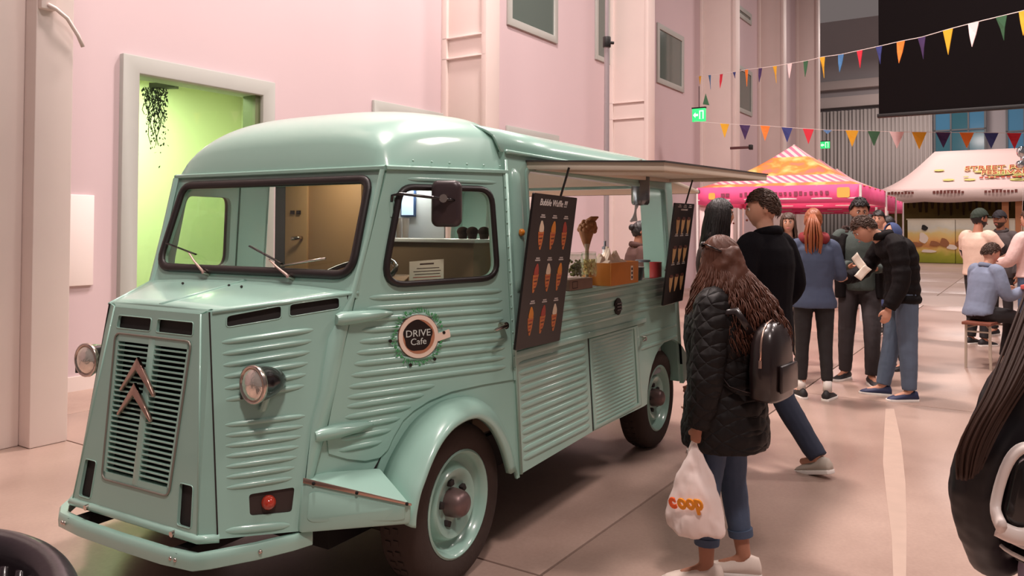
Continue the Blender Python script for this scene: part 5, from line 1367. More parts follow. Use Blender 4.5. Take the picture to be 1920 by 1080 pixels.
# black tub armchair in the near left corner
cp = at(62, 1000, 2.05)
ch = empty('tub_armchair', (cp.x - .16, cp.y - .30, 0), R(20), 'black pleated leather tub armchair in the near left corner', 'armchair')
LEA = mat('black_leather', rgb(40, 32, 36), .28, coat=.2, bump=.12, bscale=30)
ztop = cp.z - .02
g = G(); rings = []
N = 40; prof_pts = []
for k in range(N + 1):
    t = R(-35 + 250 * k / N); rr = 1 + 0
    c = Vector((.36 * math.cos(t), .36 * math.sin(t), 0)); n = Vector((math.cos(t), math.sin(t), 0)); hgt = ztop - (.16 * (1 - min(1, math.sin(max(0, min(math.pi, (t + .35) * math.pi / 4.0)))) ** .6))
    pr = []
    for j in range(14):
        q = 2 * math.pi * j / 14; dz_ = .055 * math.sin(q); dr = .048 * math.cos(q)
        zc_ = hgt - .05 if math.sin(q) > -.2 else .25
        pr.append(c + n * dr + Vector((0, 0, zc_ + dz_)))
    rings.append(pr)
g.loft(rings); shell = g.build('shell', LEA, ch, smooth=True)
md = shell.modifiers.new('s', 'SUBSURF'); md.levels = 1; md.render_levels = 1
for k in range(22):
    t = R(-25 + 230 * k / 21); c = Vector((.312 * math.cos(t), .312 * math.sin(t), 0))
    G().tube([c + Vector((0, 0, .42)), c * .985 + Vector((0, 0, ztop - .22)), c * 1.01 + Vector((0, 0, ztop - .075))], [.016, .022, .012], 8).build('pleat', LEA, ch, smooth=True)
G().lathe([(.001, .26), (.27, .26), (.31, .30), (.31, .40), (.27, .44), (.001, .45)], 32).build('seat_cushion', LEA, ch, smooth=True, autos=60)
G().lathe([(.001, .03), (.20, .03), (.20, .05), (.03, .06), (.03, .27), (.001, .27)], 24).build('pedestal', CHROME, ch, smooth=True, autos=40)
# ------------------------------------------------------------------ people
SKIN = mat('skin', rgb(206, 152, 128), .55, spec=.35)
SKIN_D = mat('skin_tan', rgb(176, 122, 98), .55, spec=.35)
LIP = mat('lips', rgb(168, 92, 84), .5); EYEW = mat('eye_white', rgb(226, 216, 210), .3); EYED = mat('eye_dark', rgb(34, 24, 20), .2)
V3 = Vector
def modset(o, voxel, smooth=3, wrinkle=0.0, wscale=.12):
    r = o.modifiers.new('skin_over', 'REMESH'); r.mode = 'VOXEL'; r.voxel_size = voxel; r.use_smooth_shade = True
    s = o.modifiers.new('relax', 'SMOOTH'); s.factor = .5; s.iterations = smooth
    if wrinkle:
        key = 'folds_%d' % int(wscale * 1000)
        t = bpy.data.textures.get(key) or bpy.data.textures.new(key, 'CLOUDS'); t.noise_scale = wscale; t.noise_depth = 2
        d = o.modifiers.new('folds', 'DISPLACE'); d.texture = t; d.strength = wrinkle; d.mid_level = .5; d.texture_coords = 'LOCAL'
    return o
def head_pt(x, y, z):
    """a point of the unit sphere pushed into the shape of a head (y = face), in metres"""
    rx, ry, rz = .076, .094, .118
    px, py, pz = x * rx, y * ry, z * rz
    if z < 0:
        px *= 1 - .34 * (-z) ** 1.4
        py = py * (1 - .10 * -z) + (.012 * (-z) if y > 0 else .030 * (-z) ** 1.3)
    if y < 0 and z > -.2: py *= 1.06
    f = max(0, y)
    def bump(cx, cz, sx, sz, a): return a * math.exp(-((x - cx) / sx) ** 2 - ((z - cz) / sz) ** 2) * (f > 0)
    d = bump(0, -.16, .12, .15, .015) + bump(0, .02, .10, .20, .009)         # nose
    d += bump(.40, .06, .20, .12, -.008) + bump(-.40, .06, .20, .12, -.008)   # sockets
    d += bump(0, .24, .60, .09, .005) + bump(0, -.50, .26, .07, .007) + bump(0, -.84, .28, .14, .010)
    return V3((px, py + d, pz))
def head_geo(g, M, n=28, m=22):
    rings = []
    for i in range(m + 1):
        th = math.pi * min(max(i, .03), m - .03) / m
        rings.append([M @ head_pt(math.sin(th) * math.sin(2 * math.pi * j / n), math.sin(th) * math.cos(2 * math.pi * j / n), -math.cos(th)) for j in range(n)])
    g.loft(rings)
    for s in (-1, 1): g.ball((0, 0, 0), (.010, .020, .031), 8, 6, M=M @ Matrix.Translation((s * .077, -.012, .0)) @ Matrix.Rotation(R(-12), 4, 'X') @ Matrix.Rotation(R(s * 22), 4, 'Z'))
def hand_geo(g, w, d, n, side, curl=.5, k=1.0):
    """hand from the wrist w along d; n = the way the palm faces; side +1: thumb on the d x n side"""
    d = V3(d).normalized(); n = V3(n); n = (n - d * n.dot(d)).normalized(); b = d.cross(n) * side
    P = [w - d * .01 * k, w + d * .03 * k, w + d * .065 * k, w + d * .092 * k]
    g.tube(P, [(.026 * k, .018 * k), (.034 * k, .017 * k), (.040 * k, .016 * k), (.036 * k, .013 * k)], 10, up=b)
    for i, (o, L) in enumerate(((.029, .072), (.010, .082), (-.010, .076), (-.028, .060))):
        p = w + d * (.084 - abs(o) * .25) * k + b * o * k; q = [p]; a = curl * .55; v = d
        for s in (.42, .32, .26):
            v = (d * math.cos(a) + n * math.sin(a)); q.append(q[-1] + v * (L * s * k)); a += curl * .75
        g.tube(q, [.0098 * k, .0092 * k, .0085 * k, .0066 * k], 7)
    p = w + d * .028 * k + b * .030 * k; a = .75
    q = [p, p + (d * .7 + b * .55 + n * .35).normalized() * .034 * k]; q.append(q[-1] + (d * .85 + b * .1 + n * (.3 + .3 * curl)).normalized() * .030 * k); q.append(q[-1] + (d * .9 - b * .05 + n * (.2 + .5 * curl)).normalized() * .022 * k)
    g.tube(q, [.013 * k, .0115 * k, .010 * k, .0075 * k], 7)
def lerp(a, b, t): return V3(a) * (1 - t) + V3(b) * t
def path_pts(P, n):
    """smooth curve through points"""
    P = [V3(p) for p in P]; out = []
    for i in range(len(P) - 1):
        p0 = P[max(i - 1, 0)]; p1 = P[i]; p2 = P[i + 1]; p3 = P[min(i + 2, len(P) - 1)]
        for k in range(n):
            t = k / n
            out.append(.5 * ((2 * p1) + (p2 - p0) * t + (2 * p0 - 5 * p1 + 4 * p2 - p3) * t * t + (3 * p1 - p0 - 3 * p2 + p3) * t ** 3))
    out.append(P[-1]); return out
def interp(vals, n):
    out = []
    for i in range(len(vals) - 1):
        for k in range(n):
            t = k / n; a, b = vals[i], vals[i + 1]
            out.append(tuple(a[j] * (1 - t) + b[j] * t for j in range(2)) if isinstance(a, tuple) else a * (1 - t) + b * t)
    out.append(vals[-1]); return out
def shoe(o, ank, dirv, k, m, sole, par_name='shoe', pitch=0.0, L=.27):
    """ank: ankle point, dirv: where the toe points; pitch lifts the heel"""
    d = V3((dirv[0], dirv[1], 0)).normalized()
    x = V3((d.y, -d.x, 0)); M = Matrix(((x.x, d.x, 0, 0), (x.y, d.y, 0, 0), (0, 0, 1, 0), (0, 0, 0, 1)))
    T = Matrix.Translation((ank[0], ank[1], ank[2])) @ M @ Matrix.Rotation(-pitch, 4, 'X') @ Matrix.Scale(k, 4) @ Matrix.Translation((0, 0, -.085))
    g = G(); rings = []
    for y, w, h, zz in ((-.072, .020, .055, .012), (-.062, .033, .088, .010), (-.02, .036, .100, .010), (.03, .038, .086, .010), (.08, .043, .066, .010), (.13, .045, .052, .010), (.165, .036, .040, .010), (.185, .018, .026, .012)):
        y *= L / .27
        rings.append([(w * math.cos(2 * math.pi * j / 14) * (1 if math.sin(2 * math.pi * j / 14) < .2 else .82), y, zz + (h - zz) * (.5 + .5 * math.sin(2 * math.pi * j / 14))) for j in range(14)])
    g.loft(rings, M=T); s = g.build(par_name, m, o, smooth=True)
    sg = G(); ol = []
    for y, w in ((-.074, .018), (-.066, .034), (-.02, .039), (.06, .043), (.13, .048), (.17, .040), (.19, .016)): ol.append((w, y * L / .27))
    ol = ol + [(-w, y) for w, y in reversed(ol)]
    sg.prism(ol, 0.0, .024, lambda p, d_: tuple(T @ V3((p[0], p[1], d_)))); sg.build('sole', sole, s, bevel=.004)
def hair_cap(M, thick=.012, line=.42, low=-.15, n=60, m=44, rag=.05):
    """shell over the skull: everything above the hair line"""
    g = G(); idx = {}; V = []; F = []
    def keep(x, y, z):
        ln = line if y > .35 else (low + (line - low) * max(0, (y + .15) / .5) if y > -.15 else low - .25 * min(1, (-y - .15)))
        return z > ln + rag * math.sin(9 * math.atan2(x, y))
    for i in range(m + 1):
        th = math.pi * min(max(i, .03), m - .03) / m
        for j in range(n):
            x, y, z = math.sin(th) * math.sin(2 * math.pi * j / n), math.sin(th) * math.cos(2 * math.pi * j / n), -math.cos(th)
            p = head_pt(x, y, z); s = 1 + (thick * (1.2 if z > .3 else .9) + .002 * math.sin(j * 5 + i)) / .1
            V.append((M @ V3((p.x * s, p.y * s, p.z * s)), keep(x, y, z)))
    for i in range(m):
        for j in range(n):
            f = (i * n + j, i * n + (j + 1) % n, (i + 1) * n + (j + 1) % n, (i + 1) * n + j)
            if sum(V[q][1] for q in f) >= 3: F.append(f)
    g.add([v[0] for v in V], F); used = sorted({i for f in F for i in f}); mp = {u: k for k, u in enumerate(used)}
    g2 = G(); g2.add([g.V[u] for u in used], [tuple(mp[i] for i in f) for f in F]); return g2
def tufts(o, M, m, N=260, L=.045, line=.42, low=0.0, lift=1.10, comb=(0, -.6, -.25), seed=1, r=.0042):
    rnd = random.Random(seed); g = G(); n = 0
    while n < N:
        x, y, z = rnd.gauss(0, 1), rnd.gauss(0, 1), rnd.gauss(0, 1); d = math.sqrt(x * x + y * y + z * z); x, y, z = x / d, y / d, z / d
        ln = line if y > .35 else (low + (line - low) * max(0, (y + .15) / .5) if y > -.15 else low - .25 * min(1, (-y - .15)))
        if z < ln + .02: continue
        n += 1; c = head_pt(x, y, z) * lift; t = V3(comb) + V3((rnd.uniform(-.4, .4), rnd.uniform(-.3, .3), rnd.uniform(-.2, .2))); nr = V3((x, y, z)); t = (t - nr * t.dot(nr)).normalized(); l = L * rnd.uniform(.7, 1.2)
        g.tube([M @ (c - nr * .004), M @ (c + t * l * .5 + nr * .008), M @ (c + t * l + nr * .001)], [r, r, r * .2], 4)
    tag(g.build('hair_tufts', m, o, smooth=True), kind='stuff')
def strands(g, M, N, length, back=True, wave=.012, r=.007, spread=1.15, k=1.0, rnd=None, lean=(0, -.10), front=2.35, drop=.02):
    """long hair: locks from the parting over the skull and down"""
    rnd = rnd or random
    up = V3((0, 0, 1))
    for i in range(N):
        ph = rnd.uniform(-front, front)                # 0 = back of the head
        dx, dy = math.sin(ph), -math.cos(ph)
        P = []; th0 = rnd.uniform(.06, .35)
        L = length * rnd.uniform(.82, 1.05)
        for a in (th0, .55, .95, 1.35, 1.65):
            h = head_pt(math.sin(a) * dx, math.sin(a) * dy, math.cos(a)) * (1.06 + .10 * rnd.random()); P.append(M @ h)
        last = P[-1]; out = (M.to_3x3() @ V3((dx * .6, dy * .8, 0))); out.z = 0
        ph2 = rnd.uniform(0, 6.28); w = wave * rnd.uniform(.6, 1.4); fx = rnd.uniform(.7, 1.0)
        S = 12
        fl = M.to_3x3() @ V3((lean[0], lean[1], 0)); fl.z = 0
        for s in range(1, S + 1):
            t = s / S
            q = last + V3((0, 0, -L * t)) + out * (.05 * spread * math.sin(t * 1.6) * fx * k) + fl * (t ** .8) * k
            q += V3((math.sin(t * 17 + ph2) * w, math.cos(t * 15 + ph2) * w, 0)) * k * min(1, t * 2); P.append(q)
        rr = [r * k * x for x in [.5, .9, 1.0, 1.0, 1.05] + [1.1, 1.12, 1.15, 1.15, 1.15, 1.1, 1.05, 1.0, .9, .8, .55, .2]]
        g.tube(P, rr, 4)
def face(o, M, hairm, brow=True, beard=None, k=1.0):
    for s in (-1, 1):
        c = head_pt(.36 * s, .92, .07); c.y -= .004
        e = G().ball(c, .0125, 10, 8, M=M).build('eye', EYEW, o, smooth=True)
        G().ball(c + V3((0, .0095, 0)), .0062, 8, 6, M=M).build('iris', EYED, e, smooth=True)
        if brow:
            b = [head_pt(s * x, .9, z) + V3((0, .004, 0)) for x, z in ((.18, .20), (.36, .26), (.56, .20))]; G().tube(b, [.004, .005, .002], 6, M=M).build('eyebrow', hairm, o, smooth=True)
    lp = head_pt(0, 1, -.50); G().ball((0, 0, 0), (.024, .008, .008), 10, 6, M=M @ Matrix.Translation(lp + V3((0, -.002, 0)))).build('mouth', LIP, o, smooth=True)
    if beard:
        g = G(); V = []; F = []; n, m_ = 30, 10
        for i in range(m_ + 1):
            z = -.30 - .66 * i / m_
            for j in range(n + 1):
                a = R(-105 + 210 * j / n); rr = math.sqrt(max(0, 1 - z * z)); p = head_pt(rr * math.sin(a), rr * math.cos(a), z) * 1.035
                if -.66 < z < -.42 and abs(a) < .26: p = head_pt(rr * math.sin(a), rr * math.cos(a), z) * .97
                V.append(M @ p)
        for i in range(m_):
            for j in range(n): F.append((i * (n + 1) + j, i * (n + 1) + j + 1, (i + 1) * (n + 1) + j + 1, (i + 1) * (n + 1) + j))
        g.add(V, F); g.build('beard', beard, o, smooth=True)
def person(label, loc, facing, H, J=None, lean=0.0, skin=None, top=None, legs=None, shoes=None, hair=None, head=(0, 0, 0), hands=None, female=False, sit=False, voxel=.010, cat='person', pants_hem=.10, seed=1):
    """J: joint overrides in a 1.75 m figure (x right, y forward); returns (root, head matrix, joints)"""
    k = H / 1.75; rnd = random.Random(seed)
    o = empty('person', (loc[0], loc[1], 0), R(facing - 90), label, cat)
    sw = .165 if female else .185
    D = dict(pelvis=(0, 0, .95), waist=(0, 0, 1.09), chest=(0, .0, 1.28), neckb=(0, -.01, 1.46), neckt=(0, .012, 1.545), headc=(0, .03, 1.632),
             shR=(sw, 0, 1.385), shL=(-sw, 0, 1.385), elR=(sw + .06, -.03, 1.13), elL=(-sw - .06, -.03, 1.13), wrR=(sw + .06, .05, .88), wrL=(-sw - .06, .05, .88),
             hipR=(.088, 0, .91), hipL=(-.088, 0, .91), knR=(.095, .02, .50), knL=(-.095, .02, .50), anR=(.10, -.02, .085), anL=(-.10, -.02, .085), toeR=(.12, 1, 0), toeL=(-.12, 1, 0))
    if lean:
        pv = V3(D['pelvis']); Rm = Matrix.Rotation(-lean, 3, 'X')
        for q in ('waist', 'chest', 'neckb', 'neckt', 'headc', 'shR', 'shL', 'elR', 'elL', 'wrR', 'wrL'):
            f = .5 if q == 'waist' else 1.0
            D[q] = tuple(pv + (Matrix.Rotation(-lean * f, 3, 'X') @ (V3(D[q]) - pv)))
        for s_ in 'RL':
            D['el' + s_] = tuple(V3(D['sh' + s_]) + V3((.05 if s_ == 'R' else -.05, 0, -.28))); D['wr' + s_] = tuple(V3(D['el' + s_]) + V3((0, .06, -.24)))
    D.update(J or {})
    D = {q: V3(v) * (1 if q.startswith('toe') else k) for q, v in D.items()}
    Hm = Matrix.Translation(D['headc']) @ Matrix.Rotation(R(head[0]), 4, 'Z') @ Matrix.Rotation(R(head[1]), 4, 'X') @ Matrix.Rotation(R(head[2]), 4, 'Y') @ Matrix.Scale(k * (.96 if female else 1.0), 4)
    # --- the body, one surface
    g = G(); wf = .92 if female else 1.0
    X = (1, 0, 0)
    g.tube(path_pts([D['pelvis'] + V3((0, 0, -.07 * k)), D['pelvis'], D['waist'], D['chest'], (D['chest'] + D['neckb']) / 2, D['neckb']], 3), interp([(.12 * k, .09 * k), (.155 * k, .10 * k), (.125 * k * wf, .088 * k), (.150 * k * wf, .105 * k), (.155 * k * wf, .095 * k), (.065 * k, .06 * k)], 3), 14, up=X)
    g.tube(path_pts([D['neckb'] - V3((0, 0, .03 * k)), D['neckt'], D['headc'] - V3((0, 0, .02))], 3), interp([.062 * k, .052 * k, .05 * k], 3), 10)
    head_geo(g, Hm)
    for s in 'RL':
        sg = 1 if s == 'R' else -1
        g.tube(path_pts([lerp(D['sh' + s], D['neckb'], .35), D['sh' + s], D['el' + s], D['wr' + s]], 4), interp([.05 * k, .052 * k, .038 * k, .026 * k], 4), 10)
        hd = (hands or {}).get(s)
        dirv = hd[0] if hd else (D['wr' + s] - D['el' + s]); nv = hd[1] if hd else V3((-sg, .2, 0)); cu = hd[2] if hd else .45
        hand_geo(g, D['wr' + s], dirv, nv, sg, cu, k * (.92 if female else 1.0))
        g.tube(path_pts([D['pelvis'] + V3((sg * .05 * k, 0, -.02 * k)), D['hip' + s], D['kn' + s], D['an' + s]], 4), interp([.085 * k, .088 * k, .055 * k, .036 * k], 4), 10)
        an = D['an' + s]; td = V3((D['toe' + s].x, D['toe' + s].y, 0)).normalized()
        g.tube([an, an + td * .05 * k - V3((0, 0, .03 * k)), an + td * .13 * k - V3((0, 0, .05 * k))], [.034 * k, .03 * k, .022 * k], 8)
    b = g.build('body', skin or SKIN, o, smooth=True); modset(b, voxel * .85, 2)
    # --- top garment
    if top:
        T = dict(m=None, hem=.86, fat=1.0, puff=0, sleeve=1.0, wr=.006, ws=.12, collar=.0, flare=1.0, arm=1.0, depth=1.0, amp=1.0); T.update(top)
        f = T['fat']; dp = T['depth']
        pel = D['pelvis']; ax = (D['pelvis'] - D['waist']).normalized(); 
        hemp = pel + V3((0, 0, (T['hem'] - .95) * k)) if not sit else pel + V3((0, -.0, -.03 * k))
        pts = path_pts([hemp, (hemp + pel) / 2 if T['hem'] < .9 else pel * .7 + hemp * .3, lerp(pel, D['waist'], .6), D['chest'], lerp(D['chest'], D['neckb'], .58), D['neckb'] + V3((0, 0, T['collar'] * k))], 8)
        fl = T['flare']
        rad = interp([(.172 * k * f * fl, .125 * k * f * dp * fl), (.172 * k * f * fl, .125 * k * f * dp * fl), (.158 * k * f * wf, .115 * k * f * dp), (.180 * k * f * wf, .130 * k * f * dp), (.185 * k * wf * f ** .5, .112 * k * f * dp), (.078 * k, .076 * k)], 8)
        if T['puff']:
            Ls = 0; out = []
            for i, r_ in enumerate(rad):
                if i: Ls += (pts[i] - pts[i - 1]).length
                q = 1 - .04 * T['amp'] + T['amp'] * .13 * (abs(math.sin(Ls / T['puff'] * math.pi)) ** .6 - .35)
                out.append((r_[0] * q, r_[1] * q))
            rad = out
        g = G(); g.tube(pts, rad, 20, up=X)
        for s in 'RL':
            sg = 1 if s == 'R' else -1
            w_ = lerp(D['el' + s], D['wr' + s], T['sleeve'])
            pp = path_pts([lerp(D['sh' + s], D['neckb'], .45), D['sh' + s] + V3((0, 0, .004)), D['el' + s], w_], 8)
            rr = interp([.050 * k * f, .064 * k * f * T['arm'], .056 * k * f * T['arm'], .046 * k * f * T['arm']], 8)
            if T['puff']:
                Ls = 0; out = []
                for i, r_ in enumerate(rr):
                    if i: Ls += (pp[i] - pp[i - 1]).length
                    out.append(r_ * (1 + T['amp'] * (.24 * abs(math.sin(Ls / (T['puff'] * .85) * math.pi)) ** .6 - .16)))
                rr = out
            g.tube(pp, rr, 12)
        gt = g.build(T.get('name', 'jacket'), T['m'], o, smooth=True); modset(gt, voxel, 1 if T['puff'] else 3, T['wr'] * 2, T['ws'])
        if T.get('ring'):     # collar roll
            c = D['neckb']; g = G(); P = [c + V3((.080 * k * math.cos(t), .074 * k * math.sin(t), (.022 + .02 * -math.sin(t)) * k)) for t in [2 * math.pi * i / 18 for i in range(18)]]
            g.tube(P, (T['ring'] * k, T['ring'] * .65 * k), 8, close=True); g.build('collar', T.get('ringm') or T['m'], o, smooth=True)
    if legs:
        P = dict(m=None, fat=1.0, hem=.10, wr=.005); P.update(legs); f = P['fat']; g = G()
        g.tube(path_pts([D['pelvis'] + V3((0, 0, -.09 * k)), D['pelvis'], lerp(D['pelvis'], D['waist'], .5)], 3), interp([(.145 * k, .105 * k), (.166 * k, .112 * k), (.140 * k, .100 * k)], 3), 16, up=X)
        for s in 'RL':
            sg = 1 if s == 'R' else -1; h = lerp(D['an' + s], D['kn' + s], max(0, (P['hem'] - .085) / .415))
            g.tube(path_pts([D['pelvis'] + V3((sg * .06 * k, 0, -.01 * k)), D['hip' + s], D['kn' + s], h], 5), interp([.095 * k, .098 * k * f ** .3, .066 * k * f, .050 * k * f], 5), 12)
        gt = g.build('trousers', P['m'], o, smooth=True); modset(gt, voxel, 3, P['wr'] * 2, .09)
        if P.get('cuff'):
            for s in 'RL':
                h = lerp(D['an' + s], D['kn' + s], max(0, (P['hem'] - .085) / .415)); dv = (D['kn' + s] - h).normalized()
                G().tube([h - dv * .006, h + dv * .030 * k], [.056 * k * f, .058 * k * f], 14).build('cuff', P['m'], o, smooth=True, autos=50)
    if shoes:
        for s in 'RL': shoe(o, D['an' + s], D['toe' + s], k * shoes.get('k', 1.05), shoes['m'], shoes['sole'], pitch=shoes.get('pitch' + s, 0))
    if hair and hair.get('cap', True):
        c = hair_cap(Hm, hair.get('thick', .012), hair.get('line', .42), hair.get('low', -.12)); c = c.build('hair', hair['m'], o, smooth=True)
        md = c.modifiers.new('t', 'SOLIDIFY'); md.thickness = .012; md.offset = -1
    return o, Hm, D, k
HB_ = mat('hair_brown', rgb(72, 50, 38), .5, var=.2, vscale=40, bump=.3, bscale=90); HBK = mat('hair_black', rgb(30, 24, 24), .45, var=.2, vscale=40, bump=.3, bscale=90)
HAU = mat('hair_auburn', rgb(84, 50, 37), .5, var=.4, vscale=9, spec=.3); HRED = mat('hair_copper', rgb(150, 82, 48), .45, var=.3, vscale=20, bump=.2, bscale=90)
BLKJ = mat('black_nylon', rgb(22, 18, 19), .7, spec=.14, bump=.15, bscale=70); COAT = mat('black_wool', rgb(18, 16, 20), .95, spec=.1, bump=.2, bscale=200)
NAVY = mat('navy_cloth', rgb(40, 46, 64), .85, var=.12, vscale=8); JEAN = mat('blue_jeans', rgb(70, 84, 108), .85, var=.22, vscale=7, bump=.15, bscale=220); JEAN2 = mat('mid_blue_jeans', rgb(88, 102, 122), .85, var=.14, vscale=7, bump=.15, bscale=220)
DJ = mat('dark_jeans', rgb(52, 46, 48), .85, var=.2, vscale=6); BLKL = mat('black_leggings', rgb(32, 28, 30), .8)
SHW = mat('white_sneaker', rgb(222, 204, 192), .6, var=.08); SHB = mat('black_sneaker', rgb(34, 30, 32), .6); SOLE = mat('white_sole', rgb(230, 222, 216), .6); SHN = mat('navy_sneaker', rgb(38, 44, 78), .6); SHG = mat('grey_sneaker', rgb(176, 164, 152), .7)

def quilt_mat():
    m = bpy.data.materials.new('quilted_nylon'); m.use_nodes = True; nt = m.node_tree; b = nt.nodes['Principled BSDF']
    b.inputs['Base Color'].default_value = rgb(24, 20, 20); b.inputs['Roughness'].default_value = .6; b.inputs['Specular IOR Level'].default_value = .22
    tc = nt.nodes.new('ShaderNodeTexCoord'); sp = nt.nodes.new('ShaderNodeSeparateXYZ'); nt.links.new(tc.outputs['Object'], sp.inputs[0])
    def mth(op, a, b_):
        n = nt.nodes.new('ShaderNodeMath'); n.operation = op
        for i, x in enumerate((a, b_)):
            if x is None: continue
            if isinstance(x, (int, float)): n.inputs[i].default_value = x
            else: nt.links.new(x, n.inputs[i])
        return n.outputs[0]
    u = mth('ADD', sp.outputs[1], mth('MULTIPLY', sp.outputs[0], .5))
    p_ = mth('ABSOLUTE', mth('SINE', mth('MULTIPLY', mth('ADD', u, sp.outputs[2]), 48), None), None); q_ = mth('ABSOLUTE', mth('SINE', mth('MULTIPLY', mth('SUBTRACT', u, sp.outputs[2]), 48), None), None)
    h = mth('POWER', mth('MINIMUM', p_, q_), .5)
    bp = nt.nodes.new('ShaderNodeBump'); bp.inputs['Strength'].default_value = .55; bp.inputs['Distance'].default_value = .012; nt.links.new(h, bp.inputs['Height']); nt.links.new(bp.outputs[0], b.inputs['Normal'])
    return m
QN = quilt_mat()
# 1 the woman in front of the hatch
kx = 1.75 / 1.45
wl_ = ground(1345, 1078)
w1, Hm, D, k = person('woman with long wavy auburn hair in a black quilted coat carrying a shopping bag', (wl_.x + .05, wl_.y, 0), 142, 1.45, dict(
    elL=(-.25, -.01, 1.08), wrL=(-.235, .04, .815), elR=(.20, .04, 1.10), wrR=(.13, .17, .98), anL=(-.12, .05, .085), knL=(-.11, .05, .50), anR=(.10, -.06, .085), knR=(.09, .0, .50), toeL=(-.6, 1, 0), toeR=(-.45, 1, 0)),
    skin=SKIN_D, female=True, voxel=.008, head=(16, 2, 0),
    top=dict(m=QN, hem=.68, fat=1.36, puff=.125, amp=.35, flare=1.05, wr=.006, ws=.05, arm=1.10, depth=1.22, ring=.035, name='quilted_coat'), legs=dict(m=JEAN, hem=.20, fat=1.12, cuff=True), shoes=dict(m=SHW, sole=SOLE, k=1.2), hair=dict(m=HAU, thick=.014, line=.45, low=-.4),
    hands=dict(L=((0, .15, -1), (1, 0, .1), 1.1)), seed=3)
g = G(); rs = random.Random(5); strands(g, Hm, 1500, .37, wave=.022, r=.0034, spread=5.4, lean=(0, -.10), front=2.6, rnd=rs, k=k); 
tag(g.build('long_hair', HAU, w1, smooth=True), kind='stuff')
g = G(); c0 = D['headc']
g.tube([c0 + V3((0, -.01, .05)), c0 + V3((0, -.03, -.05)), c0 + V3((0, -.06, -.18)), c0 + V3((0, -.115, -.32)), c0 + V3((0, -.13, -.38))], [(.065, .075), (.085, .09), (.125, .10), (.14, .08), (.06, .03)], 16, up=(1, 0, 0))
hb_ = g.build('hair_mass', HAU, w1, smooth=True); modset(hb_, .012, 2, .03, .05)
face(w1, Hm, HB_)
# sunglasses pushed up on the hair
sg_ = G()
for s in (-1, 1): sg_.tube([(s * .012, .088, .075), (s * .07, .07, .085), (s * .095, -.02, .05)], .004, 6, M=Hm); sg_.ball((s * .038, .092, .082), (.028, .008, .016), 10, 6, M=Hm)
sg_.build('sunglasses', BLK, w1, smooth=True)
# coat details: seam studs, sleeve badge
for p in ((-.275 * k, .01, 1.26 * k), (-.25 * k, .12 * k, .90 * k)): G().ball(p, .007, 8, 6).build('stud', COPPER, w1, smooth=True)
WM1 = w1.matrix_basis.copy()
W1M = Matrix.Translation(w1.location) @ Matrix.Rotation(w1.rotation_euler.z, 4, 'Z')
# backpack
bp = empty('backpack', W1M @ V3((-.04, -.185, .965)), w1.rotation_euler.z, 'small glossy black backpack on the back of the woman with auburn hair', 'backpack')
LEB = mat('bag_leather', rgb(34, 24, 24), .3, coat=.3)
g = G(); rings = []
for z, w, d in ((-.17, .10, .05), (-.155, .125, .066), (-.05, .125, .068), (.06, .118, .062), (.11, .095, .05), (.14, .05, .028), (.145, .02, .012)):
    rings.append([(w * math.copysign(abs(math.cos(t)) ** .6, math.cos(t)), -.03 + d * math.copysign(abs(math.sin(t)) ** .6, math.sin(t)), z) for t in [2 * math.pi * i / 24 for i in range(24)]])
g.loft(rings); g.build('bag_body', LEB, bp, smooth=True)
g = G(); P = []
for i in range(20):
    t = i / 19; a = math.pi * t; P.append((.122 * math.cos(a), -.03, .0 + .148 * math.sin(a) ** .7))
g.tube(P, .005, 6); g.build('zip', COPPER, bp, smooth=True)
G().box(-.095, .095, -.108, -.092, -.13, -.02).build('front_pocket', LEB, bp, bevel=.012)
G().tube([(-.128, -.03, -.0), (-.130, -.03, -.03)], .007, 6).build('zip_pull', COPPER, bp)
for s in (-1, 1): G().tube([(s * .09, .02, .10), (s * .12, .07, .19), (s * .13, .18, .17), (s * .13, .22, .02), (s * .12, .10, -.12), (s * .10, .02, -.14)], (.016, .004), 8).build('strap', LEB, bp, smooth=True)
# shopping bag
HNDW = W1M @ (D['wrL'] + V3((0, .015, -.085 * k)))
sbag = empty('shopping_bag', HNDW, w1.rotation_euler.z, 'white plastic shopping bag with orange letters held by the woman', 'bag')
BAGM = mat('bag_plastic', rgb(240, 222, 216), .35, trans=.0, var=.04, vscale=9)
hz = -.015
g = G(); rings = []
for z, w, d, wob in ((-.375, .105, .050, .010), (-.36, .128, .066, .014), (-.28, .124, .070, .010), (-.19, .095, .055, .012), (-.12, .066, .036, .010), (-.07, .040, .020, .006), (-.02, .014, .010, .002), (hz + .015, .008, .007, 0)):
    rings.append([((d + wob * .5 * math.sin(3 * t + z * 20)) * math.sin(t), (w + wob * math.sin(5 * t + z * 9)) * math.cos(t) + .012 * (z + .1), z + .012 * math.sin(2 * t + 1) * (z < -.3)) for t in [2 * math.pi * i / 36 for i in range(36)]])
g.loft(rings); b = g.build('bag_skin', BAGM, sbag, smooth=True)
md = b.modifiers.new('s', 'SUBSURF'); md.levels = 2; md.render_levels = 2
t = bpy.data.textures.new('bag_creases', 'CLOUDS'); t.noise_scale = .05; md = b.modifiers.new('c', 'DISPLACE'); md.texture = t; md.strength = .018; md.texture_coords = 'LOCAL'
for s in (-1, 1): G().tube([(-.004 * s, .028 * s, -.075), (.0, .018 * s, -.03), (0, .004 * s, .010), (0, -.004 * s, .018)], (.012, .005), 8).build('handle', BAGM, sbag, smooth=True)
ORL = mat('logo_amber', rgb(240, 150, 30), .5); ORR = mat('logo_red_orange', rgb(238, 96, 36), .5)
LMb = frame((-.086, .006, -.225), (0, -1, .16), (-.28, 0, 1))
text_obj('logo_lettering', 'oop', ORL, sbag, LMb @ Matrix.Translation((.022, 0, 0)), .088, thick=.004, sx=.78, bold=.004)
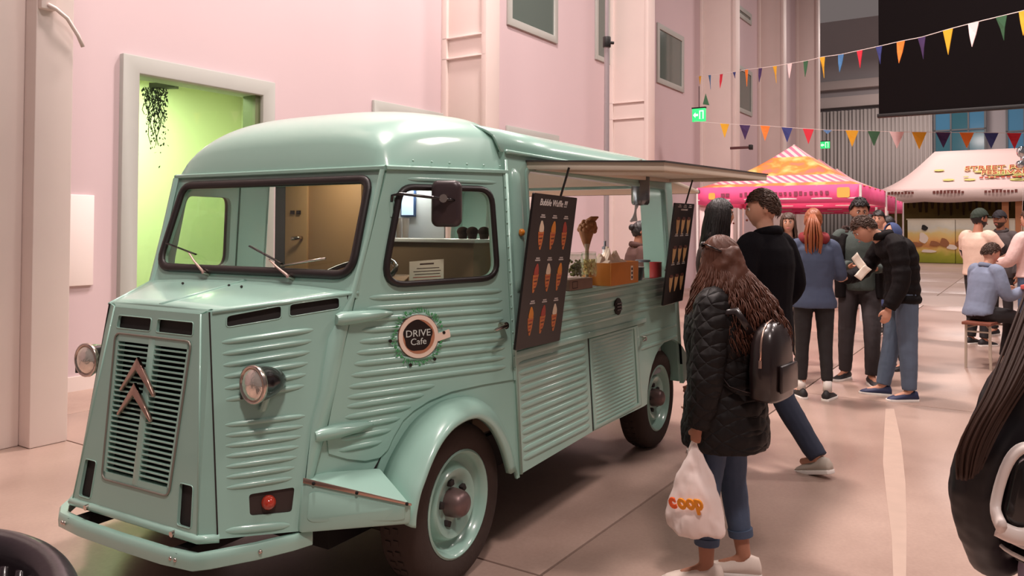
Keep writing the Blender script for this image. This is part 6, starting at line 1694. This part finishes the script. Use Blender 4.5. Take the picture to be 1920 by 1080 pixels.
text_obj('logo_lettering', 'c', ORR, sbag, LMb @ Matrix.Translation((-.060, -.002, -.006)), .088, thick=.004, sx=.78, bold=.004)

# 2 tall man in a black coat, walking
ml = ground(1452, 880)
m1, Hm, D, k = person('tall man in a long black wool coat and navy trousers walking past the truck', (ml.x, ml.y + .1, 0), 128, 1.73, dict(
    anR=(.10, -.30, .105), knR=(.10, -.02, .50), hipR=(.09, 0, .91), anL=(-.09, .34, .085), knL=(-.09, .22, .49), elR=(.27, -.02, 1.13), wrR=(.22, .16, .95), elL=(-.26, .02, 1.13), wrL=(-.2, .2, .98)),
    top=dict(m=COAT, hem=.73, fat=1.22, wr=.004, flare=1.0, ring=.030, arm=1.1, name='wool_coat', collar=.03), legs=dict(m=NAVY, fat=1.2, hem=.09), shoes=dict(m=SHG, sole=SOLE, pitchR=.25), hair=dict(m=HB_, thick=.012, line=.46, low=-.12), head=(38, -6, 0), seed=4)
face(m1, Hm, HB_); tufts(m1, Hm, HB_, 900, .040, .42, -.12, 1.09, r=.0030)
# 3 the dark haired woman he faces
p = at(1343, 440, 5.7)
f1, Hm, D, k = person('woman with long straight black hair half hidden behind the tall man', (p.x, p.y, 0), -20, 1.70, None, female=True, voxel=.013, skin=SKIN_D,
    top=dict(m=mat('dark_brown_coat', rgb(52, 36, 34), .8), hem=.62, fat=1.15, ring=.03), legs=dict(m=BLKL, fat=1.1), shoes=dict(m=SHB, sole=SHB), hair=dict(m=HBK, thick=.014, line=.45, low=-.4), head=(10, 0, 0))
g = G(); strands(g, Hm, 130, .42, wave=.003, r=.009, spread=.5, lean=(0, -.04), front=2.3, k=k, rnd=random.Random(9)); tag(g.build('long_hair', HBK, f1, smooth=True), kind='stuff'); face(f1, Hm, HBK)
# 4 red haired woman writing
p = ground(1530, 742)
r1_, Hm, D, k = person('red haired woman in a blue jacket and black leggings writing at the table', (p.x, p.y, 0), 78, 1.67, dict(elR=(.235, .03, 1.14), wrR=(.20, .24, 1.26), elL=(-.22, .06, 1.14), wrL=(-.10, .28, 1.14), anR=(.11, -.03, .085), anL=(-.11, .02, .085), knR=(.10, .0, .5), knL=(-.10, .02, .5), toeR=(.5, 1, 0), toeL=(-.3, 1, 0)),
    female=True, voxel=.011, top=dict(m=mat('blue_jacket', rgb(66, 76, 100), .8, var=.08, vscale=9), hem=.84, fat=1.12, flare=1.05, arm=1.0), legs=dict(m=BLKL, fat=.98, hem=.17), shoes=dict(m=SHB, sole=SOLE), hair=dict(m=HRED, thick=.014, line=.45, low=-.3), head=(-12, -14, 0), hands=dict(R=((-.3, .8, .3), (-.6, 0, -.6), .8)))
g = G(); bk = Hm @ V3((0, -.105, .045))
for i in range(120):
    a = random.uniform(0, 6.28); r_ = .036 * math.sqrt(random.random()); o2 = V3((r_ * math.cos(a), r_ * math.sin(a), 0)); e2 = random.uniform(.9, 1.1)
    g.tube([Hm @ V3((.05 * math.cos(a), -.05, .05 + .05 * math.sin(a))), bk + o2 * .5, bk + o2 * 1.6 + V3((0, -.035, -.08)), bk + o2 * 2.4 + V3((0, -.03, -.20)), bk + o2 * 2.2 + V3((0, -.02, -.31 * e2)), bk + o2 * .8 + V3((0, -.01, -.38 * e2))], [.006, .007, .007, .007, .006, .002], 5)
tag(g.build('ponytail', HRED, r1_, smooth=True), kind='stuff'); face(r1_, Hm, HRED)
SCF = mat('maroon_scarf', rgb(126, 34, 40), .9); c = D['neckb']
G().tube([c + V3((.10 * math.cos(t), .085 * math.sin(t), .02 + .012 * math.sin(3 * t))) for t in [2 * math.pi * i / 20 for i in range(20)]], (.045, .034), 10, close=True).build('scarf', SCF, r1_, smooth=True)
for s in 'RL': G().tube([D['an' + s] + V3((0, 0, -.01)), D['an' + s] + V3((0, 0, .09))], .040 * k, 10).build('sock', SOLE, r1_, smooth=True)
wp = empty('pen', V3((0, 0, 0)), 0, 'thin white pen in the hand of the red haired woman', 'pen'); R1M = Matrix.Translation(r1_.location) @ Matrix.Rotation(r1_.rotation_euler.z, 4, 'Z'); q = R1M @ (D['wrR'] + V3((-.03, .08, .03))); wp.location = q
G().tube([(-.07, 0, .0), (.05, .01, .02)], .005, 6).build('barrel', SOLE, wp)
# 5 bearded man
p = (ground(1600, 700) + ground(1632, 716)) / 2
b1_, Hm, D, k = person('bearded dark haired man in a grey green sweater facing the camera', (p.x, p.y, 0), 250, 1.78, dict(elR=(.27, .05, 1.16), wrR=(.10, .28, 1.12), elL=(-.27, .05, 1.16), wrL=(-.12, .28, 1.10), anR=(.13, -.05, .085), anL=(-.09, .18, .085), knR=(.12, .03, .5), knL=(-.10, .13, .5), toeR=(.6, 1, 0), toeL=(-.2, 1, 0)),
    voxel=.011, skin=SKIN_D, top=dict(m=mat('green_grey_knit', rgb(72, 82, 78), .9, bump=.3, bscale=140), hem=.88, fat=1.08, ring=.018, name='sweater'), legs=dict(m=DJ, fat=1.2, hem=.09), shoes=dict(m=SHB, sole=SOLE), hair=dict(m=HBK, thick=.020, line=.50, low=.0), head=(8, -8, 0), hands=dict(R=((-.5, .6, 0), (0, 0, 1), .5), L=((.5, .6, 0), (0, 0, 1), .5)))
face(b1_, Hm, HBK, beard=HBK); tufts(b1_, Hm, HBK, 300, .045, .50, .0, 1.20, (0, .2, .8))
# open black jacket over the sweater
g = G()
for s in (-1, 1):
    g.tube(path_pts([V3((s * .165, .01, .80)) * k, V3((s * .172, .0, 1.05)) * k, V3((s * .165, 0, 1.25)) * k, V3((s * .125, -.01, 1.42)) * k], 4), interp([(.06, .125), (.06, .12), (.066, .125), (.07, .095)], 4), 12, up=(1, 0, 0))
    e_l, w_r = (D['elR'], D['wrR']) if s > 0 else (D['elL'], D['wrL']); sh_ = D['shR'] if s > 0 else D['shL']
    g.tube(path_pts([sh_, e_l, lerp(e_l, w_r, .85)], 5), interp([.084 * k, .070 * k, .054 * k], 5), 12)
g.tube(path_pts([V3((0, -.07, .80)) * k, V3((0, -.08, 1.1)) * k, V3((0, -.06, 1.42)) * k], 4), interp([(.16, .06), (.165, .065), (.13, .05)], 4), 12, up=(1, 0, 0))
modset(g.build('open_jacket', BLKJ, b1_, smooth=True), .012, 3, .01, .1)
c = D['neckb']; fr = G()
for i in range(150):
    t = random.uniform(-.6, math.pi + .6); q = c + V3((.14 * math.cos(t + math.pi), .09 * math.sin(t + math.pi) - .01, -.01 + random.uniform(-.02, .035))); fr.ball(q, random.uniform(.016, .03), 6, 4)
tag(fr.build('fur_collar', mat('brown_fur', rgb(58, 40, 36), .95), b1_, smooth=True), kind='stuff')
# 6 bending man in a puffer jacket
p = ground(1668, 746)
n1, Hm, D, k = person('man in a black puffer jacket and blue jeans bending over a paper', (p.x + .16, p.y + .12, 0), 172, 1.74, dict(
    pelvis=(0, -.03, .94), hipR=(.09, -.03, .90), hipL=(-.09, -.03, .90), chest=(0, .0, 1.27), waist=(0, -.03, 1.09), neckb=(0, .14, 1.43), neckt=(0, .22, 1.47), headc=(0, .29, 1.50), shR=(.185, .08, 1.36), shL=(-.185, .08, 1.36), elR=(.22, .24, 1.12), wrR=(.12, .42, 1.06), elL=(-.245, .06, 1.06), wrL=(-.23, .16, .82), anR=(.13, .10, .085), anL=(-.10, -.05, .085), knR=(.12, .02, .5), knL=(-.10, -.04, .5), toeR=(.35, 1, 0), toeL=(-.12, 1, 0)),
    lean=.30, voxel=.010, top=dict(m=BLKJ, hem=.86, fat=1.16, puff=.085, wr=.003, ring=.035, arm=1.12, name='puffer_jacket'), legs=dict(m=JEAN2, fat=1.22, hem=.10), shoes=dict(m=SHN, sole=SOLE), hair=dict(m=HB_, thick=.012, line=.46, low=-.08), head=(0, -38, 0), hands=dict(L=((.1, .2, -1), (1, 0, 0), .5), R=((-.4, .7, -.2), (-.4, 0, .7), .7)))
face(n1, Hm, HB_); tufts(n1, Hm, HB_, 700, .036, .42, -.08, 1.09, r=.0032)
N1M = Matrix.Translation(n1.location) @ Matrix.Rotation(n1.rotation_euler.z, 4, 'Z')
for kx_, (off, lab, rx) in enumerate((((-.10, .12, .05), 'folded white paper held by the bending man', .5), ((-.02, .16, -.06), 'lower white receipt dangling from the bending man\'s hand', .9))):
    q = empty('paper_sheet', (at(1611, 487, 6.60), at(1616, 505, 6.56))[kx_], 0, lab, 'paper'); g = G(); rows = []
    for i in range(6): rows.append([(-.05 + .10 * j / 4 + .02 * i / 5, .012 * math.sin(i * .9), .10 - .20 * i / 5 + .03 * j / 4) for j in range(5)])
    g.loft(rows, False, False, M=Matrix.Rotation(rx * (1 if kx_ else -1), 4, 'Y') @ Matrix.Scale(.66, 4)); s_ = g.build('sheet', PAPER, q, smooth=True); md = s_.modifiers.new('t', 'SOLIDIFY'); md.thickness = .002
# 7 8 9 16 people half hidden further back
def hood(o, Hm, m):
    g = G(); rings = []
    for i in range(13):
        th = math.pi * (.06 + .80 * i / 12)
        rings.append([Hm @ (head_pt(math.sin(th) * math.sin(a), math.sin(th) * math.cos(a), math.cos(th)) * 1.24) for a in [R(58 + 244 * j / 20) for j in range(21)]])
    g.loft(rings, False, False); h = g.build('hood', m, o, smooth=True); md = h.modifiers.new('t', 'SOLIDIFY'); md.thickness = .014
p = at(1678, 420, 8.5)
h1, Hm, D, k = person('person in a pulled up blue hood behind the bending man', (p.x, p.y, 0), 200, 1.55, None, voxel=.014, top=dict(m=mat('hood_blue', rgb(62, 76, 118), .85), hem=.75, fat=1.15), legs=dict(m=BLKL), shoes=dict(m=SHB, sole=SHB), head=(0, -20, 0)); hood(h1, Hm, MATS['hood_blue']); face(h1, Hm, HB_)
p = at(1478, 420, 8.8)
q1, Hm, D, k = person('brown haired woman in dark blue partly hidden behind the red haired woman', (p.x, p.y, 0), 250, 1.67, None, female=True, voxel=.014, top=dict(m=NAVY, hem=.75, fat=1.1), legs=dict(m=BLKL), shoes=dict(m=SHB, sole=SHB), hair=dict(m=HB_, low=-.4))
g = G(); strands(g, Hm, 90, .25, wave=.004, r=.010, spread=.6, lean=(0, -.03), front=2.2, k=k, rnd=random.Random(2)); tag(g.build('long_hair', HB_, q1, smooth=True), kind='stuff'); face(q1, Hm, HB_)
p = at(1648, 400, 10.6)
q2, Hm, D, k = person('dark haired person in a navy jacket between the bearded man and the tents', (p.x, p.y, 0), 235, 1.74, None, voxel=.015, top=dict(m=NAVY, hem=.8, fat=1.15, ring=.02, ringm=SOLE), legs=dict(m=BLKL), shoes=dict(m=SHB, sole=SHB), hair=dict(m=HBK, thick=.016)); face(q2, Hm, HBK)
p = at(1668, 404, 11.6)
q3, Hm, D, k = person('person in a white top beside the navy jacket near the pink tents', (p.x, p.y, 0), 160, 1.68, None, voxel=.015, top=dict(m=mat('white_top', rgb(214, 214, 212), .8), hem=.8, fat=1.1), legs=dict(m=DJ), shoes=dict(m=SHB, sole=SHB), hair=dict(m=HBK, thick=.016)); face(q3, Hm, HBK)
p = at(1196, 425, 8.0)
v1, Hm, D, k = person('woman in a brown jacket with tied dark hair seen through the hatch', (p.x, p.y, 0), 12, 1.56, None, female=True, voxel=.012, skin=SKIN_D, top=dict(m=mat('brown_jacket', rgb(80, 52, 46), .85), hem=.8, fat=1.15, ring=.03), legs=dict(m=BLKL), shoes=dict(m=SHB, sole=SHB), hair=dict(m=HBK, thick=.013, low=-.3), head=(0, -8, 0))
G().ball((0, -.115, .04), (.04, .035, .04), 12, 8, M=Hm).build('hair_bun', HBK, v1, smooth=True); face(v1, Hm, HBK)
# 10 cream sweater and green cap
def cap(o, Hm, m):
    c = hair_cap(Hm, .018, .34, .18, rag=0); c = c.build('cap', m, o, smooth=True); md = c.modifiers.new('t', 'SOLIDIFY'); md.thickness = .006
    g = G(); rows = []
    for i in range(6):
        t = i / 5; rows.append([Hm @ V3((.068 * s * (1 - .25 * t), .085 + .07 * t - .03 * s * s, .052 - .012 * t - .016 * s * s)) for s in [j / 5 - 1 for j in range(11)]])
    g.loft(rows, False, False); b = g.build('cap_peak', m, o, smooth=True); md = b.modifiers.new('t', 'SOLIDIFY'); md.thickness = .006
CSW = mat('cream_knit', rgb(226, 196, 178), .9, bump=.3, bscale=120)
p = at(1834, 430, 10.3)
s1_, Hm, D, k = person('man in a cream sweater with a black sleeve stripe and dark green cap', (p.x, p.y, 0), 18, 1.76, dict(elR=(.24, .16, 1.17), wrR=(.15, .38, 1.14), elL=(-.24, .10, 1.14), wrL=(-.14, .33, 1.06)), voxel=.011, skin=SKIN_D, top=dict(m=CSW, hem=.90, fat=1.2, name='sweater', arm=1.12), legs=dict(m=BLKL, fat=1.15), shoes=dict(m=SHB, sole=SOLE), hair=dict(m=HBK, thick=.012, low=-.35), head=(-14, -4, 0)); cap(s1_, Hm, mat('green_cap', rgb(44, 56, 46), .8)); face(s1_, Hm, HBK, beard=HBK)
for s in 'RL': G().tube([lerp(D['sh' + s], D['el' + s], .55), lerp(D['sh' + s], D['el' + s], .85)], [.098 * k, .092 * k], 14).build('sleeve_stripe', BLKL, s1_, smooth=True, autos=50); G().tube([lerp(D['el' + s], D['wr' + s], .80), lerp(D['el' + s], D['wr' + s], 1.04)], [.064 * k, .056 * k], 12).build('sleeve_cuff', BLKL, s1_, smooth=True, autos=50)
# 11 black cap
p = at(1877, 430, 11.2)
s2_, Hm, D, k = person('bearded man in a black cap and grey jacket talking beside the tent', (p.x, p.y, 0), 212, 1.76, dict(elR=(.24, .12, 1.15), wrR=(.14, .33, 1.08)), voxel=.012, skin=SKIN_D, top=dict(m=mat('charcoal_jacket', rgb(74, 66, 66), .85), hem=.82, fat=1.15, ring=.025), legs=dict(m=DJ), shoes=dict(m=SHB, sole=SOLE), hair=dict(m=HBK, thick=.010)); cap(s2_, Hm, mat('black_cap', rgb(34, 30, 36), .8)); face(s2_, Hm, HBK, beard=HB_)
# 12 pale sweater at the edge
p = at(1930, 430, 9.7)
s3_, Hm, D, k = person('person in a pale pink sweater and jeans at the right edge', (p.x + .03, p.y, 0), 110, 1.74, dict(elL=(-.26, .08, 1.14), wrL=(-.14, .3, 1.1)), voxel=.011, top=dict(m=mat('pink_knit', rgb(228, 196, 190), .9, bump=.3, bscale=120), hem=.92, fat=1.2, name='sweater', arm=1.15), legs=dict(m=JEAN, fat=1.1), shoes=dict(m=SHB, sole=SOLE), hair=dict(m=HB_, thick=.014)); face(s3_, Hm, HB_)
# 13 seated boy
p = ground(1846, 668)
bx = bl_ + V3((math.cos(R(54)), math.sin(R(54)), 0)) * .22
y1, Hm, D, k = person('boy in a pale denim jacket sitting on the wooden bench', (bx.x, bx.y, 0), 8, 1.62, dict(
    pelvis=(0, -.02, .66), waist=(0, .02, .80), chest=(0, .07, .99), neckb=(0, .10, 1.17), neckt=(0, .13, 1.25), headc=(0, .155, 1.335), shR=(.18, .09, 1.12), shL=(-.18, .09, 1.12), elR=(.24, .16, .86), wrR=(.17, .40, .90), elL=(-.24, .16, .86), wrL=(-.15, .40, .90),
    hipR=(.09, .04, .62), hipL=(-.09, .04, .62), knR=(.12, .42, .55), knL=(-.10, .46, .55), anR=(.12, .34, .085), anL=(-.10, .40, .085), toeR=(.1, 1, 0), toeL=(-.1, 1, 0)), sit=True,
    voxel=.010, skin=SKIN, top=dict(m=mat('pale_denim', rgb(124, 134, 156), .85, var=.12, vscale=7, bump=.2, bscale=160), hem=.9, fat=1.16, wr=.006, ring=.025, name='denim_jacket', arm=1.1), legs=dict(m=mat('black_trousers', rgb(40, 36, 38), .85), fat=1.15, hem=.10), shoes=dict(m=SHW, sole=SOLE), hair=dict(m=HB_, thick=.012, line=.46, low=-.12), head=(-8, -20, 0)); face(y1, Hm, HB_); tufts(y1, Hm, HB_, 600, .034, .42, -.12, 1.09, r=.0032)
# 14 someone in the right foreground, seen from behind
SAT = mat('black_satin', rgb(24, 20, 24), .38, spec=.35); NVS = mat('navy_satin', rgb(42, 46, 78), .45)
q0 = at(1905, 700, 1.62)
x1, Hm, D, k = person('person with long brown hair in a black satin bomber jacket at the right edge', (q0.x + .20, q0.y + .02, 0), 62, 1.44, dict(elL=(-.27, -.02, 1.12), wrL=(-.23, .10, .90), elR=(.25, .05, 1.12), wrR=(.16, .2, 1.0)), female=True, voxel=.008, top=dict(m=SAT, hem=.97, fat=1.22, wr=.010, ws=.12, arm=1.15, name='bomber_jacket', ring=.03), legs=dict(m=mat('lilac_jeans', rgb(150, 136, 156), .85), fat=1.2), shoes=dict(m=SHW, sole=SOLE), hair=dict(m=HB_, thick=.014, low=-.35), head=(-30, 0, 0)); face(x1, Hm, HB_)
g = G(); strands(g, Hm, 200, .40, wave=.006, r=.009, spread=.9, lean=(-.08, -.07), front=2.4, k=k, rnd=random.Random(12)); tag(g.build('long_hair', HB_, x1, smooth=True), kind='stuff')
for z in (.985, 1.015): G().tube([V3((.232 * math.cos(t), .172 * math.sin(t), z)) * k for t in [2 * math.pi * i / 40 for i in range(40)]], (.006 * k, .004), 6, close=True, up=(0, 0, 1)).build('hem_stripe', SOLE, x1, smooth=True)

c = D['wrL']; X1M = Matrix.Translation(x1.location) @ Matrix.Rotation(x1.rotation_euler.z, 4, 'Z')
wb = empty('strapped_bag', at(1965, 930, 1.60), x1.rotation_euler.z, 'white and black strapped bag hanging on the satin jacket', 'bag')
WBG = mat('bag_white', rgb(232, 220, 214), .4)
G().prism(rpoly([(-.075, -.05), (.10, -.075), (.12, .06), (.02, .10), (-.05, .09)], .03, 5), -.03, .03, lambda p_, d_: (p_[0], d_, p_[1])).build('bag_body', BLK, wb, bevel=.012)
for P_ in ([(-.08, -.04, -.04), (-.088, .0, -.01), (-.065, .0, .08), (-.03, 0, .115), (.03, 0, .10)], [(-.085, 0, -.055), (-.04, -.0, -.065), (.03, 0, -.03), (.05, 0, .04), (.03, 0, .10)], [(.05, 0, -.07), (.10, 0, -.03), (.12, 0, .05)]):
    G().tube([(q_[0], q_[1] - .04, q_[2]) for q_ in path_pts(P_, 5)], (.018, .010), 8).build('white_strap', WBG, wb, smooth=True)

# the lock of hair that falls over this person's shoulder
g = G(); rs = random.Random(21); X1I = X1M.inverted()
base = [at(1990, 470, 1.72), at(1950, 600, 1.66), at(1905, 700, 1.625), at(1866, 765, 1.62), at(1838, 822, 1.625), at(1822, 880, 1.64)]
for i in range(190):
    a = rs.gauss(0, 1); b_ = rs.gauss(0, 1); q = []
    for j, c in enumerate(base):
        w = (.03, .035, .030, .026, .020, .010)[j]; q.append(X1I @ (c + V3((a * w * .75, b_ * .006, a * w * .55))))
    g.tube(path_pts(q, 3), .0032, 4)
tag(g.build('shoulder_hair', mat('hair_dark_brown', rgb(58, 38, 30), .5, var=.3, vscale=20, spec=.3), x1, smooth=True), kind='stuff')
